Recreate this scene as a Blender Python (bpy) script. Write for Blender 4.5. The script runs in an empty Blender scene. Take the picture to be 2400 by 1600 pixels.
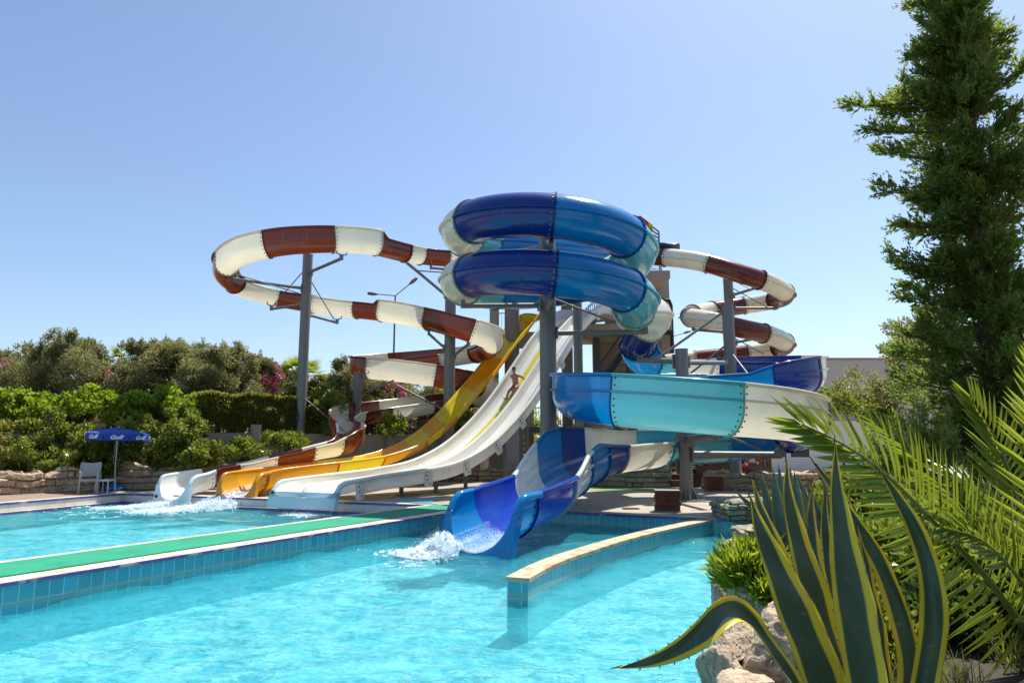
import bpy, bmesh, math, random
import numpy as np
from mathutils import Vector, Matrix
PI = math.pi
rng = np.random.default_rng(7)
random.seed(7)
C = bpy.context.scene.collection
SC = bpy.context.scene
F = 1600.0                      # focal length in photograph pixels (24 mm lens)
PITCH = math.atan((1045 - 800) / F)
EYE = np.array([0.0, 0.0, 1.6])
cp_, sp_ = math.cos(PITCH), math.sin(PITCH)
WZ = -0.28                      # water level


def P(px, py, Y):
    """point on the ray of photograph pixel (px,py) at distance Y in front"""
    u = (px - 1200) / F
    v = (800 - py) / F
    d = np.array([u, cp_ - v * sp_, sp_ + v * cp_])
    return EYE + d * (Y / d[1])


def G(px, py, z=0.0):
    u = (px - 1200) / F
    v = (800 - py) / F
    d = np.array([u, cp_ - v * sp_, sp_ + v * cp_])
    return EYE + d * ((z - EYE[2]) / d[2])


ORG = {}


def tag(o, label=None, cat=None, group=None, kind=None):
    if label: o['label'] = label
    if cat: o['category'] = cat
    if group: o['group'] = group
    if kind: o['kind'] = kind
    return o


def empty(name, loc, label, cat, group=None):
    o = bpy.data.objects.new(name, None)
    C.objects.link(o)
    o.location = tuple(float(a) for a in loc)
    o.empty_display_size = 0.2
    ORG[o] = np.array(loc, float)
    return tag(o, label, cat, group)


def copy_tree(o, parent=None):
    c = o.copy()
    C.objects.link(c)
    if parent is not None:
        c.parent = parent
    ORG[c] = ORG[o]
    for ch in [x for x in KIDS.get(o, [])]:
        cc = copy_tree(ch, c)
        KIDS.setdefault(c, []).append(cc)
    return c


KIDS = {}


def link(name, me, mats, parent=None, origin=None):
    o = bpy.data.objects.new(name, me)
    C.objects.link(o)
    for m in (mats if isinstance(mats, (list, tuple)) else [mats]):
        me.materials.append(m)
    if parent is not None:
        o.parent = parent
        ORG[o] = ORG[parent]
        KIDS.setdefault(parent, []).append(o)
    else:
        og = np.array(origin if origin is not None else (0, 0, 0), float)
        o.location = tuple(og)
        ORG[o] = og
    return o


class MB:
    """collects shapes in world coordinates, then links ONE mesh object"""

    def __init__(self):
        self.v = []
        self.f = []
        self.m = []
        self.n = 0
        self.sm = []

    def add(self, vs, fs, mat=0, smooth=False):
        b = self.n
        self.v.extend([tuple(map(float, p)) for p in vs])
        self.n += len(vs)
        for f in fs:
            self.f.append(tuple(b + i for i in f))
            self.m.append(mat)
            self.sm.append(smooth)
        return b

    def box(self, c, s, rz=0.0, mat=0, rx=0.0):
        c = np.array(c, float)
        hx, hy, hz = s[0] / 2, s[1] / 2, s[2] / 2
        R = np.array(Matrix.Rotation(rz, 3, 'Z') @ Matrix.Rotation(rx, 3, 'X'))
        vs = [c + R @ np.array([x * hx, y * hy, z * hz]) for x in (-1, 1) for y in (-1, 1) for z in (-1, 1)]
        self.add(vs, [(0, 1, 3, 2), (4, 6, 7, 5), (0, 4, 5, 1), (2, 3, 7, 6), (0, 2, 6, 4), (1, 5, 7, 3)], mat)

    def beam(self, a, b, w, h=None, mat=0):
        """box bar from a to b"""
        h = h or w
        a = np.array(a, float); b = np.array(b, float)
        d = b - a
        L = np.linalg.norm(d)
        if L < 1e-6: return
        t = d / L
        up = np.array([0, 0, 1.0]) if abs(t[2]) < 0.95 else np.array([0, 1.0, 0])
        s = np.cross(t, up); s /= np.linalg.norm(s)
        u = np.cross(s, t)
        vs = [q + s * x * w / 2 + u * z * h / 2 for q in (a, b) for x in (-1, 1) for z in (-1, 1)]
        self.add(vs, [(0, 1, 3, 2), (4, 6, 7, 5), (0, 4, 5, 1), (2, 3, 7, 6), (0, 2, 6, 4), (1, 5, 7, 3)], mat)

    def tube(self, pts, rad, n=10, mat=0, cap=True, smooth=True):
        pts = [np.array(p, float) for p in pts]
        rs = rad if isinstance(rad, (list, tuple, np.ndarray)) else [rad] * len(pts)
        vs = []
        pu = None
        for i, p in enumerate(pts):
            t = pts[min(i + 1, len(pts) - 1)] - pts[max(i - 1, 0)]
            t = t / (np.linalg.norm(t) + 1e-9)
            if pu is None:
                up = np.array([0, 0, 1.0]) if abs(t[2]) < 0.9 else np.array([1.0, 0, 0])
                s = np.cross(t, up)
            else:
                s = pu - t * np.dot(pu, t)
            s = s / (np.linalg.norm(s) + 1e-9)
            pu = s
            u = np.cross(s, t)
            for k in range(n):
                a = 2 * PI * k / n
                vs.append(p + (s * math.cos(a) + u * math.sin(a)) * rs[i])
        fs = []
        for i in range(len(pts) - 1):
            for k in range(n):
                k2 = (k + 1) % n
                fs.append((i * n + k, i * n + k2, (i + 1) * n + k2, (i + 1) * n + k))
        self.add(vs, fs, mat, smooth)
        if cap:
            b = self.n
            self.add([vs[k] for k in range(n)], [tuple(range(n))[::-1]], mat)
            self.add([vs[(len(pts) - 1) * n + k] for k in range(n)], [tuple(range(n))], mat)

    def poly(self, pts, mat=0):
        self.add(pts, [tuple(range(len(pts)))], mat)

    def prism(self, pts, z0, z1, mat=0, top=None):
        n = len(pts)
        vs = [(p[0], p[1], z0) for p in pts] + [(p[0], p[1], z1) for p in pts]
        self.add(vs, [(i, (i + 1) % n, n + (i + 1) % n, n + i) for i in range(n)], mat)
        self.add(vs[n:], [tuple(range(n))], mat if top is None else top)
        self.add(vs[:n], [tuple(range(n))[::-1]], mat)

    def grid(self, A, mat=0, smooth=True, closed=False):
        """A: (m,n,3) array of points"""
        m, n = A.shape[:2]
        fs = []
        for i in range(m - 1):
            for j in range(n if closed else n - 1):
                j2 = (j + 1) % n
                fs.append((i * n + j, i * n + j2, (i + 1) * n + j2, (i + 1) * n + j))
        self.add(A.reshape(-1, 3), fs, mat, smooth)

    def build(self, name, mats, parent=None, origin=None):
        og = ORG[parent] if parent is not None else np.array(origin if origin is not None else (0, 0, 0), float)
        V = np.array(self.v) - og
        me = bpy.data.meshes.new(name)
        me.from_pydata(V.tolist(), [], self.f)
        me.polygons.foreach_set('material_index', self.m)
        me.polygons.foreach_set('use_smooth', self.sm)
        me.update()
        return link(name, me, mats, parent, og)


def quads_mesh(name, V, mats, parent=None, origin=None, nper=4, smooth=False, mat_idx=None):
    """V (n,nper,3) separate polygons, fast"""
    og = ORG[parent] if parent is not None else np.array(origin if origin is not None else (0, 0, 0), float)
    n = V.shape[0]
    co = (V.reshape(-1, 3) - og).astype(np.float32)
    me = bpy.data.meshes.new(name)
    me.vertices.add(n * nper)
    me.vertices.foreach_set('co', co.ravel())
    me.loops.add(n * nper)
    me.loops.foreach_set('vertex_index', np.arange(n * nper, dtype=np.int32))
    me.polygons.add(n)
    me.polygons.foreach_set('loop_start', np.arange(0, n * nper, nper, dtype=np.int32))
    if mat_idx is not None:
        me.polygons.foreach_set('material_index', mat_idx.astype(np.int32))
    me.update(calc_edges=True)
    return link(name, me, mats, parent, og)


# ---------------------------------------------------------------- materials
def srgb(r, g, b):
    f = lambda c: c / 12.92 if c <= 0.04045 else ((c + 0.055) / 1.055) ** 2.4
    return (f(r / 255), f(g / 255), f(b / 255))


class NT:
    def __init__(self, name):
        self.mat = bpy.data.materials.new(name)
        self.mat.use_nodes = True
        self.t = self.mat.node_tree
        self.t.nodes.clear()
        self.out = self.n('ShaderNodeOutputMaterial')

    def n(self, typ, **kw):
        nd = self.t.nodes.new(typ)
        for k, v in kw.items():
            if k.startswith('_'):
                setattr(nd, k[1:], v)
            else:
                nd.inputs[k.replace('__', ' ')].default_value = v
        return nd

    def l(self, a, b):
        self.t.links.new(a, b)

    def ramp(self, fac, stops):
        r = self.n('ShaderNodeValToRGB')
        e = r.color_ramp.elements
        while len(e) < len(stops): e.new(0.5)
        for i, (p, c) in enumerate(stops):
            e[i].position = p
            e[i].color = (*c, 1) if len(c) == 3 else c
        self.l(fac, r.inputs[0])
        return r.outputs[0]

    def noise(self, scale, detail=3, rough=0.55, coord='Object', out='Fac', vec=None, dist=0.0, stretch=None):
        n = self.n('ShaderNodeTexNoise', Scale=scale, Detail=detail, Roughness=rough, Distortion=dist)
        if vec is None:
            vec = self.coord(coord)
        if stretch:
            mp = self.n('ShaderNodeMapping'); mp.inputs['Scale'].default_value = stretch
            self.l(vec, mp.inputs[0]); vec = mp.outputs[0]
        self.l(vec, n.inputs['Vector'])
        return n.outputs[out]

    def coord(self, which='Object'):
        if which == 'World':
            g = self.n('ShaderNodeNewGeometry')
            return g.outputs['Position']
        c = self.n('ShaderNodeTexCoord')
        return c.outputs[which]

    def mix(self, fac, a, b, blend='MIX'):
        m = self.n('ShaderNodeMix', _data_type='RGBA', _blend_type=blend)
        for inp, v in ((m.inputs[0], fac), (m.inputs[6], a), (m.inputs[7], b)):
            if hasattr(v, 'is_linked') or hasattr(v, 'links'):
                self.l(v, inp)
            else:
                inp.default_value = (*v, 1) if isinstance(v, tuple) and len(v) == 3 else v
        return m.outputs[2]

    def math(self, op, a, b=None):
        m = self.n('ShaderNodeMath', _operation=op)
        for i, v in enumerate((a, b)):
            if v is None: continue
            if hasattr(v, 'links'): self.l(v, m.inputs[i])
            else: m.inputs[i].default_value = v
        return m.outputs[0]

    def bump(self, h, strength=0.3, dist=0.02):
        b = self.n('ShaderNodeBump', Strength=strength, Distance=dist)
        self.l(h, b.inputs['Height'])
        return b.outputs[0]

    def bsdf(self, col, rough=0.5, normal=None, **kw):
        b = self.n('ShaderNodeBsdfPrincipled', **kw)
        if hasattr(col, 'links'): self.l(col, b.inputs['Base Color'])
        else: b.inputs['Base Color'].default_value = (*col, 1)
        if hasattr(rough, 'links'): self.l(rough, b.inputs['Roughness'])
        else: b.inputs['Roughness'].default_value = rough
        if normal is not None: self.l(normal, b.inputs['Normal'])
        return b.outputs[0]

    def translucent(self, sh, col, fac, normal=None):
        tr = self.n('ShaderNodeBsdfTranslucent')
        if hasattr(col, 'links'): self.l(col, tr.inputs[0])
        else: tr.inputs[0].default_value = (*col, 1)
        m = self.n('ShaderNodeMixShader')
        m.inputs[0].default_value = fac
        self.l(sh, m.inputs[1]); self.l(tr.outputs[0], m.inputs[2])
        return m.outputs[0]

    def done(self, sh):
        self.l(sh, self.out.inputs[0])
        return self.mat


def plain(name, col, rough=0.6, metal=0.0, noise=0.12, nscale=6.0, bump=0.0, bscale=40, dark=0.6):
    t = NT(name)
    c = t.mix(t.noise(nscale, 5), tuple(x * (1 - noise * 2) for x in col), tuple(min(1, x * (1 + noise)) for x in col))
    nr = t.bump(t.noise(bscale, 4), bump, 0.01) if bump else None
    return t.done(t.bsdf(c, rough, nr, Metallic=metal))


def gelcoat(name, col, trans=0.30, rough=0.16):
    """coloured glass-fibre with a gel coat: glossy outside, lets some light through"""
    t = NT(name)
    n = t.noise(1.3, 4, coord='World')
    c = t.mix(n, tuple(x * 0.82 for x in col), tuple(min(1, x * 1.12) for x in col))
    str_ = t.noise(2.2, 3, coord='World', stretch=(1, 1, 9))
    c = t.mix(t.math('MULTIPLY', str_, 0.25), c, tuple(min(1, 1.25 * x + 0.012) for x in col))
    gr = t.noise(1.7, 5, coord='World', stretch=(2.4, 2.4, .28), rough=.65)
    c = t.mix(t.ramp(gr, [(.56, (0, 0, 0)), (.74, (.28, .28, .28))]), c, tuple(.55 * x + .13 for x in col))
    gd = t.noise(5.5, 5, coord='World', stretch=(1.3, 1.3, .4), rough=.7)
    c = t.mix(t.ramp(gd, [(.60, (0, 0, 0)), (.80, (.30, .30, .30))]), c, tuple(.55 * x + .01 for x in col))
    r = t.math('ADD', t.math('MULTIPLY', t.noise(5, 4, coord='World'), 0.22), rough - 0.07)
    nb = t.bump(t.noise(3.0, 2, coord='World'), 0.05, 0.05)
    b = t.bsdf(c, r, nb, **{'Coat__Weight': 0.35, 'Coat__Roughness': 0.08, 'IOR': 1.45})
    return t.done(t.translucent(b, c, trans))


M = {}
M['navy'] = gelcoat('gelcoat_navy', (0.002, 0.03, 0.22), 0.16)
M['mid'] = gelcoat('gelcoat_mid_blue', (0.0, 0.21, 0.52), 0.24)
M['violet'] = gelcoat('gelcoat_royal_blue', (0.014, 0.055, 0.40), 0.16)
M['turq'] = gelcoat('gelcoat_turquoise', (0.12, 0.50, 0.57), 0.2)
M['cream'] = gelcoat('gelcoat_cream', (0.82, 0.78, 0.64), 0.26)
M['white'] = gelcoat('gelcoat_white', (0.84, 0.82, 0.76), 0.28)
M['ice'] = gelcoat('gelcoat_pale_blue', (0.62, 0.76, 0.84), 0.2)
M['brown'] = gelcoat('gelcoat_brown', (0.165, 0.030, 0.014), 0.20)
M['yellow'] = gelcoat('gelcoat_yellow', (0.95, 0.68, 0.012), 0.34)
M['orange'] = gelcoat('gelcoat_orange', (0.88, 0.42, 0.010), 0.30)
M['ochre'] = gelcoat('gelcoat_ochre', (0.62, 0.30, 0.012), 0.22)
M['bluestripe'] = gelcoat('gelcoat_stripe', (0.04, 0.30, 0.62), 0.2)
M['stripe'] = gelcoat('gelcoat_stripe_yellow', (0.66, 0.58, 0.03), 0.2)
M['bolt'] = plain('bolt_steel', (0.035, 0.03, 0.025), 0.45, 0.6)

M['bolt_pale'] = plain('bolt_zinc', (0.30, 0.30, 0.32), 0.4, 0.6)


def galvanised(name, base=0.23):
    t = NT(name)
    n1 = t.noise(2.2, 5, coord='World', stretch=(1, 1, 0.35))
    v = t.n('ShaderNodeTexVoronoi', Scale=26.0)
    t.l(t.coord('World'), v.inputs['Vector'])
    c = t.mix(n1, (base * 0.76, base * 0.72, base * 0.66), (base * 1.28, base * 1.22, base * 1.08))
    c = t.mix(t.math('MULTIPLY', v.outputs['Distance'], 0.5), c, (base * 1.5,) * 3)
    st = t.noise(3.2, 5, coord='World', stretch=(2, 2, 0.12))
    c = t.mix(t.ramp(st, [(0.56, (0, 0, 0)), (0.7, (0.55, 0.55, 0.55))]), c, (base * 1.9, base * 1.8, base * 1.65))
    r = t.math('ADD', t.math('MULTIPLY', n1, 0.25), 0.36)
    return t.done(t.bsdf(c, r, t.bump(t.noise(9, 3, coord='World'), 0.08, 0.02), Metallic=0.12))


M['steel'] = galvanised('galvanised_steel', 0.155)
M['steel_dark'] = galvanised('galvanised_steel_weathered', 0.13)


# ---------------------------------------------------------------- swept flumes
def catmull(cps, step=0.12):
    """cps (n,k): first three columns are a point, others attributes. Returns samples at ~step with parameter t"""
    A = np.array(cps, float)
    n = len(A)
    out = []
    ts = []
    for i in range(n - 1):
        p0 = A[max(i - 1, 0)]; p1 = A[i]; p2 = A[i + 1]; p3 = A[min(i + 2, n - 1)]
        if i == 0: p0 = 2 * p1 - p2
        if i == n - 2: p3 = 2 * p2 - p1
        d = lambda a, b: max(np.linalg.norm(a[:3] - b[:3]), 1e-4) ** 0.5
        t0 = 0; t1 = t0 + d(p0, p1); t2 = t1 + d(p1, p2); t3 = t2 + d(p2, p3)
        m = max(4, int(np.linalg.norm(p2[:3] - p1[:3]) / (step * 0.5)))
        for k in range(m):
            t = t1 + (t2 - t1) * k / m
            a1 = (t1 - t) / (t1 - t0) * p0 + (t - t0) / (t1 - t0) * p1
            a2 = (t2 - t) / (t2 - t1) * p1 + (t - t1) / (t2 - t1) * p2
            a3 = (t3 - t) / (t3 - t2) * p2 + (t - t2) / (t3 - t2) * p3
            b1 = (t2 - t) / (t2 - t0) * a1 + (t - t0) / (t2 - t0) * a2
            b2 = (t3 - t) / (t3 - t1) * a2 + (t - t1) / (t3 - t1) * a3
            c = (t2 - t) / (t2 - t1) * b1 + (t - t1) / (t2 - t1) * b2
            c[3:] = p1[3:] + (p2[3:] - p1[3:]) * k / m
            out.append(c); ts.append(i + k / m)
    out.append(A[-1]); ts.append(n - 1)
    return np.array(out), np.array(ts)


class Path:
    def __init__(self, cps, step=0.12, smooth=1):
        S, T = catmull(cps, step)
        for _ in range(smooth):
            Q = S.copy()
            k = 5
            for i in range(k, len(S) - k):
                Q[i, :3] = S[i - k:i + k + 1, :3].mean(0)
            S = Q
        L = np.concatenate([[0], np.cumsum(np.linalg.norm(np.diff(S[:, :3], axis=0), axis=1))])
        n = max(8, int(L[-1] / step))
        ll = np.linspace(0, L[-1], n)
        self.s = ll
        self.A = np.stack([np.interp(ll, L, S[:, k]) for k in range(S.shape[1])], 1)
        self.t = np.interp(ll, L, T)
        self.p = self.A[:, :3]
        tg = np.gradient(self.p, axis=0)
        tg /= np.linalg.norm(tg, axis=1)[:, None]
        self.T = tg
        z = np.array([0, 0, 1.0])
        s = np.cross(tg, z)
        s /= np.linalg.norm(s, axis=1)[:, None]
        self.Sd = s
        self.U = np.cross(s, tg)

    def frame(self, i, roll=0.0):
        c, s = math.cos(roll), math.sin(roll)
        S, U = self.Sd[i], self.U[i]
        return self.p[i], self.T[i], S * c + U * s, -S * s + U * c

    def idx(self, t):
        return int(np.argmin(np.abs(self.t - t)))


def u_profile(R, eL, eR, na=9):
    """open flume profile, left rim to right rim"""
    pts = []

    def side(e):
        if e >= 0:
            v = [(R, e), (R, e * 0.66), (R, e * 0.33)]
            ph = [PI / 2 * (1 - k / na) for k in range(na)]
        else:
            pm = math.acos(min(1, -e / R))
            v = [(R * math.sin(pm), e)] * 3
            ph = [pm * (1 - k / na) for k in range(na)]
        return v + [(R * math.sin(a), -R * math.cos(a)) for a in ph]
    Lp = [(-x, h) for x, h in side(eL)]
    Rp = side(eR)
    return Lp + [(0, -R)] + Rp[::-1]


def rim_lip(mb, path, i0, i1, prof_at, roll_at, w=0.085, drop=0.06, mat=0):
    for side in (0, -1):
        ring = []
        for i in range(i0, i1 + 1):
            p, T, S, U = path.frame(i, roll_at(i))
            x, h = prof_at(i)[side]
            sg = -1 if side == 0 else 1
            q = [(x - sg * 0.012, h - 0.03), (x, h + 0.012), (x + sg * w * 0.5, h + 0.022), (x + sg * w, h + 0.006), (x + sg * w, h - drop), (x + sg * 0.004, h - drop - 0.02)]
            ring.append([p + S * a + U * b for a, b in q])
        mb.grid(np.array(ring), mat)


def bolts_ring(mb, path, i, prof, roll, off, spacing=0.16, size=0.022, out=0.012, mat=1, lim=None):
    """small bolt heads along a profile at station i, shifted along the path by off"""
    p, T, S, U = path.frame(i, roll)
    q = np.array(prof, float)
    seg = np.linalg.norm(np.diff(q, axis=0), axis=1)
    L = np.concatenate([[0], np.cumsum(seg)])
    for s in np.arange(spacing * 0.6, L[-1] - 0.04, spacing):
        x = np.interp(s, L, q[:, 0]); h = np.interp(s, L, q[:, 1])
        x2 = np.interp(s + 0.02, L, q[:, 0]); h2 = np.interp(s + 0.02, L, q[:, 1])
        tx, th = x2 - x, h2 - h
        nl = math.hypot(tx, th) + 1e-9
        nx, nh = th / nl, -tx / nl
        c = p + T * off + S * (x + nx * out) + U * (h + nh * out)
        N = S * nx + U * nh
        B = np.cross(N, T)
        vs = [c + T * a * size + B * b * size for a, b in ((-1, -.4), (-.4, -1), (.4, -1), (1, -.4), (1, .4), (.4, 1), (-.4, 1), (-1, .4))]
        vs2 = [c + (v - c) * 0.7 + N * 0.016 for v in vs]
        mb.add(vs + vs2, [tuple(range(8, 16))] + [(k, (k + 1) % 8, 8 + (k + 1) % 8, 8 + k) for k in range(8)], mat)


def flange(mb, path, i, prof, roll, depth=0.055, th=0.03, mat=0):
    """collar round the outside of a section end"""
    p, T, S, U = path.frame(i, roll)
    q = np.array(prof, float)
    tn = np.gradient(q, axis=0)
    tn /= (np.linalg.norm(tn, axis=1)[:, None] + 1e-9)
    nx, nh = tn[:, 1], -tn[:, 0]
    rows = []
    for (o, a) in ((0.002, -th), (depth, -th), (depth, th), (0.002, th)):
        rows.append([p + T * a + S * (x + n1 * o) + U * (h + n2 * o) for (x, h), n1, n2 in zip(q, nx, nh)])
    mb.grid(np.array(rows), mat, smooth=False)


def circle_profile(R, n=32):
    # from the top, down the left side, round the bottom, up the right side
    return [(-R * math.sin(2 * PI * k / n), R * math.cos(2 * PI * k / n)) for k in range(n + 1)]


CNAME = {'navy': 'navy blue', 'mid': 'mid blue', 'turq': 'turquoise', 'cream': 'cream', 'white': 'white', 'brown': 'red brown',
         'yellow': 'yellow', 'orange': 'orange', 'violet': 'royal blue', 'ochre': 'ochre', 'ice': 'pale blue'}


def flume(root, path, Rcol, sections, ridge=93, boltsp=0.17, seam=0.0):
    """sections: (t0, t1, colour, kind) kind 'tube' or 'open'. attribute columns: 3 R, 4 eL, 5 eR, 6 roll"""
    for (t0, t1, col, kind) in sections:
        i0, i1 = path.idx(t0), path.idx(t1)
        if i1 - i0 < 2: continue
        mb = MB()
        ra = lambda i: path.A[i, 6]
        if kind == 'tube':
            rows = []
            for i in range(i0, i1 + 1):
                p, T, S, U = path.frame(i, ra(i))
                rows.append([p + S * x + U * h for x, h in circle_profile(path.A[i, 3])[:-1]])
            mb.grid(np.array(rows), 0, True, closed=True)
            for sg in (-1, 1):
                a = math.radians(ridge) * sg
                strip = []
                for i in range(i0, i1 + 1):
                    p, T, S, U = path.frame(i, ra(i))
                    R = path.A[i, 3]
                    dr = S * math.sin(a) - U * math.cos(a)
                    tt = S * math.cos(a) + U * math.sin(a)
                    strip.append([p + dr * (R - 0.004) - tt * 0.03, p + dr * (R + 0.075) - tt * 0.022, p + dr * (R + 0.075) + tt * 0.022, p + dr * (R - 0.004) + tt * 0.03])
                mb.grid(np.array(strip), 0, smooth=False)
                if col in ('cream', 'turq', 'white'):
                    for i in range(i0 + 1, i1, 2):
                        p, T, S, U = path.frame(i, ra(i))
                        dr = S * math.sin(a - 0.09 * sg) - U * math.cos(a - 0.09 * sg)
                        tt = np.cross(dr, T)
                        c = p + dr * (path.A[i, 3] + 0.006)
                        z = 0.018
                        mb.add([c - T * z - tt * z, c + T * z - tt * z, c + T * z + tt * z, c - T * z + tt * z, c + dr * 0.02], [(0, 1, 4), (1, 2, 4), (2, 3, 4), (3, 0, 4)], 1)
            pf = lambda i: circle_profile(path.A[i, 3])
        else:
            pf = lambda i: u_profile(path.A[i, 3], path.A[i, 4], path.A[i, 5])
            rows = []
            for i in range(i0, i1 + 1):
                p, T, S, U = path.frame(i, ra(i))
                rows.append([p + S * x + U * h for x, h in pf(i)])
            mb.grid(np.array(rows), 0, True)
            rim_lip(mb, path, i0, i1, pf, ra)
            if seam:
                for sg, colm in ((-1, 4), (1, 5)):
                    if path.A[(i0 + i1) // 2, colm] < .3: continue
                    st = []
                    for i in range(i0, i1 + 1):
                        p, T, S, U = path.frame(i, ra(i))
                        R = path.A[i, 3]
                        st.append([p + S * sg * (R + a) + U * (seam + b) for a, b in ((0, -.035), (.06, -.025), (.06, .025), (0, .035))])
                    mb.grid(np.array(st), 0, False)
        dpt = 0.05
        for ii, off in ((i0, 0.026), (i1, -0.026)):
            p_, T_, S_, U_ = path.frame(ii, ra(ii))
            flange(mb, path, ii, pf(ii), ra(ii), dpt, 0.018)
            if col in ('cream', 'turq', 'white') or (col in ('navy', 'violet') and ii == i1):
                bolts_ring(mb, path, ii, pf(ii), ra(ii), off * 3.4, boltsp, 0.024, 0.004)
        o = mb.build('slide_section', [M[col], M['bolt_pale'] if col in ('navy', 'violet') else M['bolt']], root)
        o['label'] = CNAME[col] + ' section'


def mouth(root, path, t0, col, plate_col=None, shear=0.42, flat=None, extra=0.14, top_r=0.45, down=0.3):
    """run-out end: walls that round over at the end, a raked front plate down to the water"""
    i0 = path.idx(t0)
    i1 = len(path.p) - 1
    mb = MB()
    L = path.s[i1] - path.s[i0]
    rows = []
    profs = []
    for i in range(i0, i1 + 1):
        p, T, S, U = path.frame(i, path.A[i, 6])
        R, eL, eR = path.A[i, 3:6]
        left = path.s[i1] - path.s[i]
        w = max(0.0, 1 - left / min(L, 1.1)) ** 1.5
        # roll the rim down near the end
        k = max(0.0, 1 - left / top_r)
        cut = top_r * 0.55 * (1 - math.sqrt(max(0, 1 - k * k)))
        pr = flat(i, cut) if flat else u_profile(R, eL - cut, eR - cut)
        bot = min(h for _, h in pr)
        profs.append(pr)
        rows.append([p + S * x + U * h - T * (shear * w * (h - bot)) for x, h in pr])
    rows = np.array(rows)
    mb.grid(rows, 0, True)
    # rolled lips along the rims
    p, T, S, U = path.frame(i1, path.A[i1, 6])
    for side, sg in ((0, -1), (-1, 1)):
        ring = []
        for j, i in enumerate(range(i0, i1 + 1)):
            _, T_, S_, U_ = path.frame(i, path.A[i, 6])
            b = rows[j][side]
            q = [(-sg * 0.012, -0.03), (0, 0.012), (sg * extra * 0.5, 0.022), (sg * extra, 0.0), (sg * extra, -0.09), (sg * extra * 0.7, -0.11)]
            ring.append([b + S_ * a + U_ * h for a, h in q])
        mb.grid(np.array(ring), 2, True)
    # front plate
    last = rows[-1]
    pr = profs[-1]
    half = max(abs(pr[0][0]), abs(pr[-1][0])) + extra
    bot = min(h for _, h in pr)
    n = len(pr)
    inner = []; outer = []; back = []
    mid = n // 2
    for j in range(n):
        x, h = pr[j]
        sg = -1 if j < mid else (1 if j > mid else 0)
        off = T * (0.012) - T * (shear * (h - bot))
        inner.append(p + S * x + U * h + off)
        ox = sg * half
        k = min(1.0, max(0, (h - bot)) / 0.6)
        o = p + S * ox + U * h + off
        if j == mid: o = p + U * bot + off
        outer.append(o)
        back.append(o - T * 0.16)
    mb.grid(np.array([inner, outer]), 2, False)
    mb.grid(np.array([outer[:mid], back[:mid]]), 2, False)
    mb.grid(np.array([outer[mid + 1:], back[mid + 1:]]), 2, False)
    # skirt under the lip, into the water
    a = p - S * half + U * bot + T * 0.012
    b = p + S * half + U * bot + T * 0.012
    dz = np.array([0, 0, -down]) + T * 0.05
    mb.add([a, b, b + dz, a + dz, a - T * 0.16, a - T * 0.16 + dz, b - T * 0.16, b - T * 0.16 + dz], [(0, 1, 2, 3), (0, 3, 5, 4), (1, 6, 7, 2)], 2)
    # bolt badge
    for sg in (1,):
        c = p + S * sg * (half - 0.12) + U * (bot + 0.12) + T * (0.02 - shear * 0.12)
        mb.add([c + (S * math.cos(2 * PI * k / 12) + U * math.sin(2 * PI * k / 12)) * 0.055 for k in range(12)] +
               [c + T * 0.025 + (S * math.cos(2 * PI * k / 12) + U * math.sin(2 * PI * k / 12)) * 0.045 for k in range(12)],
               [(k, (k + 1) % 12, 12 + (k + 1) % 12, 12 + k) for k in range(12)] + [tuple(range(12, 24))], 1)
    if not flat:
        flange(mb, path, i0, profs[0], path.A[i0, 6], 0.05, 0.018)
        bolts_ring(mb, path, i0, profs[0], path.A[i0, 6], 0.09, 0.17, 0.024, 0.004)
    o = mb.build('slide_mouth', [M[col], M['bolt'], M[plate_col or col]], root)
    o['label'] = CNAME[plate_col or col] + ' run-out end'
    return o
# ---------------------------------------------------------------- camera, sky, sun
cam = bpy.data.cameras.new('camera')
camo = bpy.data.objects.new('camera', cam)
C.objects.link(camo)
camo.location = tuple(EYE)
camo.rotation_euler = (PI / 2 + PITCH, 0, 0)
cam.sensor_width = 36
cam.lens = 24
cam.clip_start = 0.1
cam.clip_end = 3000
SC.camera = camo

SUN_AZ, SUN_EL = math.radians(38), math.radians(62)
w = bpy.data.worlds.new('World')
SC.world = w
w.use_nodes = True
wt = w.node_tree
sky = wt.nodes.new('ShaderNodeTexSky')
sky.sky_type = 'NISHITA'
sky.sun_disc = False
sky.sun_elevation = SUN_EL
sky.sun_rotation = SUN_AZ
sky.air_density = 1.0
sky.dust_density = 1.1
sky.ozone_density = 3.2
sky.altitude = 20
bg = wt.nodes['Background']
bg.inputs[1].default_value = 0.098
wt.links.new(sky.outputs[0], bg.inputs[0])
sl = bpy.data.lights.new('sun', 'SUN')
sl.energy = 4.5
sl.angle = math.radians(0.5)
sl.color = (1.0, 0.95, 0.86)
so = bpy.data.objects.new('sun', sl)
C.objects.link(so)
tosun = Vector((math.sin(SUN_AZ) * math.cos(SUN_EL), math.cos(SUN_AZ) * math.cos(SUN_EL), math.sin(SUN_EL)))
so.rotation_euler = tosun.to_track_quat('Z', 'Y').to_euler()
so.location = (20, 20, 40)
SC.view_settings.view_transform = 'Standard'
SC.view_settings.look = 'None'
SC.view_settings.exposure = 0.86
SC.view_settings.gamma = 1
SC.cycles.max_bounces = 10
SC.cycles.transparent_max_bounces = 12
SC.cycles.sample_clamp_indirect = 6
SC.cycles.use_denoising = True
SC.cycles.caustics_reflective = False
SC.cycles.caustics_refractive = False

# ---------------------------------------------------------------- blue helix slide
def cp(px, py, Y, R=0.66, eL=0.2, eR=0.2, roll=0.0):
    return [*P(px, py, Y), R, eL, eR, roll]


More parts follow.
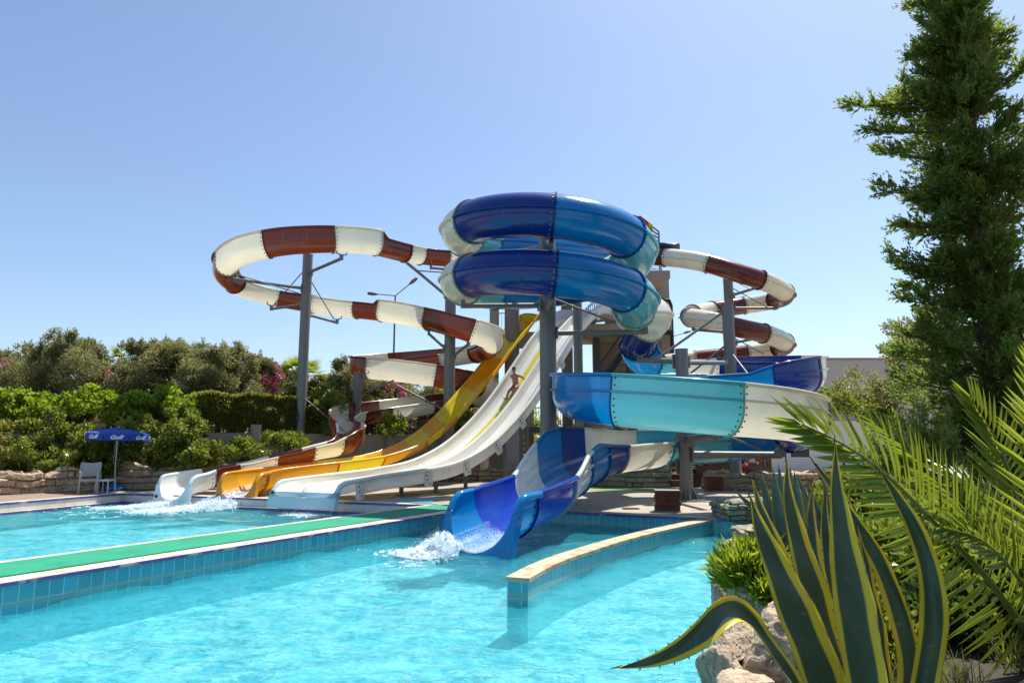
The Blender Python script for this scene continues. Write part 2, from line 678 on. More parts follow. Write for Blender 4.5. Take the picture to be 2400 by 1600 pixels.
hc = np.array([1.19, 22.0])
hr = 2.9
zf = P(1289, 507, 19.1)[2]
zf2 = P(1289, 641, 19.1)[2]
pitch = zf - zf2
def hx(a, z=None):
    """helix point, a in degrees measured from the first front pass (-90), counter-clockwise"""
    ang = math.radians(a)
    zz = zf - pitch * (a + 90) / 360
    return [hc[0] + hr * math.cos(ang), hc[1] + hr * math.sin(ang), zz, 0.66, 0.2, 0.2, 0.0]


blue = [cp(1455, 588, 32.5), cp(1425, 592, 30.0), cp(1392, 592, 27.4)]
angs = list(range(-250, 371 - 0, 20))          # from upper back, one turn, to lower right
h0 = len(blue)
blue += [hx(a) for a in angs]
ha = lambda a: h0 + (a + 250) / 20.0
n_h = len(blue)
tail = [cp(1533, 742, 24.3), cp(1512, 768, 25.2), cp(1497, 797, 25.6), cp(1496, 822, 26.1), cp(1512, 842, 26.7), cp(1550, 855, 27.0),
        cp(1610, 861, 26.8, .66, .35, .1), cp(1690, 864, 26.6, .66, .5, .2), cp(1780, 866, 26.2, .66, .6, .2), cp(1850, 868, 25.5, .66, .6, .25), cp(1888, 873, 24.4, .66, .6, .25),
        cp(1880, 880, 23.3, .66, .6, .25), cp(1825, 887, 22.9, .66, .5, .2), cp(1750, 893, 23.0, .66, .2, .2), cp(1650, 899, 23.1, .66, .2, .4), cp(1540, 906, 22.9, .66, .1, .5),
        cp(1440, 912, 22.2, .66, .1, .55), cp(1365, 918, 20.6, .66, .1, .6), cp(1352, 924, 19.2, .69, .1, .58), cp(1385, 928, 18.1, .71, .1, .56), cp(1450, 933, 17.6, .72, .1, .56),
        cp(1560, 942, 17.3, .72, .1, .56), cp(1690, 953, 17.3, .72, .1, .56), cp(1810, 965, 18.0, .71, .1, .54), cp(1878, 980, 19.4, .69, .1, .54), cp(1880, 998, 21.0, .66, .1, .55),
        cp(1820, 1018, 22.2, .66, .1, .5), cp(1720, 1032, 22.7, .66, .1, .5), cp(1610, 1041, 22.4, .66, .12, .45), cp(1505, 1048, 20.9, .66, .12, .5), cp(1435, 1056, 19.7, .66, .15, .65),
        cp(1385, 1069, 18.5, .66, .3, .78), cp(1345, 1087, 17.4, .67, .5, .8), cp(1312, 1110, 16.4, .68, .45, .55), cp(1277, 1136, 15.2, .69, .2, .2), cp(1186, 1172, 13.4, .70, .2, .2), cp(1101, 1203, 12.5, .70, .25, .25)]
tb = n_h
blue += tail
T_ = lambda k: tb + k
bp = Path(blue)
root = empty('water_slide', (hc[0], hc[1], 0), 'blue, turquoise and cream spiral slide wound round a post, ending in the front pool', 'water slide', 'water slides of the park')
fs = [(0, 1.2, 'navy'), (1.2, ha(-228), 'mid'), (ha(-228), ha(-196), 'turq'), (ha(-196), ha(-146), 'cream'), (ha(-146), ha(-90), 'navy'), (ha(-90), ha(-38), 'mid'),
      (ha(-38), ha(16), 'turq'), (ha(16), ha(52), 'cream'), (ha(52), ha(86), 'navy'), (ha(86), ha(128), 'mid'), (ha(128), ha(166), 'turq'),
      (ha(166), ha(214), 'cream'), (ha(214), ha(270), 'navy'), (ha(270), ha(322), 'mid'), (ha(322), ha(362), 'turq')]
flume(root, bp, None, [(a, b, c, 'tube') for a, b, c in fs] + [(ha(362), T_(0.9), 'cream', 'tube'), (T_(0.9), T_(2.6), 'navy', 'tube'), (T_(2.6), T_(4.6), 'mid', 'open'),
      (T_(4.6), T_(5.6), 'turq', 'open'), (T_(5.6), T_(6.9), 'cream', 'open'), (T_(6.9), T_(9.0), 'navy', 'open'), (T_(9.0), T_(11.0), 'cream', 'open'), (T_(11.0), T_(12.3), 'navy', 'open'),
      (T_(12.3), T_(14), 'mid', 'open'), (T_(14), T_(15.3), 'turq', 'open'), (T_(15.3), T_(16.4), 'cream', 'open'), (T_(16.4), T_(17.2), 'navy', 'open'), (T_(17.2), T_(20.05), 'mid', 'open'),
      (T_(20.05), T_(22.1), 'turq', 'open'), (T_(22.1), T_(24.2), 'cream', 'open'), (T_(24.2), T_(25.6), 'navy', 'open'), (T_(25.6), T_(27.2), 'mid', 'open'),
      (T_(27.2), T_(28.7), 'turq', 'open'), (T_(28.7), T_(30.2), 'cream', 'open'), (T_(30.2), T_(31.3), 'navy', 'open'), (T_(31.3), T_(32.6), 'mid', 'open'),
      (T_(32.6), T_(34.0), 'white', 'open'), (T_(34.0), T_(35.0), 'violet', 'open')], seam=0.13)
mouth(root, bp, T_(35.0), 'mid', 'mid', shear=0.5, top_r=0.55)
BLUE_ROOT = root

# ---------------------------------------------------------------- brown and cream flume (left)
def bc(px, py, Y, eL=0.15, eR=0.15, roll=0.0, k=1.05):
    return [*P(px, py, Y * k), 0.50, eL, eR, roll]


br = [bc(1190, 612, 32), bc(1120, 606, 31.4), bc(1060, 602, 30.9), bc(999, 597, 30.2), bc(943, 588, 29.2, .2, .15), bc(893, 575, 28.2, .2, .15), bc(880, 572, 28.0, .52, .15), bc(810, 566, 27.2, .52, .15),
      bc(735, 566, 26.6, .52, .15), bc(650, 573, 26.3, .52, .15), bc(580, 590, 26.5, .52, .15), bc(535, 617, 27.6, .5, .15), bc(528, 641, 29.0, .5, .15), bc(566, 671, 30.8, .45, .15),
      bc(635, 692, 32.0, .4, .2), bc(720, 708, 32.4, .5, .25), bc(800, 719, 32.2, .2, .25), bc(885, 728, 31.6, .2, .25), bc(896, 730, 31.5, .2, .5), bc(957, 739, 30.9, .15, .52), bc(1040, 758, 29.7, .15, .52),
      bc(1110, 779, 29.2, .15, .5), bc(1152, 797, 29.9, .15, .5), bc(1142, 818, 31.4, .15, .5), bc(1085, 832, 33.4, .12, .55), bc(1000, 843, 34.2, .12, .6), bc(920, 851, 34.0, .12, .6), bc(862, 858, 33.0, .15, .6),
      bc(842, 862, 31.9, .15, .55), bc(865, 864, 31.3, .15, .5), bc(930, 870, 31.1, .15, .5), bc(1030, 884, 31.2, .15, .5), bc(1105, 899, 31.6, .15, .5), bc(1142, 914, 32.4, .15, .5), bc(1118, 930, 33.6, .12, .5),
      bc(1045, 943, 33.8, .12, .5), bc(955, 955, 32.6, .12, .5), bc(875, 966, 31.2, .12, .5), bc(818, 977, 29.6, .15, .52), bc(800, 994, 28.2, .2, .5), bc(822, 1015, 27.0, .4, .25),
      bc(812, 1034, 26.1, .45, .1, 0, 1.03), bc(765, 1040, 25.5, .05, 0, 0, 1.02), bc(690, 1052, 24.9, -.1, -.1, 0, 1.01), bc(580, 1078, 24.2, -.1, -.1, 0, 1.0), bc(480, 1105, 23.5, .05, .05, 0, 1.0), bc(395, 1129, 22.2, .14, .14, 0, 1.0)]
for k_, r_ in ((-1, .60), (-2, .60), (-3, .58), (-4, .56), (-5, .53)): br[k_][3] = r_
brp = Path(br)
root = empty('water_slide', P(700, 1045, 29) * np.array([1, 1, 0]), 'long open red brown and cream flume looping round the left post', 'water slide', 'water slides of the park')
cuts = [0, 2.2, 3.2, 3.9, 5.95, 7.4, 9.3, 11.1, 12.7, 14.2, 15.2, 16.4, 18, 19.6, 20.9, 22.3, 23.5, 24.6, 26, 27.4, 29.1, 30.9, 32.4, 34, 35.4, 36.6, 37.6, 38.8, 39.7, 40.4, 41.6, 42.6, 43.5, 44.2, 44.95]
cols = ['cream', 'brown']
secs = []
for k in range(len(cuts) - 1):
    secs.append((cuts[k], cuts[k + 1], cols[k % 2], 'open'))
flume(root, brp, None, secs)
mouth(root, brp, 44.95, 'white', 'ice', shear=0.35)
BROWN_ROOT = root

# ---------------------------------------------------------------- brown and cream closed tube (right)
def tc(px, py, Y, k=1.0):
    return [*P(px, py, Y * k), 0.42, .1, .1, 0]


tu = [tc(1490, 602, 32.5), tc(1530, 601, 31.3), tc(1600, 607, 30.4), tc(1660, 618, 29.9), tc(1730, 640, 29.4), tc(1790, 659, 29.5), tc(1833, 680, 30.3), tc(1838, 696, 31.6), tc(1800, 707, 32.8), tc(1735, 717, 33.2),
      tc(1670, 727, 32.8), tc(1625, 735, 31.7), tc(1617, 743, 30.5), tc(1660, 751, 29.6), tc(1735, 769, 29.2), tc(1795, 783, 29.6), tc(1836, 800, 30.6), tc(1836, 813, 31.8), tc(1795, 822, 32.8), tc(1720, 832, 33.2),
      tc(1650, 840, 33.3), tc(1560, 850, 33.6), tc(1500, 858, 34.2)]
tup = Path(tu)
root = empty('water_slide', P(1716, 1045, 30) * np.array([1, 1, 0]), 'narrow closed red brown and cream tube slide circling the two posts on the right', 'water slide', 'water slides of the park')
tcut = [0, 1.45, 3.0, 4.9, 6.3, 7.7, 8.9, 10.0, 11.1, 12.1, 13.7, 14.9, 16.2, 17.3, 18.6, 20.2, 22]
flume(root, tup, None, [(tcut[k], tcut[k + 1], ['brown', 'cream'][k % 2], 'tube') for k in range(len(tcut) - 1)], ridge=84, boltsp=0.14)

# ---------------------------------------------------------------- yellow slide and white double slide
D = np.array([0.6, 0.8])
def on_line(px, py, A, d=D):
    q = P(px, py, 1.0)
    dx = q[0]                      # X per unit Y
    # A.x + d.x t = dx*(A.y + d.y t)
    t = (dx * A[1] - A[0]) / (d[0] - dx * d[1])
    return P(px, py, A[1] + d[1] * t), t


A_y = P(556, 1109, 22.2)
ymid = [(556, 1109), (640, 1097), (770, 1082), (877, 1067), (955, 1041), (1000, 1012), (1033, 984), (1094, 917), (1148, 852), (1192, 790), (1223, 757), (1240, 735)]
ypts = []
for px, py in ymid:
    q, t = on_line(px, py, A_y[:2])
    ypts.append([q[0], q[1], q[2] + 0.17, 0.64, -.17, -.17, 0])
e = ypts[-1]
ypts.append([e[0] + .6, e[1] + .8, e[2] + .25, .64, -.17, -.17, 0])
ypts.append([e[0] + 1.2, e[1] + 1.6, e[2] + .28, .64, -.17, -.17, 0])
ypts[0] = [*(P(548, 1112, 21.75) - np.array([0, 0, .18])), .6, .18, .18, 0]; ypts[1] = [*(P(622, 1099, 23.2) - np.array([0, 0, .1])), .6, .10, .10, 0]; ypts[2][2] -= .10; ypts[2][4:6] = [-.07, -.07]
ypts = ypts[::-1]
yp = Path(ypts)
root = empty('water_slide', (A_y[0], A_y[1], 0), 'steep yellow and orange open slide running straight down into the left pool', 'water slide', 'water slides of the park')
ycut = [0, 2.0, 3.35, 4.6, 5.75, 6.85, 7.75, 8.7, 10.0, 11.0, 12.35]
flume(root, yp, None, [(ycut[k], ycut[k + 1], ['yellow', 'orange'][k % 2], 'open') for k in range(len(ycut) - 1)])
mouth(root, yp, 12.35, 'ochre', 'ochre', shear=0.35, top_r=0.5)
YELLOW_ROOT = root

A_w = P(712, 1128, 20.1)
wmid = [(712, 1128), (830, 1111), (937, 1097), (1023, 1078), (1098, 1038), (1152, 990), (1200, 934), (1241, 875), (1275, 822), (1303, 780), (1337, 741), (1364, 720)]
wpts = []
for px, py in wmid:
    q, t = on_line(px, py, A_w[:2])
    wpts.append([q[0], q[1], q[2] - 0.42, .95, .4, .4, 0])
e = wpts[-1]
wpts.append([e[0] + .55, e[1] + .7, e[2] + .12, .95, .4, .4, 0])
wpts.append([e[0] + 1.5, e[1] + 2.0, e[2] + .14, .95, .4, .4, 0])
wpts[0][0:3] = list(P(708, 1130, 19.7) - np.array([0, 0, .42])); wpts[1][0:3] = list(P(818, 1113, 21.6) - np.array([0, 0, .42]))
wpts = wpts[::-1]
wp = Path(wpts)


WS = 1.14
def dprof(i=None, cut=0.0):
    """two flat lanes and a middle rib; list of (lateral, height)"""
    h = 0.42 - cut
    hm = min(0.30, h)
    L = [(-.95, h), (-.93, h * .5), (-.90, .14), (-.84, .05), (-.74, .01), (-.50, 0), (-.46, 0), (-.20, 0), (-.12, .03), (-.08, hm * .6), (-.06, hm)]
    L += [(0, hm + .02)]
    L += [(.06, hm), (.08, hm * .6), (.12, .03), (.2, 0), (.26, 0), (.60, 0), (.74, .01), (.84, .05), (.90, .14), (.93, h * .5), (.95, h)]
    return [(x * WS, z) for x, z in L]


root = empty('water_slide', (A_w[0], A_w[1], 0), 'white two lane slide with a yellow stripe and a thin blue line', 'water slide', 'water slides of the park')
WHITE_ROOT = root
wcut = [0, 2.4, 4.0, 5.3, 6.5, 7.6, 8.7, 9.8, 10.9, 12.4]
def wroll(i): return 0.0
for k in range(len(wcut) - 1):
    i0, i1 = wp.idx(wcut[k]), wp.idx(wcut[k + 1])
    mb = MB()
    rows = []
    for i in range(i0, i1 + 1):
        p, T, S, U = wp.frame(i)
        rows.append([p + S * x + U * h for x, h in dprof()])
    rows = np.array(rows)
    nprof = rows.shape[1]
    for j in range(nprof - 1):
        x = 0.5 * (dprof()[j][0] + dprof()[j + 1][0])
        mat = 0
        if .24 < x / WS < .62: mat = 2
        if -.5 <= x / WS <= -.46: mat = 3
        mb.grid(rows[:, j:j + 2], mat, True)
    rim_lip(mb, wp, i0, i1, lambda i: dprof(), wroll, w=0.12, drop=0.10)
    for sg in (-1, 1):   # outer skins and the rounded joint plates with their bolts
        sk = []
        for i in range(i0, i1 + 1):
            p, T, S, U = wp.frame(i)
            sk.append([p + S * sg * WS * .985 + U * .36, p + S * sg * WS * .985 + U * .02, p + S * sg * WS * .93 - U * .05])
        mb.grid(np.array(sk), 0, False)
        p, T, S, U = wp.frame(i1)
        c = p + S * sg * WS * 1.02 + U * .12
        pl = []
        for a in range(20):
            an = 2 * PI * a / 20
            pl.append(c + T * .17 * max(-1, min(1, 1.35 * math.cos(an))) + U * .30 * max(-1, min(1, 1.25 * math.sin(an))))
        mb.add(pl + [v - S * sg * .06 for v in pl], [tuple(range(20))] + [(a, (a + 1) % 20, 20 + (a + 1) % 20, 20 + a) for a in range(20)], 0)
        for dx, dh in ((.06, .2), (.06, -.06), (-.04, -.2), (.09, .08)):
            q = c + T * dx + U * dh + S * sg * .005
            mb.add([q + (T * math.cos(2 * PI * a / 8) + U * math.sin(2 * PI * a / 8)) * .032 for a in range(8)] + [q + S * sg * .02], [(a, (a + 1) % 8, 8) for a in range(8)], 1)
    under = []
    for i in range(i0, i1 + 1):
        p, T, S, U = wp.frame(i)
        under.append([p - S * WS * .93 - U * .05, p + S * WS * .93 - U * .05])
    mb.grid(np.array(under), 0, True)
    o = mb.build('slide_section', [M['white'], M['bolt'], M['stripe'], M['bluestripe']], root)
mouth(root, wp, 12.4, 'white', 'ice', shear=0.45, flat=lambda i, cut: dprof(i, cut), extra=.12, top_r=.5)

for nm, pth in (('blue', bp), ('brown', brp), ('tube', tup), ('yellow', yp), ('white', wp)):
    dz = np.diff(pth.p[:, 2])
    print('PATH', nm, 'len %.1f' % pth.s[-1], 'z %.1f..%.1f' % (pth.p[:, 2].max(), pth.p[:, 2].min()), 'uphill t:', sorted(set(np.round(pth.t[:-1][dz > 0.004]).astype(int))))
# ---------------------------------------------------------------- ground, pools, walkway
DECK = 0.0
PF = -0.74     # pool floor
# corner points (plan)
wk_far = [G(-400, 1382)[:2], G(1030, 1185)[:2]]
a0 = G(0, 1323); a1 = G(800, 1214)
b0 = G(0, 1375); b1 = G(800, 1246.3)
dirw = (a1 - a0)[:2]; dirw /= np.linalg.norm(dirw)
nw = np.array([dirw[1], -dirw[0]])         # towards the front pool
wwid = float(np.dot((b0 - a0)[:2], nw))
A0 = a0[:2] - dirw * 8.0
A1 = G(1020, 1186)[:2]
A1 = a0[:2] + dirw * np.dot(A1 - a0[:2], dirw)
B0 = A0 + nw * wwid
B1 = A1 + nw * wwid
bp_left = G(290, 1157)[:2]                 # far left corner of the back pool
bp_left2 = G(0, 1181)[:2]
dl = bp_left2 - bp_left; dl /= np.linalg.norm(dl)
bp_l3 = bp_left + dl * 22
fp_r = G(1640, 1213)[:2]                   # right end of the deck edge
back_pool = [bp_l3, A0, A1, bp_left]
fe0 = B1 + (fp_r - B1) * 0.0
rb = [G(1668, 1245, WZ)[:2], G(1652, 1330, WZ)[:2], G(1668, 1440, WZ)[:2], G(1680, 1600, WZ)[:2], np.array([1.15, 3.6]), np.array([0.75, 2.2]), np.array([0.5, 0.0])]
front_pool = [B1, np.array([5.2, 15.0]), np.array([4.75, 12.8])] + [np.array([3.0, 9.6]), np.array([2.15, 7.2]), np.array([1.62, 5.4]), np.array([1.3, 4.0]), np.array([1.0, 2.0]), np.array([0.8, -3.0])] + [np.array([-14.0, -3.0])] + [B0]


def tiles(name, base, line, sx, sy, rough=0.25, coord_uv=True, var=0.12):
    t = NT(name)
    br_ = t.n('ShaderNodeTexBrick', Scale=1.0)
    br_.offset = 0.0
    br_.inputs['Brick Width'].default_value = sx
    br_.inputs['Row Height'].default_value = sy
    br_.inputs['Mortar Size'].default_value = 0.006
    br_.inputs['Mortar Smooth'].default_value = 0.1
    br_.inputs['Color1'].default_value = (*[x * (1 - var) for x in base], 1)
    br_.inputs['Color2'].default_value = (*[min(1, x * (1 + var)) for x in base], 1)
    br_.inputs['Mortar'].default_value = (*line, 1)
    t.l(t.coord('UV'), br_.inputs['Vector'])
    dirt = t.noise(2.0, 5, coord='UV')
    c = t.mix(t.ramp(dirt, [(0.5, (0, 0, 0)), (0.75, (0.4, 0.4, 0.4))]), br_.outputs['Color'], tuple(x * 0.6 + 0.05 for x in base))
    return t, c, br_


def uv_box(o, su=1.0):
    """planar metres as UV: horizontal run and height, or plan for flat faces"""
    me = o.data
    uv = me.uv_layers.new(name='UVMap')
    co = np.zeros(len(me.vertices) * 3); me.vertices.foreach_get('co', co); co = co.reshape(-1, 3)
    for p in me.polygons:
        nrm = p.normal
        for li in p.loop_indices:
            v = co[me.loops[li].vertex_index]
            if abs(nrm.z) > 0.7:
                uv.data[li].uv = (v[0] * su, v[1] * su)
            else:
                h = Vector((-nrm.y, nrm.x, 0)).normalized()
                uv.data[li].uv = ((v[0] * h.x + v[1] * h.y) * su, v[2] * su)


t, c, b = tiles('pool_wall_tile', (0.065, 0.36, 0.45), (0.34, 0.60, 0.64), 0.17, 0.20)
wl = t.n('ShaderNodeSeparateXYZ'); t.l(t.coord('World'), wl.inputs[0])
band = t.ramp(t.math('ADD', t.math('MULTIPLY', t.math('ADD', wl.outputs[2], 0.28), 4.0), t.math('MULTIPLY', t.math('SUBTRACT', t.noise(3, 4, coord='World'), 0.5), 0.5)),
              [(0.0, (0, 0, 0)), (0.16, (0.55, 0.55, 0.55)), (0.30, (0.6, 0.6, 0.6)), (0.44, (0.0, 0.0, 0.0))])
c2 = t.mix(band, c, (0.24, 0.36, 0.28))
uw = t.ramp(t.math('ADD', t.math('MULTIPLY', wl.outputs[2], 4.0), 2.0), [(0.0, (1, 1, 1)), (0.36, (.8, .8, .8)), (.62, (0, 0, 0))])
c2 = t.mix(uw, c2, (0.12, 0.66, 0.78))
M['pooltile'] = t.done(t.bsdf(c2, 0.22))
t, c, b = tiles('pool_floor_tile', (0.24, 0.76, 0.83), (0.22, 0.66, 0.73), 0.24, 0.24, var=0.06)
M['poolfloor'] = t.done(t.bsdf(c, 0.5))
t, c, b = tiles('white_pool_tile', (0.62, 0.60, 0.55), (0.30, 0.28, 0.26), 0.9, 0.9, var=0.05)
M['whitetile'] = t.done(t.bsdf(c, 0.4))
t = NT('navy_edge_tile')
ce = t.mix(t.noise(9, 5, coord='World'), (0.03, 0.02, 0.20), (0.14, 0.12, 0.34))
ce = t.mix(t.ramp(t.noise(3.4, 6, coord='World'), [(.55, (0, 0, 0)), (.64, (.8, .8, .8))]), ce, (0.45, 0.40, 0.36))
M['edgetile'] = t.done(t.bsdf(ce, 0.3))

# paving of the deck: pale slabs, wet and dirty in places
t = NT('deck_paving')
n1 = t.noise(0.35, 5, coord='World'); n2 = t.noise(9, 5, coord='World')
brk = t.n('ShaderNodeTexBrick', Scale=1.0); brk.offset = 0.0
brk.inputs['Brick Width'].default_value = 1.2; brk.inputs['Row Height'].default_value = 1.2
brk.inputs['Mortar Size'].default_value = 0.008
for k, cc in (('Color1', (0.36, 0.31, 0.25)), ('Color2', (0.31, 0.27, 0.22)), ('Mortar', (0.17, 0.14, 0.11))): brk.inputs[k].default_value = (*cc, 1)
t.l(t.coord('World'), brk.inputs['Vector'])
c = t.mix(t.math('MULTIPLY', n2, 0.35), brk.outputs['Color'], (0.20, 0.165, 0.13))
wet = t.ramp(t.noise(0.42, 4, coord='World', dist=0.6), [(0.55, (0, 0, 0)), (0.62, (1, 1, 1))])
c = t.mix(wet, c, t.mix(0.5, c, (0.07, 0.055, 0.045)))
r = t.math('SUBTRACT', 0.75, t.math('MULTIPLY', wet, 0.6))
M['deck'] = t.done(t.bsdf(c, r, t.bump(n2, 0.15, 0.01)))
t = NT('coping_stone')
n1 = t.noise(3.5, 6, coord='World', dist=0.5)
c = t.mix(t.ramp(n1, [(0.47, (0, 0, 0)), (0.62, (1, 1, 1))]), (0.50, 0.39, 0.26), (0.32, 0.20, 0.105))
M['coping'] = t.done(t.bsdf(c, 0.7, t.bump(t.noise(40, 4, coord='World'), 0.2, 0.005)))
t = NT('coping_pale')
c = t.mix(t.ramp(t.noise(2.2, 6, coord='World', dist=.6), [(.42, (0, 0, 0)), (.64, (1, 1, 1))]), (0.62, 0.55, 0.44), (0.40, 0.32, 0.22))
c = t.mix(t.ramp(t.noise(14, 5, coord='World'), [(.58, (0, 0, 0)), (.72, (.6, .6, .6))]), c, (0.28, 0.22, 0.15))
M['coping_pale'] = t.done(t.bsdf(c, 0.7, t.bump(t.noise(50, 4, coord='World'), 0.2, 0.005)))
t = NT('wooden_decking')
wv = t.n('ShaderNodeTexWave', Scale=3.3, Distortion=0.3, Detail=2); wv.bands_direction = 'Y'
t.l(t.coord('World'), wv.inputs['Vector'])
c = t.mix(t.ramp(wv.outputs[0], [(0, (0, 0, 0)), (0.12, (1, 1, 1))]), (0.05, 0.035, 0.03), t.mix(t.noise(6, 5, coord='World', stretch=(.2, 2, 1)), (0.25, 0.17, 0.13), (0.36, 0.27, 0.22)))
M['decking'] = t.done(t.bsdf(c, 0.5))
M['soil'] = plain('soil', (0.05, 0.038, 0.024), 0.95, 0, 0.3, 3, 0.5, 14)
t = NT('green_artificial_turf')
nn = t.noise(70, 5, coord='World', rough=.8)
c = t.mix(nn, (0.0, 0.17, 0.085), (0.012, 0.33, 0.19))
c = t.mix(t.ramp(t.noise(1.2, 4, coord='World'), [(.45, (0, 0, 0)), (.8, (.6, .6, .6))]), c, (0.0, 0.15, 0.08))
c = t.mix(t.ramp(t.noise(2.6, 6, coord='World', dist=.8), [(.56, (0, 0, 0)), (.7, (.35, .35, .35))]), c, (0.05, 0.30, 0.19))
c = t.mix(t.ramp(t.noise(.7, 5, coord='World', dist=.5), [(.6, (0, 0, 0)), (.66, (.5, .5, .5))]), c, (0.0, 0.09, 0.05))
M['turf'] = t.done(t.bsdf(c, 0.85, t.bump(nn, 0.35, 0.008)))
t = NT('lawn_patch_green')
M['lime'] = t.done(t.bsdf(t.mix(t.noise(30, 4, coord='World'), (0.10, 0.34, 0.06), (0.20, 0.50, 0.12)), 0.9))


def hole_ground():
    """one ground sheet with the two pools cut out, built from polygons by triangulation"""
    bm = bmesh.new()
    def ring(pts, z):
        vs = [bm.verts.new((p[0], p[1], z)) for p in pts]
        return [bm.edges.new((vs[i], vs[(i + 1) % len(vs)])) for i in range(len(vs))]
    E = ring([(-60, -30), (60, -30), (60, 160), (-60, 160)], DECK)
    E += ring(back_pool, DECK)
    E += ring(front_pool, DECK)
    bmesh.ops.triangle_fill(bm, edges=E, use_beauty=True, use_dissolve=False)
    me = bpy.data.meshes.new('deck_ground')
    bm.normal_update()
    for f in bm.faces:
        if f.normal.z < 0: f.normal_flip()
    bm.to_mesh(me); bm.free()
    return link('ground', me, M['deck'], None, (0, 0, 0))


g = tag(hole_ground(), kind='structure')
far = MB()
far.poly([(-1500, -200, -0.25), (1500, -200, -0.25), (1500, 2500, -0.25), (-1500, 2500, -0.25)])
# distant land: four strips round the near ground so that they never overlap it or the pools
far = MB()
for x0, x1, y0, y1 in ((-1500, 1500, 160, 2500), (-1500, -60, -200, 160), (60, 1500, -200, 160), (-60, 60, -200, -30)):
    far.poly([(x0, y0, -0.02), (x1, y0, -0.02), (x1, y1, -0.02), (x0, y1, -0.02)])
tag(far.build('terrain', M['soil']), kind='structure')


def pool_shell(name, pts, wallmat, floor=PF, top=DECK - 0.0, walls=None):
    mb = MB()
    n = len(pts)
    mb.poly([(p[0], p[1], floor) for p in pts], 1)
    for i in range(n):
        p, q = pts[i], pts[(i + 1) % n]
        m = 0
        if walls and walls.get(i): m = walls[i]
        L = np.linalg.norm(np.array(q) - np.array(p))
        mb.add([(p[0], p[1], floor), (q[0], q[1], floor), (q[0], q[1], top - .004), (p[0], p[1], top - .004)], [(0, 1, 2, 3)], m)
    o = mb.build(name, [wallmat, M['poolfloor'], M['pooltile']])
    uv_box(o)
    return tag(o, kind='structure')


pool_shell('pool_basin', back_pool, M['whitetile'], walls={1: 2})
pool_shell('pool_basin', front_pool, M['pooltile'])

# walkway between the pools: cap, turf strip, navy edge tiles
wk = MB()
ext = 0.04
def strip(o0, o1, z0, z1, mat):
    wk.prism([A0 + nw * o0, A1 + nw * o0, A1 + nw * o1, A0 + nw * o1], z0, z1, mat)
strip(-0.03, 0.17, 0.0035, 0.045, 0)
strip(0.17, wwid - 0.34, 0.0035, 0.040, 0)
strip(wwid - 0.34, wwid + 0.02, 0.0035, 0.045, 0)
tag(wk.build('walkway', [M['coping_pale']]), kind='structure')
e_ = MB()
e_.prism([A0 + nw * (wwid + 0.021), A1 + nw * (wwid + 0.021), A1 + nw * (wwid + 0.038), A0 + nw * (wwid + 0.038)], 0.006, 0.044, 0)
e_.prism([A0 + nw * (-0.031), A1 + nw * (-0.031), A1 + nw * (-0.048), A0 + nw * (-0.048)], -0.03, 0.044, 0)
tag(e_.build('tile_edging', [M['edgetile']]), 'thin navy blue tile edging along both sides of the green walkway', 'edging')
tf = MB()
tf.prism([A0 + nw * 0.2, A1 + nw * 0.2, A1 + nw * (wwid - 0.37), A0 + nw * (wwid - 0.37)], 0.041, 0.058, 0)
o = tf.build('turf_carpet', [M['turf']])
tag(o, 'emerald green artificial turf carpet lying along the walkway between the pools', 'carpet')
# deck edge coping and navy line along the deck side of the front pool, and white coping of the back pool
cpn = MB()
def coping(p, q, inn, out, z0, z1, mat, inset=0.0):
    p = np.array(p[:2]); q = np.array(q[:2])
    d = (q - p) / np.linalg.norm(q - p)
    n = np.array([-d[1], d[0]])
    cpn.prism([p + n * inn, q + n * inn, q + n * out, p + n * out], z0, z1, mat)
fpr = np.array([5.2, 15.0])
coping(B1 + (fpr - B1) * 0.001, fpr, 0.0, 0.42, 0.0035, 0.03, 0)
coping(B1 + (fpr - B1) * 0.001, fpr, -0.02, -0.003, -0.03, 0.031, 1)
for p, q in ((A1, bp_left), (bp_left, bp_l3)):
    coping(p, q, 0.0, -0.34, 0.0035, 0.03, 2)
    coping(p, q, 0.003, 0.02, -0.03, 0.031, 1)
    coping(p, q, 0.021, 0.20, -0.30, -0.22, 2)
    coping(p, q, 0.201, 0.215, -0.30, -0.225, 1)
tag(cpn.build('coping', [M['coping'], M['edgetile'], M['coping_pale']]), kind='structure')

# curved divider wall
nearE = [G(1238, 1356), G(1268, 1340), G(1301, 1324), G(1350, 1306), G(1406, 1291), G(1465, 1272), G(1527, 1255), G(1608, 1235), G(1692, 1217)]
farE = [G(1188, 1351), G(1222, 1332), G(1256, 1316), G(1308, 1294), G(1365, 1275), G(1425, 1258), G(1487, 1243), G(1562, 1228), G(1640, 1213)]
dv = MB()
def smooth_line(L):
    S, T = catmull([list(p) + [0] for p in L], 0.2)
    k = np.linspace(0, len(S) - 1, 40).astype(int)
    return S[k][:, :2]
NE, FE = smooth_line(nearE), smooth_line(farE)
cen = (NE + FE) / 2
wdt = 0.27
tg = np.gradient(cen, axis=0); tg /= np.linalg.norm(tg, axis=1)[:, None]
nr = np.stack([tg[:, 1], -tg[:, 0]], 1)
NE = cen + nr * wdt / 2; FE = cen - nr * wdt / 2
def wallstrip(mb, L, Rr, z0, z1, mt, ms):
    n = len(L)
    A = np.zeros((n, 4, 3))
    for i in range(n):
        A[i, 0] = (*L[i], z0); A[i, 1] = (*L[i], z1); A[i, 2] = (*Rr[i], z1); A[i, 3] = (*Rr[i], z0)
    mb.grid(A[:, 0:2], ms, True); mb.grid(A[:, 1:3], mt, False); mb.grid(A[:, 2:4], ms, True)
    for i in (0, n - 1):
        mb.add(A[i], [(0, 1, 2, 3)], ms)
wallstrip(dv, FE, NE, PF, -0.045, 0, 0)
o = dv.build('divider_wall', [M['pooltile']], None, (cen[0][0], cen[0][1], WZ))
o.data.update()
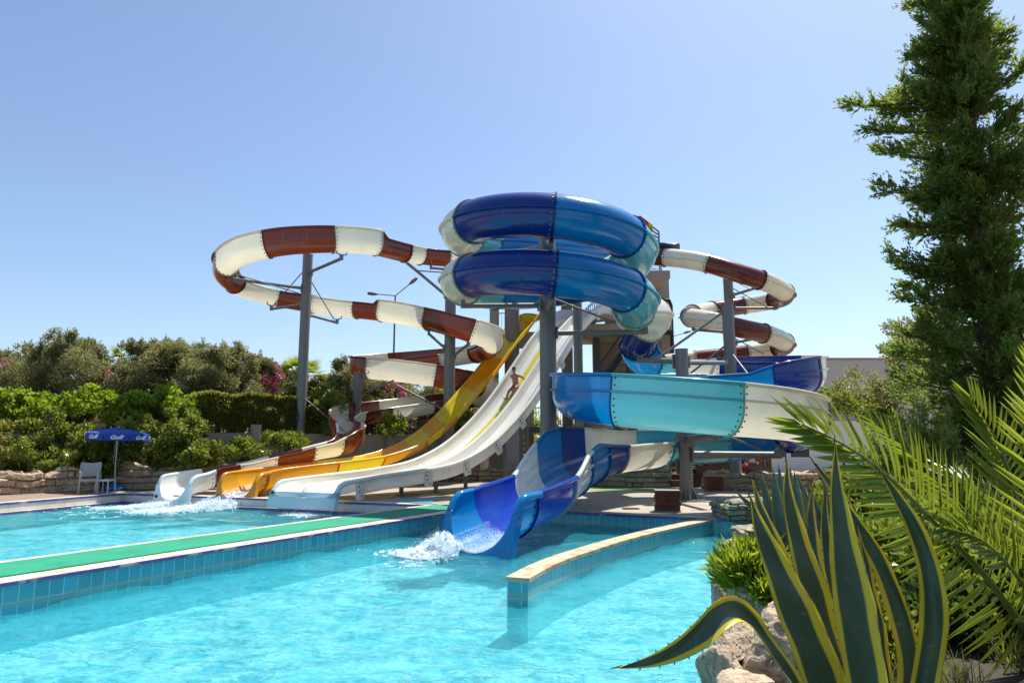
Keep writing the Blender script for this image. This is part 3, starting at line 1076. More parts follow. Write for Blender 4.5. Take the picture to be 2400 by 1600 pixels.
uv = o.data.uv_layers.new(name='UVMap')
# run the tiles along the curve
acc = np.concatenate([[0], np.cumsum(np.linalg.norm(np.diff(cen, axis=0), axis=1))])
co = np.array([v.co[:] for v in o.data.vertices]) + ORG[o]
for p in o.data.polygons:
    for li in p.loop_indices:
        v = co[o.data.loops[li].vertex_index]
        k = int(np.argmin(np.sum((cen - v[:2]) ** 2, 1)))
        endface = abs(np.dot(np.array(p.normal[:2]), tg[0])) > 0.8 and k == 0
        uu = np.dot(v[:2] - cen[0], nr[0]) + .5 if endface else acc[k]
        uv.data[li].uv = (uu if not endface else uu * 0.92, v[2] + 0.045)
tag(o, 'curved low wall of turquoise tiles standing in the front pool', 'pool wall')
cpb = MB()
wallstrip(cpb, FE - nr * 0.02, NE + nr * 0.02, -0.044, 0.005, 0, 0)
cpb.build('coping_stone', [M['coping']], o)

# ---------------------------------------------------------------- water
def water_material(name, tint=(0.62, 0.95, 0.985), caus=0.66, scale=4.6):
    t = NT(name)
    pos = t.coord('World')
    wob = t.noise(1.5, 4, coord='World', out='Color')
    vm = t.n('ShaderNodeVectorMath', _operation='MULTIPLY_ADD')
    t.l(wob, vm.inputs[0]); vm.inputs[1].default_value = (0.75, 0.75, 0); t.l(pos, vm.inputs[2])
    mp = t.n('ShaderNodeMapping'); mp.inputs['Scale'].default_value = (1, 1.0, 0)
    t.l(vm.outputs[0], mp.inputs[0])
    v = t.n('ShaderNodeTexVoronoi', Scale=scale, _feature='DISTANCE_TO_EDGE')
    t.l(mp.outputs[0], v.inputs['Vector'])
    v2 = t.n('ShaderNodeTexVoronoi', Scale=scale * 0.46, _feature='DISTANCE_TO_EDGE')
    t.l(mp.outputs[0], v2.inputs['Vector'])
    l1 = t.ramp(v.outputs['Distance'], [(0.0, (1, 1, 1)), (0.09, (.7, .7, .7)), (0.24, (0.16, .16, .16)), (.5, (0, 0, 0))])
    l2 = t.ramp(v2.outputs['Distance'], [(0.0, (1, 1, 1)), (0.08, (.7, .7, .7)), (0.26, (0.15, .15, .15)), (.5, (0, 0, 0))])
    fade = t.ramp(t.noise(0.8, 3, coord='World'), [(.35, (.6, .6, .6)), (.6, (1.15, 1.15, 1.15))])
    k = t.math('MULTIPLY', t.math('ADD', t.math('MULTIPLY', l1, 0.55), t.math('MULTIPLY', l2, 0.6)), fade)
    col = t.ramp(k, [(0.0, tuple(x * (1 - caus * y) for x, y in zip(tint, (.75, .52, .42)))), (0.22, tuple(x * (1 - caus * .75 * y) for x, y in zip(tint, (.75, .55, .42)))), (0.70, (1, 1, 1))])  # bright caustic light net painted into the water sheet's tint
    # fine ripples
    h1 = t.noise(3.2, 4, coord='World', stretch=(1.0, 1.6, 1), dist=0.8)
    h2 = t.noise(14, 3, coord='World', stretch=(1.0, 1.5, 1), dist=0.4)
    h3 = t.noise(34, 2, coord='World', dist=0.3)
    hb = t.math('ADD', t.math('ADD', h1, t.math('MULTIPLY', h2, 0.30)), t.math('MULTIPLY', h3, 0.07))
    nrm = t.bump(hb, 0.8, 0.13)
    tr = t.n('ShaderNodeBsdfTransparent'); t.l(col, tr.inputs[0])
    rf = t.n('ShaderNodeBsdfRefraction', IOR=1.33, Roughness=0.0); rf.inputs[0].default_value = (*[min(1, x * 1.08) for x in tint], 1); t.l(nrm, rf.inputs['Normal'])
    mx = t.n('ShaderNodeMixShader'); mx.inputs[0].default_value = 0.2
    t.l(tr.outputs[0], mx.inputs[1]); t.l(rf.outputs[0], mx.inputs[2])
    # a little milky scatter of the treated water
    df = t.n('ShaderNodeBsdfDiffuse'); df.inputs[0].default_value = (0.05, 0.62, 0.76, 1); t.l(nrm, df.inputs['Normal'])
    mx2 = t.n('ShaderNodeMixShader'); mx2.inputs[0].default_value = 0.15
    t.l(mx.outputs[0], mx2.inputs[1]); t.l(df.outputs[0], mx2.inputs[2])
    gl = t.n('ShaderNodeBsdfGlossy', Roughness=0.03); t.l(nrm, gl.inputs['Normal'])
    fr = t.n('ShaderNodeFresnel', IOR=1.33); t.l(nrm, fr.inputs['Normal'])
    mx3 = t.n('ShaderNodeMixShader'); t.l(t.math('MULTIPLY', fr.outputs[0], 0.85), mx3.inputs[0])
    t.l(mx2.outputs[0], mx3.inputs[1]); t.l(gl.outputs[0], mx3.inputs[2])
    return t.done(mx3.outputs[0])


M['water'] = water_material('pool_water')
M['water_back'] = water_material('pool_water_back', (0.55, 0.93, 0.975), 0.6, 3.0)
_wv = [(rng.uniform(0, 2 * PI), L, rng.uniform(0, 6.28)) for L in (2.6, 2.1, 1.7, 1.3, 1.05, .85, .7, .55, .46, .38, .31)]
def waveh(x, y, amp=1.0):
    h = 0 * x
    for a, L, ph in _wv:
        k = 2 * PI / L
        wx = x * math.cos(a) + y * math.sin(a)
        wob_ = 0.35 * np.sin(x * 0.9 + ph) + 0.35 * np.sin(y * 0.8 - ph)
        s = np.sin(k * (wx + wob_ * L * .5) + ph)
        h += 0.0115 * L ** 0.9 * (1 - 2 * np.abs(s) ** 1.0 * 0.5 + 0.5 * s - .5)
    return h * amp


def inside(pt, poly):
    x, y = pt
    r = False
    n = len(poly)
    for i in range(n):
        x1, y1 = poly[i]; x2, y2 = poly[(i + 1) % n]
        if (y1 > y) != (y2 > y) and x < (x2 - x1) * (y - y1) / (y2 - y1) + x1: r = not r
    return r


def water(name, poly, mat, step, amp):
    P2 = np.array(poly)
    x0, y0 = P2.min(0); x1, y1 = P2.max(0)
    bm = bmesh.new()
    vs = [bm.verts.new((p[0], p[1], 0)) for p in poly]
    f = bm.faces.new(vs)
    for ax, lo, hi in ((0, x0, x1), (1, y0, y1)):
        for c in np.arange(lo + step, hi, step):
            co = [0, 0, 0]; no = [0, 0, 0]; co[ax] = c; no[ax] = 1
            bmesh.ops.bisect_plane(bm, geom=bm.verts[:] + bm.edges[:] + bm.faces[:], plane_co=co, plane_no=no)
    bmesh.ops.triangulate(bm, faces=[f for f in bm.faces if len(f.verts) > 4])
    bm.normal_update()
    for f in bm.faces:
        if f.normal.z < 0: f.normal_flip()
        f.smooth = True
    for v in bm.verts:
        v.co.z = WZ + float(waveh(np.array(v.co.x), np.array(v.co.y), amp))
    me = bpy.data.meshes.new(name)
    bm.to_mesh(me); bm.free()
    o = link(name, me, mat, None, (0, 0, 0))
    return tag(o, kind='structure')


fp_in = [p for p in front_pool]
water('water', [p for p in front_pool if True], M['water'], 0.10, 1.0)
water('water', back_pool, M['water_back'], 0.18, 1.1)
# ---------------------------------------------------------------- galvanised posts with their arms
SUPG = 'galvanised steel posts carrying the slides'
def post(px, Y, top_py, dia, label, arms=(), base=0.0, ref_py=900, plate=True, mat='steel', extra_top=0.0):
    q = P(px, ref_py, Y)
    x, y = q[0], q[1]
    ztop = P(px, top_py, Y)[2] + extra_top
    root = empty('support_post', (x, y, base), label, 'post', SUPG)
    mb = MB()
    mb.tube([(x, y, base), (x, y, ztop)], dia / 2, 28, 0)
    mb.tube([(x, y, ztop), (x, y, ztop + .012)], dia / 2 + .012, 28, 0)
    for zz in np.arange(base + 3.0, ztop - .5, 3.0):
        mb.tube([(x, y, zz), (x, y, zz + .012)], dia / 2 + .003, 28, 0, cap=False)
    mb.build('post', M[mat], root)
    if plate:
        mb = MB()
        mb.box((x, y, base + .017), (dia * 2.3, dia * 2.3, .03))
        for k in range(8):
            a = k * PI / 4
            d = np.array([math.cos(a), math.sin(a), 0])
            n = np.array([-d[1], d[0], 0]) * .012
            c = np.array([x, y, base + .034])
            r0, r1 = dia / 2 - .01, dia * 1.05
            vs = [c + d * r0 - n, c + d * r1 - n, c + d * r1 - n + [0, 0, .03], c + d * r0 - n + [0, 0, .38], c + d * r0 + n, c + d * r1 + n, c + d * r1 + n + [0, 0, .03], c + d * r0 + n + [0, 0, .38]]
            mb.add(vs, [(0, 1, 2, 3), (7, 6, 5, 4), (0, 4, 5, 1), (1, 5, 6, 2), (2, 6, 7, 3), (3, 7, 4, 0)])
        mb.build('base_plate', M[mat], root)
    for arm in arms:
        kind, py0, ex, ey, eY, th = arm[:6]
        tip = P(ex, ey, eY)
        d = np.array([tip[0] - x, tip[1] - y]); d /= (np.linalg.norm(d) + 1e-9)
        z0 = P(px, py0, Y)[2]
        a = np.array([x + d[0] * dia * .48, y + d[1] * dia * .48, z0])
        mb = MB()
        if kind == 'arm':
            mb.tube([a, tip], th / 2, 12, 0)
            mb.box((a[0] + d[0] * .02, a[1] + d[1] * .02, z0), (.06, th * 2.2, th * 2.2), math.atan2(d[1], d[0]))
            # pin, saddle and cradle under the flume
            mb.box((tip[0], tip[1], tip[2] + .05), (th * .9, th * .9, .22), math.atan2(d[1], d[0]))
            for k in (-1, 1):
                mb.beam((tip[0], tip[1], tip[2] + .16), (tip[0] + k * -d[1] * .22, tip[1] + k * d[0] * .22, tip[2] + .2), .05, .04)
                mb.beam((tip[0] + k * -d[1] * .22, tip[1] + k * d[0] * .22, tip[2] + .19), (tip[0] + k * -d[1] * .24, tip[1] + k * d[0] * .24, tip[2] + .32), .04, .04)
            mb.build('support_arm', M[mat], root)
        else:
            mb.tube([a, tip], th / 2, 8, 0)
            mb.build('brace', M[mat], root)
    return root


post(708, 30.6, 598, .45, 'tall grey steel post inside the high left loop of the brown and cream flume',
     [('arm', 676, 535, 652, 29.6, .14), ('arm', 640, 800, 606, 28.3, .14), ('arm', 712, 636, 724, 32.6, .13), ('arm', 735, 790, 756, 33.4, .13),
      ('tie', 630, 640, 716, 32.4, .05), ('tie', 650, 780, 744, 33.2, .05), ('tie', 935, 812, 1014, 29.8, .05), ('tie', 690, 545, 640, 29.4, .05)])
post(1053, 31.75, 688, .52, 'thick grey steel post left of the blue spiral, crossing the lower brown loops',
     [('arm', 692, 955, 617, 31.0, .14), ('arm', 632, 1010, 628, 31.5, .12), ('arm', 815, 1005, 782, 31.6, .13), ('arm', 835, 1098, 806, 31.0, .13), ('tie', 640, 975, 634, 31.2, .06), ('tie', 960, 925, 900, 31.2, .09)])
post(1285, 22.0, 560, .54, 'thickest grey steel post standing in the middle of the blue spiral',
     [('arm', 716, 1085, 717, 21.4, .16), ('arm', 780, 1512, 778, 22.4, .17), ('arm', 598, 1115, 606, 24.2, .12), ('arm', 730, 1292, 700, 19.4, .15), ('arm', 576, 1292, 566, 19.5, .15), ('tie', 640, 1372, 606, 24.6, .08), ('tie', 700, 1482, 772, 22.9, .07), ('tie', 572, 1120, 606, 23.9, .06)])
post(1356, 27.4, 690, .37, 'slim grey steel post between the spiral post and the white slide top', [('tie', 725, 1305, 695, 25.4, .1)])
post(1600, 21.0, 819, .39, 'short grey steel post with a flared foot, by the turquoise loop',
     [('arm', 845, 1500, 843, 25.2, .2), ('arm', 848, 1700, 850, 24.0, .16), ('arm', 998, 1372, 995, 20.2, .19), ('arm', 1030, 1676, 1022, 18.6, .21), ('arm', 1064, 1832, 1066, 20.6, .20), ('arm', 1092, 1545, 1086, 21.9, .17), ('tie', 1000, 1560, 1082, 21.9, .07), ('tie', 985, 1788, 1056, 21.4, .07), ('tie', 1010, 1660, 1016, 18.9, .06)])
post(1714, 25.6, 718, .43, 'grey steel post on the right with a long strut, inside the dark blue bend',
     [('tie', 732, 1538, 842, 25.4, .10), ('arm', 776, 1625, 772, 30.2, .13), ('tie', 812, 1612, 880, 26.0, .08), ('tie', 830, 1775, 905, 23.4, .06)])
post(1718, 31.2, 646, .44, 'tall grey steel post inside the closed brown tube loops',
     [('arm', 694, 1774, 674, 29.7, .13), ('arm', 722, 1820, 722, 31.2, .13), ('arm', 804, 1788, 790, 29.9, .12), ('tie', 656, 1760, 678, 29.9, .05), ('tie', 676, 1798, 720, 31.0, .05), ('tie', 774, 1770, 794, 30.0, .05), ('tie', 790, 1795, 832, 32.6, .05)])
post(838, 32.6, 872, .40, 'short dark grey steel post under the left end of the middle brown and cream bend',
     [('arm', 952, 852, 884, 32.0, .12), ('tie', 924, 922, 892, 31.4, .10)])

# slim posts under the yellow and the white slide
for (px, py, nm, pth) in ((1152, 1046, 'slim grey post under the white slide, in front of the pale concrete pier', wp), (1205, 1040, 'slim grey post under the steeper part of the white slide', wp), (1252, 1000, 'slim grey post under the white slide, next to the spiral post', wp)):
    i = int(np.argmin([abs(1200 + F * q[0] / (q[1] * cp_ + (q[2] - 1.6) * sp_) - px) for q in pth.p]))
    q = pth.p[i]
    root = empty('slide_prop', (q[0] + .5, q[1] - .45, 0), nm, 'post', 'slim posts under the straight slides')
    mb = MB(); mb.tube([(q[0] + .5, q[1] - .45, 0), (q[0] + .5, q[1] - .45, q[2] - .12)], .085, 14)
    mb.build('post', M['steel_dark'], root)
    mb = MB(); mb.box((q[0] + .5, q[1] - .45, .012), (.34, .34, .02)); mb.build('base_plate', M['steel_dark'], root)
for k, (pth, fr, nm) in enumerate(((wp, .80, 'short stub post under the flat run-out of the white slide, nearest the pool'), (wp, .72, 'short stub post under the white slide where it starts to rise'), (wp, .64, 'stub post under the white slide bend, behind the green walkway end'),
                                   (yp, .86, 'short stub post under the yellow slide run-out'), (yp, .55, 'tall thin post under the steep part of the yellow slide'), (brp, .93, 'short stub post under the brown and cream run-out'))):
    i = int(fr * (len(pth.p) - 1)); q = pth.p[i]
    zt = q[2] - (0.1 if pth is wp else .5)
    root = empty('slide_prop', (q[0], q[1], 0), nm, 'post', 'slim posts under the straight slides')
    mb = MB(); mb.tube([(q[0], q[1], 0), (q[0], q[1], max(.1, zt))], .075, 14)
    mb.build('post', M['steel_dark'], root)
    mb = MB(); mb.box((q[0], q[1], .012), (.3, .3, .02)); mb.build('base_plate', M['steel_dark'], root)

# ---------------------------------------------------------------- tower
M['concrete'] = plain('concrete_beige', (0.42, 0.36, 0.29), 0.85, 0, 0.13, 1.5, 0.25, 20)
M['concrete_grey'] = plain('concrete_grey', (0.20, 0.185, 0.165), 0.85, 0, 0.15, 1.2, 0.3, 14)
M['pier'] = plain('pier_render', (0.40, 0.40, 0.40), 0.8, 0, 0.12, 1.4, 0.2)
M['rail'] = plain('painted_rail', (0.10, 0.11, 0.13), 0.4, 0.3)
M['dark'] = plain('dark_steel', (0.03, 0.03, 0.035), 0.5, 0.3)
tx0, tx1, ty0, ty1 = 0.2, 7.6, 34.4, 39.0
root = empty('slide_tower', ((tx0 + tx1) / 2, (ty0 + ty1) / 2, 0), 'beige concrete launch tower with stairs and railings rising behind the slides', 'tower')
TOWER = root
for (px, Y, zt, r) in ((1200, 34.6, 10.4, .38), (1480, 35.0, 10.4, .26), (1400, 36.8, 8.0, .2)):
    q = P(px, 900, Y)
    mb = MB(); mb.tube([(q[0], q[1], 0), (q[0], q[1], zt)], r, 24); mb.build('column', M['concrete_grey'], root)
for (px, Y, zt, wx) in ((1158, 36.6, 10.4, .5), (1560, 36.2, 10.9, .62), (1330, 38.2, 10.4, .6), (1440, 38.6, 10.4, .9), (1240, 38.8, 8.0, .5)):
    q = P(px, 900, Y)
    mb = MB(); mb.box((q[0], q[1], zt / 2), (wx, .5, zt)); mb.build('pier', M['concrete'], root)
def slab(pxa, pxb, ya, yb, z, th=.3, mat='concrete', name='floor_slab'):
    xa = P(pxa, 900, ya)[0]; xb = P(pxb, 900, ya)[0]
    mb = MB(); mb.box(((xa + xb) / 2, (ya + yb) / 2, z - th / 2), (xb - xa, yb - ya, th))
    mb.build(name, M[mat], root)
    return xa, xb
slab(1160, 1320, 34.9, 39.0, 7.45)
slab(1345, 1580, 34.2, 39.2, 7.75, .34)
slab(1440, 1580, 33.5, 39.4, 10.35, .4)
slab(1090, 1440, 35.5, 39.4, 10.35, .3)
slab(1380, 1500, 34.4, 38.0, 4.7, .25, 'concrete_grey')
slab(1345, 1580, 34.15, 34.32, 7.40, .22, 'dark', 'edge_beam')
# back wall panel below the middle platform, and one behind the white start
mb = MB(); a = P(1392, 900, 38.0); b = P(1500, 900, 38.0)
mb.box(((a[0] + b[0]) / 2, 38.4, 5.6), (b[0] - a[0], .18, 3.6)); mb.build('wall_panel', M['concrete'], root)
def railing(a, b, h=1.0, step=.14, name='railing'):
    a = np.array(a, float); b = np.array(b, float)
    mb = MB()
    L = np.linalg.norm(b - a)
    up = np.array([0, 0, h])
    for f in (1.0, .12):
        mb.tube([a + up * f, b + up * f], .024, 8)
    n = max(2, int(L / step))
    for k in range(n + 1):
        p = a + (b - a) * k / n
        thick = .022 if k % 8 == 0 else .010
        mb.tube([p + up * (.0 if k % 8 == 0 else .12), p + up], thick, 6, cap=False)
    mb.build(name, M['rail'], root)
def X(px, Y): return P(px, 900, Y)[0]
railing((X(1168, 35.0), 35.0, 7.45), (X(1190, 35.0), 35.0, 7.45), 1.0)
railing((X(1455, 34.4), 34.4, 7.75), (X(1575, 34.4), 34.4, 7.75), 1.0)
railing((X(1402, 34.6), 34.6, 4.7), (X(1498, 34.6), 34.6, 4.7), 1.0)
railing((X(1402, 37.9), 37.9, 4.7), (X(1498, 37.9), 37.9, 4.7), 1.0)
railing((X(1290, 35.7), 35.7, 10.35), (X(1440, 35.7), 35.7, 10.35), 1.0)
railing((X(1450, 33.7), 33.7, 10.35), (X(1560, 33.7), 33.7, 10.35), 1.0)
railing((X(1205, 36), 36, 2.6), (X(1345, 36), 36, 2.6), 1.0)
slab(1190, 1360, 35.8, 38.5, 2.6, .3, 'concrete_grey')
# stairs
def stairs(pa, pb, n=12, wd=1.2):
    pa = np.array(pa, float); pb = np.array(pb, float)
    mb = MB()
    d = (pb - pa); dh = np.array([d[0], d[1], 0]); L = np.linalg.norm(dh); t = dh / L
    for k in range(n):
        c = pa + d * (k + .5) / n
        mb.box(c, (L / n * 1.05, wd, .05), math.atan2(t[1], t[0]))
    s = np.array([-t[1], t[0], 0])
    for k in (-1, 1):
        mb.beam(pa + s * k * wd / 2 - [0, 0, .1], pb + s * k * wd / 2 - [0, 0, .1], .05, .24)
    mb.build('stair_flight', M['dark'], root)
    for k in (-1, 1):
        railing(pa + s * k * wd / 2 + [0, 0, .05], pb + s * k * wd / 2 + [0, 0, .05], .95, .16, 'stair_railing')
stairs((X(1402, 35.6), 35.6, 4.7), (X(1500, 35.6), 35.6, 7.7))
stairs((X(1500, 37.0), 37.0, 0), (X(1400, 37.0), 37.0, 4.7), 20)
stairs((X(1360, 37.4), 37.4, 7.75), (X(1470, 37.4), 37.4, 10.3), 12)
# lower piers and slats behind the slides
for (px, Y, w_, zt, m) in ((1198, 34.0, .80, 2.7, 'pier'), (1222, 34.6, .22, 2.7, 'concrete'), (1172, 35.2, .3, 2.4, 'pier'), (1290, 34.6, .5, 4.4, 'concrete_grey'), (1330, 36, .35, 7.5, 'concrete_grey'), (1385, 35, .35, 4.5, 'concrete_grey'), (1545, 35.5, .3, 7.5, 'concrete_grey')):
    mb = MB(); mb.box((X(px, Y), Y, zt / 2), (w_, .4, zt)); mb.build('pier', M[m], root)
mb = MB(); mb.tube([(X(1547, 35.6), 35.6, 9.3), (X(1576, 35.6), 35.6, 9.25), (X(1579, 35.6), 35.6, 9.0), (X(1579, 35.6), 35.6, 0)], .1, 10)
mb.build('drain_pipe', M['dark'], root)
# shade canopy over the top landing: red and yellow cloth on a steel frame
zc = P(1556, 543, 34.2)[2]; RISE = .75
mb = MB()
c0 = np.array([X(1556, 34.2), 34.2, zc]); c1 = np.array([X(1340, 34.6), 34.6, zc + .2])
for q in ((X(1556, 34.2), 34.2), (X(1556, 38.8), 38.8), (X(1330, 38.8), 38.8), (X(1330, 34.8), 34.8)):
    mb.tube([(q[0], q[1], 10.3), (q[0], q[1], zc)], .045, 8)
xm = X(1492, 36.5)
for y in np.linspace(34.2, 38.8, 9):
    mb.beam((X(1556, y), y, zc), (xm, y, zc + RISE), .05, .07); mb.beam((xm, y, zc + RISE), (X(1330, y), y, zc), .05, .07)
mb.beam((X(1556, 34.2), 34.2, zc), (X(1556, 38.8), 38.8, zc), .06); mb.beam((X(1330, 34.2), 34.2, zc), (X(1330, 38.8), 38.8, zc), .06)
mb.build('canopy_frame', M['steel'], root)
M['cloth_red'] = plain('canvas_red', (0.62, 0.02, 0.02), 0.8, 0, .05)
M['cloth_yellow'] = plain('canvas_yellow', (0.85, 0.55, 0.02), 0.8, 0, .05)
def clothstrip(f0, f1, m, sgn):
    mb = MB()
    A = []
    for y in np.linspace(34.1, 38.9, 8):
        e_ = X(1556, y) if sgn > 0 else X(1330, y)
        A.append([(e_ + (xm - e_) * f, y, zc + .07 + RISE * f + .03 * math.sin(y * 4)) for f in (f0, f1)])
    mb.grid(np.array(A), 0)
    for y in (34.08,):
        e_ = X(1556, y) if sgn > 0 else X(1330, y)
        mb.add([(e_ + (xm - e_) * f0, y, zc + .07 + RISE * f0), (e_ + (xm - e_) * f1, y, zc + .07 + RISE * f1), (e_ + (xm - e_) * f1, y, zc - .08 + RISE * f1), (e_ + (xm - e_) * f0, y, zc - .08 + RISE * f0)], [(0, 1, 2, 3)])
    mb.build('canopy_cloth', M[m], root)
clothstrip(.3, .55, 'cloth_yellow', 1); clothstrip(.55, 1.0, 'cloth_red', 1)
clothstrip(.1, .5, 'cloth_yellow', -1); clothstrip(.5, 1.0, 'cloth_red', -1)
# dark cloth bundle lying on the start of the brown tube
mb = MB()
bm = bmesh.new(); bmesh.ops.create_icosphere(bm, subdivisions=3, radius=1)
c = P(1566, 578, 31.0)
vs = [c + np.array([v.co.x * .55, v.co.y * .4, v.co.z * .14 + .12 * abs(v.co.x) * math.sin(v.co.y * 3 + v.co.x * 4)]) for v in bm.verts]
mb.add(vs, [[v.index for v in f.verts] for f in bm.faces], 0, True); bm.free()
M['tarp'] = plain('tarp_blue', (0.02, 0.07, 0.14), .6, 0, .2)
tag(mb.build('folded_tarp', M['tarp'], None, tuple(c)), 'crumpled dark blue tarp lying on top of the brown and cream tube start', 'tarp')

# ---------------------------------------------------------------- street lamps far behind
def street_lamp(px, Y, top_py, heads, label, base=0.0):
    q = P(px, 900, Y); zt = P(px, top_py, Y)[2]
    root = empty('street_lamp', (q[0], q[1], base), label, 'lamp', 'street lamps behind the trees')
    mb = MB(); mb.tube([(q[0], q[1], base), (q[0], q[1], zt)], [.09, .055], 10); mb.build('pole', M['steel'], root)
    for ex, ey in heads:
        e_ = P(ex, ey, Y)
        t_ = np.array([q[0], q[1], zt])
        d = (e_ - t_) / np.linalg.norm(e_ - t_)
        mb = MB(); mb.tube([t_, e_], .035, 8); a = mb.build('lamp_arm', M['steel'], root)
        mb = MB(); mb.tube([e_ - d * .1, e_ + d * .2, e_ + d * .55, e_ + d * .62], [.06, .13, .11, .04], 10)
        mb.build('lamp_head', M['steel'], a)
street_lamp(921, 46, 693, [(882, 689), (962, 664)], 'twin headed street lamp rising above the trees left of the blue spiral', 1.2)
street_lamp(1545, 60, 800, [(1604, 780)], 'single arm street lamp far off to the right of the launch tower', 0)
# ---------------------------------------------------------------- faux rock
def rock_material(name, a, b, algae=0.0):
    t = NT(name)
    n1 = t.noise(2.2, 6, coord='World'); n2 = t.noise(11, 6, coord='World'); n3 = t.noise(45, 4, coord='World')
    c = t.mix(n1, a, b)
    c = t.mix(t.ramp(n2, [(.35, (.7, .7, .7)), (.55, (0, 0, 0))]), c, tuple(x * .5 for x in a))
    c = t.mix(t.ramp(n3, [(.55, (0, 0, 0)), (.8, (.5, .5, .5))]), c, tuple(min(1, x * 1.35) for x in b))
    if algae:
        st = t.noise(1.6, 4, coord='World', stretch=(1.5, 1.5, .5))
        c = t.mix(t.ramp(st, [(.44, (0, 0, 0)), (.62, (algae, algae, algae))]), c, (0.13, 0.21, 0.15))
    h = t.math('ADD', t.math('MULTIPLY', n2, .7), t.math('MULTIPLY', n3, .35))
    return t.done(t.bsdf(c, .88, t.bump(h, .8, .05)))


M['rock'] = rock_material('rock_tan', (0.32, 0.23, 0.14), (0.56, 0.43, 0.28))
M['rock_wet'] = rock_material('rock_tan_algae', (0.27, 0.21, 0.14), (0.50, 0.40, 0.27), .6)
M['rock_near'] = rock_material('rock_pinkish', (0.33, 0.245, 0.165), (0.58, 0.46, 0.33))
from mathutils import noise as mn


def rock_wall(pts, label, h=.55, th=.6, course=.2, block=.55, seed=0, mat='rock', batter=.1):
    """a low moulded rock wall, its blocks part of its surface"""
    pts = [np.array([p[0], p[1], 0]) for p in pts]
    L = np.concatenate([[0], np.cumsum([np.linalg.norm(pts[i + 1] - pts[i]) for i in range(len(pts) - 1)])])
    n = max(8, int(L[-1] / .035))
    r = random.Random(seed)
    s = np.linspace(0, L[-1], n)
    B = np.array([[np.interp(q, L, [p[k] for p in pts]) for k in range(3)] for q in s])
    tg_ = np.gradient(B, axis=0); tg_ /= np.linalg.norm(tg_, axis=1)[:, None]
    N = np.stack([tg_[:, 1], -tg_[:, 0], 0 * tg_[:, 0]], 1)
    nh = int(h / .03) + 1
    prof = [('f', k / nh) for k in range(nh + 1)] + [('t', k / 8) for k in range(1, 9)] + [('b', 1 - k / 4) for k in range(1, 5)]
    A = np.zeros((n, len(prof), 3))
    jit = [[r.uniform(.45, 1.7) for _ in range(400)] for _ in range(12)]
    edges = [np.cumsum([block * q for q in J]) for J in jit]
    for i in range(n):
        topv = h * (1 + .34 * mn.noise(Vector((s[i] * .8, seed, 0))) + .22 * mn.noise(Vector((s[i] * 1.9, seed, 3))) + .10 * mn.noise(Vector((s[i] * 4.6, seed, 3))))
        for j, (kind, f) in enumerate(prof):
            if kind == 'f':
                z = topv * f; off = th / 2 + batter * (1 - f)
            elif kind == 't':
                z = topv; off = th / 2 - th * f
            else:
                z = topv * f; off = -th / 2
            disp = 0.0
            if kind == 'f' or kind == 't':
                zz = z + .09 * mn.noise(Vector((s[i] * 1.3, seed, 7)))
                row = min(11, max(0, int(zz / course))); fr = zz / course - row
                e = edges[row]
                k = int(np.searchsorted(e, s[i]))
                lo = e[k - 1] if k else 0; hi = e[k]
                db = min(s[i] - lo, hi - s[i]); dv_ = min(fr, 1 - fr) * course if kind == 'f' else .1
                gap = min(db, dv_)
                rb_ = random.Random(k * 13 + row * 101 + seed)
                disp = .20 * (rb_.random() - .4) - .10 * math.exp(-(gap / .018) ** 2) + (rb_.random() - .5) * .16 * (s[i] - lo - (hi - lo) / 2) + (rb_.random() - .5) * .3 * (fr - .5) * course
            nz = mn.fractal(Vector((s[i] * 3, z * 4, off * 3 + seed)), 1, 2, 4) * .03
            if kind == 't':
                A[i, j] = B[i] + N[i] * off + np.array([0, 0, z + disp * .6 + nz - .10 * max(0, abs(f - .5) * 2 - .7)])
            else:
                A[i, j] = B[i] + N[i] * (off + disp + nz) + np.array([0, 0, z])
    mb = MB(); mb.grid(A, 0, False)
    for i in (0, n - 1):
        c = A[i].mean(0)
        mb.add(list(A[i]) + [c], [(k, k + 1, len(prof)) for k in range(len(prof) - 1)], 0)
    o = mb.build('rock_wall', M[mat], None, tuple(B[n // 2]))
    return tag(o, label, 'rock wall', 'low moulded rock walls')


def g2(px, py): return G(px, py, 0)[:2]
rock_wall([g2(650, 1128) + np.array([2, 1.5]), g2(560, 1138), g2(480, 1142), g2(380, 1146), g2(300, 1146), g2(255, 1146)][::-1], 'low tan rock wall behind the parasol base, left of the brown flume end', .88, .7, .24, .6, 3)
rock_wall([g2(232, 1150), g2(150, 1152), g2(60, 1156), g2(-80, 1164), g2(-260, 1180)][::-1], 'low tan rock wall at the far left, below the bushes and left of the pale chair', .72, .8, .24, .7, 5)
rock_wall([P(1360, 900, 29)[:2], P(1440, 900, 27.6)[:2], P(1530, 900, 27.6)[:2], P(1560, 900, 28.4)[:2]], 'low tan rock wall behind the bright green turf strip, left of the wooden steps', .72, .7, .2, .5, 8, 'rock_wet')
rock_wall([P(1655, 900, 27.0)[:2], P(1720, 900, 25.6)[:2], P(1790, 900, 25.0)[:2], P(1900, 900, 25.0)[:2], P(2010, 900, 24)[:2]], 'low tan rock wall in front of the wooden bridge, behind the second brick stack', .66, .8, .22, .6, 11)
rock_wall([P(1040, 900, 33.0)[:2], P(1200, 900, 33.2)[:2], P(1345, 900, 31.8)[:2]], 'low shaded rock wall at the foot of the launch tower, under the white slide', .6, .6, .2, .5, 13)


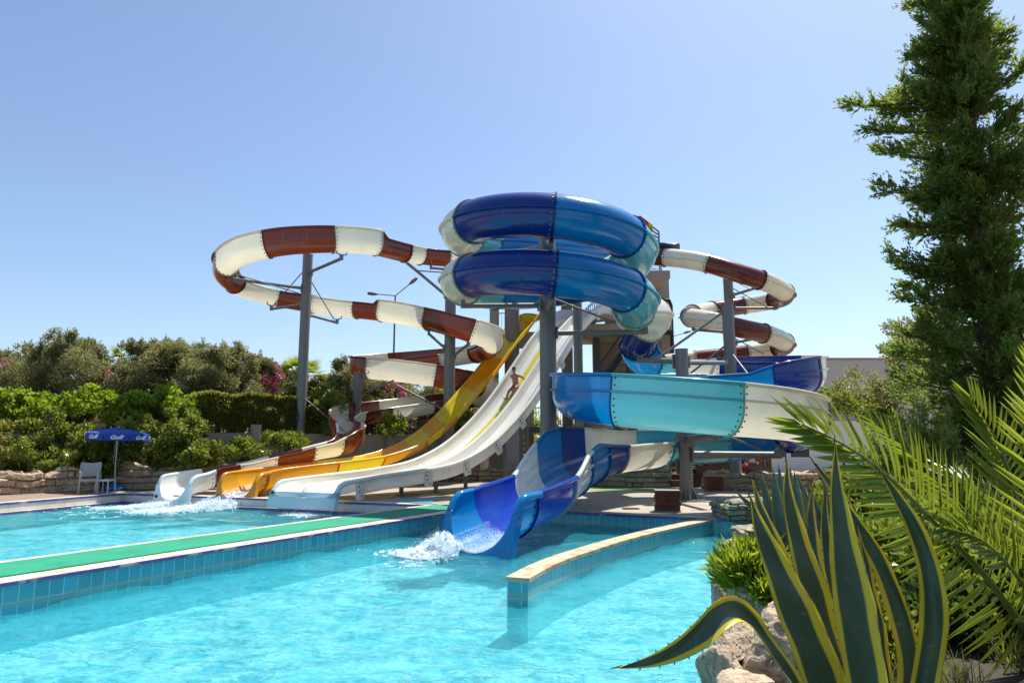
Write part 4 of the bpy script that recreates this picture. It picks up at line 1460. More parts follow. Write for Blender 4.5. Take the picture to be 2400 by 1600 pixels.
def boulder(c, s, seed, label, mat='rock_near', group='boulders along the pool edge', sub=6, cut=.46):
    bm = bmesh.new(); bmesh.ops.create_icosphere(bm, subdivisions=sub, radius=1)
    sv = Vector((seed * 3.1, seed * 1.7, seed * .9))
    rr = random.Random(seed)
    planes = []
    for _ in range(15):
        d = Vector((rr.gauss(0, 1), rr.gauss(0, 1), rr.gauss(0, .8))).normalized()
        planes.append((d, rr.uniform(cut, .9)))
    vs = []
    for v in bm.verts:
        p = v.co.copy()
        for d, k in planes:
            t_ = p.dot(d)
            if t_ > k: p -= d * (t_ - k) * .93
        f = 1 + .10 * mn.fractal(p * 1.4 + sv, 1, 2, 3) + .035 * mn.fractal(p * 5 + sv, 1, 2, 4)
        cr = abs(mn.noise(p * 2.3 + sv * 2))
        f -= .09 * math.exp(-(cr / .022) ** 2) + .03 * math.exp(-(abs(mn.noise(p * 6 + sv)) / .03) ** 2)
        p = p * f
        vs.append((c[0] + p.x * s[0], c[1] + p.y * s[1], c[2] + p.z * s[2]))
    mb = MB(); mb.add(vs, [[q.index for q in f.verts] for f in bm.faces], 0, True); bm.free()
    return tag(mb.build('boulder', M[mat], None, (c[0], c[1], c[2] - s[2])), label, 'rock', group)


boulder(P(1822, 1428, 5.9), (.42, .42, .28), 2, 'rounded pinkish boulder just under the long leaved bush by the pool')
boulder(P(1735, 1520, 5.0), (.24, .34, .30), 4, 'grey pinkish boulder behind the bend of the drooping agave leaf, nearest the water')
boulder(P(1838, 1520, 4.7), (.33, .34, .30), 7, 'large cracked boulder between the drooping agave leaf and the upright leaves')
boulder(P(1738, 1640, 4.2), (.26, .34, .25), 9, 'lowest boulder at the bottom edge, below the drooping agave leaf')
boulder(P(1706, 1420, 6.6), (.26, .36, .36), 12, 'dark weathered boulder under the left side of the long leaved bush', 'rock_near')
boulder(P(1700, 1600, 4.8), (.20, .3, .3), 15, 'brown boulder at the waterline, tucked under the larger boulders', 'rock_near')
# layered rock outcrop at the pool corner
def ledge(pxy, label, seed, L, dz, mat='rock_wet', bands=.11):
    bm = bmesh.new(); bmesh.ops.create_icosphere(bm, subdivisions=6, radius=1)
    sv = Vector((seed * 2.3, seed * 1.1, seed * .7))
    h = dz[1] - dz[0]
    vs = []
    for v in bm.verts:
        p = v.co.copy()
        m = max(abs(p.x), abs(p.y)) * .55 + math.hypot(p.x, p.y) * .45
        k = (abs(p.x) ** 5 + abs(p.y) ** 5 + abs(p.z) ** 5) ** .2
        q = p / k * .93                     # boxy
        z = (q.z + 1) / 2 * h
        zw = z + .05 * mn.noise(Vector((q.x * 1.5, q.y * 1.5, seed)))
        row = math.floor(zw / bands); fr_ = zw / bands - row
        rnd = random.Random(row * 17 + seed)
        off = .16 * (rnd.random() - .45) + .10 * mn.noise(Vector((q.x * 1.7 + row * 3.1, q.y * 1.7, seed + row)))
        notch = -.09 * math.exp(-(min(fr_, 1 - fr_) / .09) ** 2)
        crk = abs(mn.noise(Vector((q.x * 2.2 + row * 5, q.y * 2.2, row * 2.0 + seed))))
        crack = -.07 * math.exp(-(crk / .04) ** 2)
        side = 1 - max(0, abs(q.z) - .8) * 2.5
        f = 1 + (off + notch + crack) * max(0, side) + .05 * mn.fractal(Vector((q.x * 5, q.y * 5, z * 9 + seed)), 1, 2, 4)
        vs.append((pxy[0] + q.x * L[0] * f, pxy[1] + q.y * L[1] * f, dz[0] + z + .05 * mn.fractal(Vector((q.x * 3, q.y * 3, seed)), 1, 2, 3)))
    mb = MB(); mb.add(vs, [[q.index for q in f.verts] for f in bm.faces], 0, False); bm.free()
    return tag(mb.build('rock_ledge', M[mat], None, (pxy[0], pxy[1], dz[0])), label, 'rock', 'layered rock ledges')
q = P(1752, 900, 15.6)
ledge((q[0], q[1]), 'layered tan and green stained rock ledge overhanging the pool corner, beyond the long leaved bush', 3, (.85, .75), (-.08, .48))
q = P(1800, 900, 13.6)
ledge((q[0], q[1]), 'dark green stained rock ledge standing in the water under the larger layered ledge', 8, (.85, .7), (-.6, .06))
q = P(1838, 900, 17.5)
ledge((q[0], q[1]), 'pale layered rock ledge behind the blue green agave leaves', 14, (.8, .9), (-.05, .5), 'rock')
q = P(1800, 900, 10.6)
ledge((q[0], q[1]), 'rock ledge at the pool edge partly hidden by the long leaved bush and agave', 19, (.7, .8), (-.5, .2))
q = P(1790, 900, 8.2)
ledge((q[0], q[1]), 'low rock ledge at the pool edge just behind the long leaved bush', 23, (.55, .8), (-.5, .18), 'rock_near')

# ---------------------------------------------------------------- retaining wall and raised bank
bank_f = [(-40, 24.5), (-17, 27.0), (-11.5, 28.6), (-6.5, 32.5), (-2.2, 36.5), (0, 40), (0.5, 60)]
mb = MB()
A = []
for (x, y) in bank_f:
    pass
bz = 2.0
pl = [(x, y + .32) for x, y in bank_f] + [(0.5, 120), (-60, 120), (-60, 24.8)]
mb.prism(pl, .01, bz)
tag(mb.build('raised_bank', M['soil']), kind='structure')
mb = MB()
for i in range(len(bank_f) - 1):
    p = np.array(bank_f[i]); q = np.array(bank_f[i + 1])
    d = (q - p) / np.linalg.norm(q - p); n = np.array([-d[1], d[0]])
    mb.prism([p, q, q + n * .3, p + n * .3], 0.006, bz + .14)
    for s_ in np.arange(.8, np.linalg.norm(q - p), 3.2):
        c = p + d * s_ - n * .11
        mb.box((c[0], c[1], (bz + .5) / 2), (.4, .22, bz + .5), math.atan2(d[1], d[0]))
M['concrete_wall'] = plain('concrete_weathered', (0.36, 0.30, 0.23), 0.9, 0, 0.2, 1.2, 0.3, 14)
tag(mb.build('retaining_wall', M['concrete_wall'], None, (-15, 27.5, 0)), 'weathered grey concrete retaining wall with pilasters behind the bushes and slides', 'wall')
# small steel mesh fence on the wall, beside the brown flume
fa, fb = np.array([-8.3, 31.2, bz + .14]), np.array([-4.5, 34.5, bz + .14])
mb = MB()
for f in np.linspace(0, 1, 22):
    p = fa + (fb - fa) * f
    mb.tube([p, p + [0, 0, .95]], .022 if int(f * 21) % 5 == 0 else .008, 6)
for h in (.05, .25, .45, .65, .9):
    mb.tube([fa + [0, 0, h], fb + [0, 0, h]], .014, 6)
tag(mb.build('mesh_fence', M['dark'], None, tuple(fa)), 'dark wire mesh fence on the retaining wall, seen below the lower brown flume', 'fence')

# ---------------------------------------------------------------- patches and marks on the paving
def patch(pts, z, mat, name, label=None, cat=None, kind=None):
    mb = MB(); mb.prism(pts, z - .003, z)
    return tag(mb.build(name, M[mat], None, (pts[0][0], pts[0][1], z)), label, cat, None, kind)
def ell(c, a, b, n=28, rot=0):
    return [(c[0] + a * math.cos(2 * PI * k / n) * math.cos(rot) - b * math.sin(2 * PI * k / n) * math.sin(rot), c[1] + a * math.cos(2 * PI * k / n) * math.sin(rot) + b * math.sin(2 * PI * k / n) * math.cos(rot)) for k in range(n)]
tag(MB().build('x', M['lime']) if False else None or patch(ell(G(1440, 1146)[:2], 2.6, .55, rot=-.08), .014, 'lime', 'turf_mat'), 'bright green turf mat lying on the paving between the exit bend and the steel post', 'mat')
patch(ell(G(1370, 1133)[:2], 1.6, .5), .014, 'lime', 'turf_mat', 'darker green turf mat on the paving close to the rock wall', 'mat')
M['puddle'] = plain('wet_stain', (0.05, 0.04, 0.033), .08, 0, .2, 3)
qd = G(1478, 1192)
mb = MB(); mb.box((qd[0], qd[1], .015), (.42, .3, .012))
for k in range(9): mb.box((qd[0] - .18 + k * .045, qd[1], .023), (.012, .26, .008))
tag(mb.build('floor_drain', M['dark'], None, (qd[0], qd[1], 0)), 'small dark drain grate in the wet paving beside the near brick stack', 'drain')
M['bluepad'] = plain('blue_pad', (0.05, .27, .38), .6, 0, .1)
patch([G(905, 1180)[:2], G(1010, 1178)[:2], G(1035, 1168)[:2], G(940, 1168)[:2]], .018, 'bluepad', 'splash_mat', 'flat blue green mat on the deck edge right of the white slide end', 'mat')
# wooden decking at the far left
mb = MB()
dk = [bp_left + np.array([-.36, .0]), bp_left + dl * 14 + np.array([-.36, 0]), bp_left + dl * 14 + np.array([-9, 0]), bp_left + np.array([-10, 3.2]), bp_left + np.array([-1, 1.4])]
mb.prism(dk, .004, .018)
tag(mb.build('wooden_deck', M['decking']), kind='structure')

# ---------------------------------------------------------------- brick stacks
def brick_mat():
    t = NT('red_hollow_brick')
    n = t.noise(14, 5, coord='World')
    return t.done(t.bsdf(t.mix(n, (0.20, 0.06, 0.032), (0.36, 0.12, 0.062)), .85, t.bump(t.noise(60, 3, coord='World'), .3, .005)))
M['brick'] = brick_mat()
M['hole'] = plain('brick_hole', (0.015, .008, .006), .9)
M['slab'] = plain('cap_slab', (0.32, .27, .23), .8)
def brick_stack(c, w_, d_, courses, hh, label, rot, holes):
    root = empty('brick_stack', (c[0], c[1], 0), label, 'brick stack', 'hollow brick stacks on the paving')
    R = Matrix.Rotation(rot, 3, 'Z')
    def T(p): 
        v = R @ Vector(p)
        return (c[0] + v.x, c[1] + v.y, v.z)
    ch = hh / courses
    for k in range(courses):
        for s_ in range(2):
            off = (.04 if k % 2 else -.0)
            bw = w_ / 2 - .008
            cx = -w_ / 4 + s_ * w_ / 2
            mb = MB()
            mb.box(T((cx + (.012 if k % 2 else -.008), 0, ch * (k + .5) + .03)), (bw, d_, ch - .012), rot)
            nx, nz = holes
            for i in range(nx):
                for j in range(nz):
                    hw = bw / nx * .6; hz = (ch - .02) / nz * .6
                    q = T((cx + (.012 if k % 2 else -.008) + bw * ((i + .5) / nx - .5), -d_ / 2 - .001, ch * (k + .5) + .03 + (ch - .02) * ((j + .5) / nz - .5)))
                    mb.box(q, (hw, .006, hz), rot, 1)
            nd = 4
            for j in range(nd):
                q = T((cx + (.012 if k % 2 else -.008) + (bw / 2 + .002) * (1 if s_ else -1), 0, ch * (k + (j + .5) / nd) + .03))
                mb.box(q, (.008, d_ * .96, ch / nd * .55), rot, 0)
            mb.build('brick', [M['brick'], M['hole']], root)
    mb = MB(); mb.box(T((0, 0, .016)), (w_ + .02, d_ + .02, .025), rot); mb.build('base_slab', M['slab'], root)
    mb = MB(); mb.box(T((0, 0, hh + .043)), (w_ + .015, d_ + .015, .022), rot)
    mb.build('cap_slab', M['slab'], root)
q = G(1570, 1200)
brick_stack((q[0], q[1] + .25), .60, .42, 4, .47, 'near stack of red hollow bricks beside the foot of the short steel post', -.12, (6, 3))
q = G(1678, 1152)
brick_stack((q[0], q[1] + .25), .56, .42, 3, .50, 'shaded stack of red bricks with small holes against the rock wall by the bridge', .05, (9, 5))

# ---------------------------------------------------------------- wooden steps, bridge, lifebuoys, white building
M['wood'] = plain('brown_wood', (0.13, 0.055, 0.028), .6, 0, .25, 5, .2, 25)
M['wood_pale'] = plain('weathered_pole', (0.20, .12, .06), .8, 0, .25, 4, .2, 25)
c0 = P(1590, 900, 27.8)
root = empty('wooden_steps', (c0[0], c0[1], 0), 'dark brown wooden steps between the two low rock walls, behind the short post', 'steps')
for k in range(3):
    mb = MB(); wd = 1.9 - k * .22
    mb.box((c0[0], c0[1] + k * .34, .12 + k * .22), (wd, .5, .23)); mb.box((c0[0], c0[1] + k * .34 - .02, .245 + k * .22), (wd + .06, .54, .035))
    mb.build('step', M['wood'], root)
mb = MB(); mb.box((c0[0] + .2, c0[1] + 1.55, .72), (2.6, 1.5, .1)); mb.build('landing', M['wood'], root)
b0 = P(1625, 900, 28.0); b1 = P(1795, 900, 28.0)
root = empty('foot_bridge', ((b0[0] + b1[0]) / 2, b0[1], 0), 'arched brown wooden foot bridge with crossed rail poles behind the right rock wall', 'bridge')
def arch(f): return .62 + .42 * math.sin(PI * f)
for yy in (28.0, 29.5):
    mb = MB(); n = 14
    for k in range(n):
        f0, f1 = k / n, (k + 1) / n
        mb.beam((b0[0] + (b1[0] - b0[0]) * f0, yy, arch(f0) - .12), (b0[0] + (b1[0] - b0[0]) * f1, yy, arch(f1) - .12), .09, .3)
    mb.build('bridge_beam', M['wood'], root)
    for k in range(5):
        f = k / 4
        x = b0[0] + (b1[0] - b0[0]) * f
        mb = MB(); mb.tube([(x, yy, arch(f) - .1), (x, yy, arch(f) + .55), (x, yy, arch(f) + .62), (x, yy, arch(f) + .78), (x, yy, arch(f) + .9), (x, yy, arch(f) + .95)], [.055, .05, .085, .05, .075, .02], 10)
        mb.build('bridge_post', M['wood'], root)
        if k < 4:
            x2 = b0[0] + (b1[0] - b0[0]) * (k + 1) / 4; f2 = (k + 1) / 4
            mb = MB()
            xm_ = (x + x2) / 2
            for a, b in (((x, arch(f) + .8), (xm_, arch(f))), ((xm_, arch(f)), (x2, arch(f2) + .8)), ((x, arch(f) + .05), (xm_, arch(f) + .82)), ((xm_, arch(f) + .82), (x2, arch(f2) + .05))):
                mb.tube([(a[0], yy, a[1]), (b[0], yy, b[1])], .032, 7)
            mb.tube([(x, yy, arch(f) + .84), (x2, yy, arch(f2) + .84)], .04, 8)
            mb.build('rail_panel', M['wood_pale'], root)
mb = MB(); n = 22
for k in range(n):
    f = (k + .5) / n
    mb.box((b0[0] + (b1[0] - b0[0]) * f, 28.75, arch(f) + .04), ((b1[0] - b0[0]) / n * .92, 1.5, .04))
mb.build('bridge_deck', M['wood'], root)
M['buoy_red'] = plain('buoy_orange', (0.55, .07, .025), .5, 0, .1)
M['buoy_white'] = plain('buoy_band', (.75, .74, .7), .5, 0, .05)
def lifebuoy(c, r, label, tilt=0):
    mb = MB()
    A = []; n = 40
    for k in range(n):
        a = 2 * PI * k / n
        A.append([(c[0] + (r + .085 * math.cos(b)) * math.cos(a), c[1] + .06 * math.sin(b), c[2] + (r + .085 * math.cos(b)) * math.sin(a)) for b in np.linspace(0, 2 * PI, 13)[:-1]])
    A.append(A[0])
    A = np.array(A)
    for k in range(n):
        mb.grid(A[k:k + 2], 1 if (k % 10) in (4, 5) else 0, True, closed=True)
    for k in range(4):
        a = 2 * PI * (k + .05) / 4; b = 2 * PI * (k + .95) / 4
        mb.tube([(c[0] + (r + .12) * math.cos(a), c[1], c[2] + (r + .12) * math.sin(a)), (c[0] + (r + .2) * math.cos((a + b) / 2), c[1] - .02, c[2] + (r + .14) * math.sin((a + b) / 2)), (c[0] + (r + .12) * math.cos(b), c[1], c[2] + (r + .12) * math.sin(b))], .012, 5)
    return tag(mb.build('lifebuoy', [M['buoy_red'], M['buoy_white']], None, tuple(c)), label, 'lifebuoy', 'lifebuoys hanging by the bridge')
lifebuoy(P(1737, 1076, 27.8), .25, 'orange lifebuoy with white bands hanging on the bridge rail, left of the other')
lifebuoy(P(1763, 1074, 29.4), .25, 'orange lifebuoy on the far rail of the bridge, partly behind the small sign')
q = P(1763, 1079, 27.5)
mb = MB(); mb.box((q[0], q[1], q[2]), (.2, .012, .12)); mb.tube([(q[0], q[1] + .02, .1), (q[0], q[1] + .02, q[2] + .05)], .018, 6, 1)
for k in range(5): mb.box((q[0] - .07 + k * .033, q[1] - .008, q[2] + .0), (.016, .004, .045), 0, 2)
M['sign_red'] = plain('sign_red', (.45, .02, .03), .5)
tag(mb.build('notice_sign', [M['buoy_white'], M['wood'], M['sign_red']], None, (q[0], q[1], 0)), 'tiny white notice sign with red marks on a stake in front of the bridge', 'sign')
# dark timber screen behind the bridge
mb = MB(); r = random.Random(4)
for k in range(70):
    f = k / 69
    p = P(1530 + 260 * f, 900, 33 + r.uniform(-.2, .2))
    mb.tube([(p[0], p[1], 0), (p[0] + r.uniform(-.05, .05), p[1], r.uniform(1.5, 1.9))], r.uniform(.03, .06), 6)
tag(mb.build('pole_screen', M['wood'], None, (P(1660, 900, 33)[0], 33, 0)), 'dark screen of close set wooden poles in the shade behind the bridge', 'fence')
M['whitewall'] = plain('white_render', (.66, .64, .60), .85, 0, .06, 1)
M['greywall'] = plain('pale_render', (.50, .46, .41), .85, 0, .06, .6)
M['glass'] = plain('dark_window', (.03, .04, .055), .1)
def building(px0, px1, Y, depth, z, label, wins=(), mat='whitewall', cap=True, z0=0.0):
    a = P(px0, 900, Y); b = P(px1, 900, Y)
    cx, w_ = (a[0] + b[0]) / 2, b[0] - a[0]
    root = empty('building', (cx, Y, 0), label, 'building')
    mb = MB(); mb.box((cx, Y + depth / 2, (z + z0) / 2), (w_, depth, z - z0)); mb.build('wall', M[mat], root)
    if cap:
        mb = MB(); mb.box((cx, Y + depth / 2, z + .07), (w_ + .16, depth + .16, .14)); mb.build('parapet', M['slab'], root)
    for (fx, fz, ww, wh) in wins:
        mb = MB(); mb.box((a[0] + w_ * fx, Y - .02, fz), (ww + .14, .08, wh + .14)); f = mb.build('window', M['buoy_white'], root)
        mb = MB(); mb.box((a[0] + w_ * fx, Y - .055, fz), (ww, .03, wh)); mb.build('pane', M['glass'], f)
    return root
building(1330, 1660, 41, 8, 2.7, 'low white building with dark openings in the shade behind the tower foot', [(.35, 1.2, 1.0, 2.0), (.62, 1.3, .9, 1.3), (.8, 1.2, 1.1, 2.0)])
building(1780, 2060, 44, 10, 3.2, 'low white wall building at the right behind the bridge and the palm fronds', [(.3, 1.5, 1.2, 1.2)])
zt = P(2000, 843, 48)[2]
building(1850, 2300, 48, 14, zt, 'wide pale flat roofed building rising behind the dark blue bend on the right', mat='greywall')
zt = P(2150, 765, 56)[2]
building(2150, 2420, 64, 2.5, P(2150, 770, 64)[2], 'beige tower block half hidden behind the big juniper', [(.1, 9.5, 1.4, 1.2), (.1, 6, 1.4, 1.2)], mat='concrete')

# ---------------------------------------------------------------- parasol, chair, table, bottle
M['umb'] = plain('parasol_blue', (0.004, 0.05, 0.33), .8, 0, .05)
M['umb_lt'] = plain('parasol_pole', (.6, .6, .6), .4, .1)
M['plastic_blue'] = plain('plastic_blue', (0.01, .16, .5), .3)
M['letters'] = plain('white_print', (.8, .8, .8), .7)
pc = P(277, 1016, 25.2)
px_, py_ = pc[0], pc[1]
root = empty('parasol', (px_, py_, 0), 'blue parasol with white lettering on its valance standing in a round blue base', 'parasol')
zr = P(272, 1016, 25.2)[2]; zv = P(272, 1031, 25.2)[2]; zp = P(272, 1001, 25.2)[2]
Rr = 1.06
tilt = .03
mb = MB(); n = 8; a0_ = math.radians(-85.5)
def cpt(a, f, dz=0):
    rr = Rr * f
    k = (a - a0_) / (PI / 4)
    scal = 1 - .05 * abs(math.sin(PI * k))
    return np.array([px_ + rr * scal * math.cos(a) , py_ + rr * scal * math.sin(a), zp + (zr - zp) * f ** 1.25 + dz + tilt * rr * math.cos(a) * -1])
A = []
for k in range(65):
    a = a0_ + 2 * PI * k / 64
    A.append([cpt(a, f) for f in np.linspace(0.01, 1, 8)])
mb.grid(np.array(A), 0, True)
mb.build('canopy', M['umb'], root)
zval = zv - zr
for k in range(8):
    mb = MB()
    A = []
    for j in range(9):
        a = a0_ + (k + .012 + .976 * j / 8) * PI / 4
        A.append([cpt(a, 1), cpt(a, 1.01, zval * .5), cpt(a, 1.015, zval)])
    mb.grid(np.array(A), 0, True)
    val = mb.build('valance', M['umb'], root)
    mid_a = a0_ + (k + .5) * PI / 4
    # lettering cut from a text curve, laid on the valance
    cu = bpy.data.curves.new('lettering', 'FONT'); cu.body = 'Golf'; cu.size = .22; cu.shear = .25; cu.align_x = 'CENTER'; cu.align_y = 'CENTER'; cu.extrude = .003; cu.offset = .006
    to = bpy.data.objects.new('tmp', cu); C.objects.link(to)
    bpy.context.view_layer.update()
    me = bpy.data.meshes.new_from_object(to.evaluated_get(bpy.context.evaluated_depsgraph_get()))
    bpy.data.objects.remove(to)
    ctr = (cpt(mid_a, 1.03) + cpt(mid_a, 1.045, zval)) / 2
    ex = np.array([-math.sin(mid_a), math.cos(mid_a), 0]); ez = np.array([0, 0, 1]); ey = np.array([math.cos(mid_a), math.sin(mid_a), 0])
    for v in me.vertices:
        q = ctr + ex * v.co.x + ez * v.co.y * .85 + ey * (v.co.z - .035 * (v.co.x / .3) ** 2) - np.array([px_, py_, 0])
        v.co = tuple(q)
    link('lettering', me, M['letters'], val)
mb = MB(); mb.tube([(px_ + .02, py_, .12), (px_ - .03, py_, zp - .02)], .022, 10); mb.build('pole', M['umb_lt'], root)
mb = MB(); mb.tube([(px_, py_, zp - .02), (px_, py_, zp + .03), (px_, py_, zp + .05)], [.04, .035, .01], 10); mb.build('finial', M['umb_lt'], root)
mb = MB(); mb.tube([(px_ - .05, py_ - .05, zr - .1), (px_ - .06, py_ - .04, 1.0), (px_ + .03, py_ - .03, .95)], .006, 5); mb.tube([(px_ + .06, py_ - .05, zr - .1), (px_ + .02, py_ - .04, 1.0)], .006, 5); mb.build('cord', M['umb_lt'], root)
for k in range(8):
    a = a0_ + k * PI / 4
    mb = MB(); mb.tube([cpt(a, .02, -.03), cpt(a, .5, -.03), cpt(a, .99, -.025)], .009, 5); mb.tube([cpt(a, .5, -.035), (px_, py_, zr - .25)], .008, 5); mb.build('rib', M['umb_lt'], root)
mb = MB(); rr_ = [(.0, .0), (.27, .0), (.31, .04), (.32, .09), (.29, .14), (.22, .16), (.12, .15), (.07, .17), (.05, .42), (.03, .43)]
A = [[(px_ + .02 + r_ * math.cos(a), py_ + r_ * math.sin(a), z_ + .02) for a in np.linspace(0, 2 * PI, 33)[:-1]] for r_, z_ in rr_]
mb.grid(np.array(A), 0, True, closed=True); mb.build('base', M['plastic_blue'], root)

M['rattan'] = plain('pale_resin', (.40, .365, .33), .6, 0, .06, 30, .15, 60)
q = P(230, 900, 23.6)
root = empty('armchair', (q[0], q[1], 0.02), 'pale grey resin armchair standing on the wooden deck left of the parasol', 'chair')
rot = .5
cs, sn = math.cos(rot), math.sin(rot)
def ch(x, y, z): return np.array([q[0] + x * cs - y * sn, q[1] + x * sn + y * cs, z + .02])
S_ = 1.12
def bar(a, b, w_, h_=None): mbx.beam(ch(*[v * S_ for v in a]), ch(*[v * S_ for v in b]), w_, h_)
for nm, lst in (('leg', [((-.24, -.24, 0), (-.22, -.22, .63), .055)]), ('leg', [((.24, -.24, 0), (.22, -.22, .63), .055)]), ('leg', [((-.24, .30, 0), (-.23, .22, .44), .05)]), ('leg', [((.24, .30, 0), (.23, .22, .44), .05)])):
    mbx = MB()
    for a, b, w_ in lst: bar(a, b, w_)
    mbx.build(nm, M['rattan'], root)
mbx = MB(); A = [[ch(x * S_, y * S_, (.43 - .02 * math.cos(x * 6) + .0) * S_) for x in np.linspace(-.25, .25, 7)] for y in np.linspace(-.25, .24, 6)]
mbx.grid(np.array(A), 0, True)
for a, b in (((-.25, -.25, .40), (.25, -.25, .40)), ((-.25, .24, .40), (.25, .24, .40)), ((-.25, -.25, .40), (-.25, .24, .40)), ((.25, -.25, .40), (.25, .24, .40))): bar(a, b, .04, .07)
mbx.build('seat', M['rattan'], root)
mbx = MB(); A = [[ch(x * S_, (.23 + (z - .44) * .28 + .04 * (1 - (x / .25) ** 2)) * S_, (z + (.03 * (x / .25) ** 2 if z > .85 else 0)) * S_) for x in np.linspace(-.26, .26, 9)] for z in np.linspace(.50, .90, 7)]
A2 = [[p + np.array([0, 0.03, 0]) for p in r_] for r_ in A]
mbx.grid(np.array(A), 0, True); mbx.grid(np.array(A2), 0, True)
mbx.grid(np.array([A[-1], A2[-1]]), 0); mbx.grid(np.array([A[0], A2[0]]), 0)
bar((-.25, .22, .40), (-.26, .36, .88), .04); bar((.25, .22, .40), (.26, .36, .88), .04)
mbx.build('backrest', M['rattan'], root)
for k in (-1, 1):
    mbx = MB(); bar((k * .24, -.26, .64), (k * .26, .27, .66), .06, .03); mbx.build('armrest', M['rattan'], root)
M['white_metal'] = plain('white_metal', (.55, .57, .6), .4)
q = P(268, 900, 23.7)
root = empty('side_table', (q[0], q[1], .02), 'small pale low table on the deck between the chair and the parasol base', 'table')
mb = MB(); mb.box((q[0], q[1], .47), (.46, .46, .03)); mb.box((q[0], q[1], .44), (.42, .42, .03)); mb.build('tabletop', M['white_metal'], root)
for a in (-1, 1):
    for b in (-1, 1):
        mb = MB(); mb.beam((q[0] + a * .20, q[1] + b * .20, .43), (q[0] + a * .215, q[1] + b * .215, .02), .03); mb.build('leg', M['white_metal'], root)
M['bottle'] = plain('bottle_green', (.08, .30, .16), .15)
mb = MB(); c = (q[0] - .14, q[1] - .1, .486)
A = [[(c[0] + r_ * math.cos(a), c[1] + r_ * math.sin(a), c[2] + z_) for a in np.linspace(0, 2 * PI, 13)[:-1]] for r_, z_ in ((0, 0), (.036, 0), (.038, .02), (.038, .16), (.03, .2), (.014, .24), (.013, .28), (0.0, .281))]
mb.grid(np.array(A), 0, True, closed=True)
tag(mb.build('bottle', M['bottle'], None, c), 'green bottle standing on the small low table', 'bottle')

# ---------------------------------------------------------------- people
def skin_material(name, col):
    t = NT(name)
    c = t.mix(t.noise(9, 4, coord='World'), tuple(x * .85 for x in col), tuple(x * 1.1 for x in col))
    return t.done(t.bsdf(c, .5, None, **{'Subsurface__Weight': .1, 'Subsurface__Radius': (.02, .008, .004), 'Subsurface__Scale': .1}))
M['skin'] = skin_material('skin_tanned', (.36, .19, .12))
M['trunks'] = plain('swim_trunks_dark', (.012, .014, .03), .8, 0, .15)
M['hair'] = plain('hair_dark', (.02, .014, .01), .7)
M['eye'] = plain('eye_dark', (.015, .012, .01), .3)


def skinned(name, V, E, Rad, mat, parent, root_i=0, sub=1):
    og = ORG[parent] if parent is not None else np.zeros(3)
    me = bpy.data.meshes.new(name)
    me.from_pydata([tuple(np.array(v) - og) for v in V], E, [])
    o = link(name, me, mat, parent)
    md = o.modifiers.new('skin', 'SKIN'); md.use_smooth_shade = True
    if not me.skin_vertices:
        bpy.context.view_layer.update()
    sv = me.skin_vertices[0].data
    for i, r_ in enumerate(Rad):
        sv[i].radius = (r_, r_) if not isinstance(r_, tuple) else r_
        sv[i].use_root = (i == root_i)
    ms = o.modifiers.new('subdivision', 'SUBSURF'); ms.levels = sub; ms.render_levels = sub
    return o


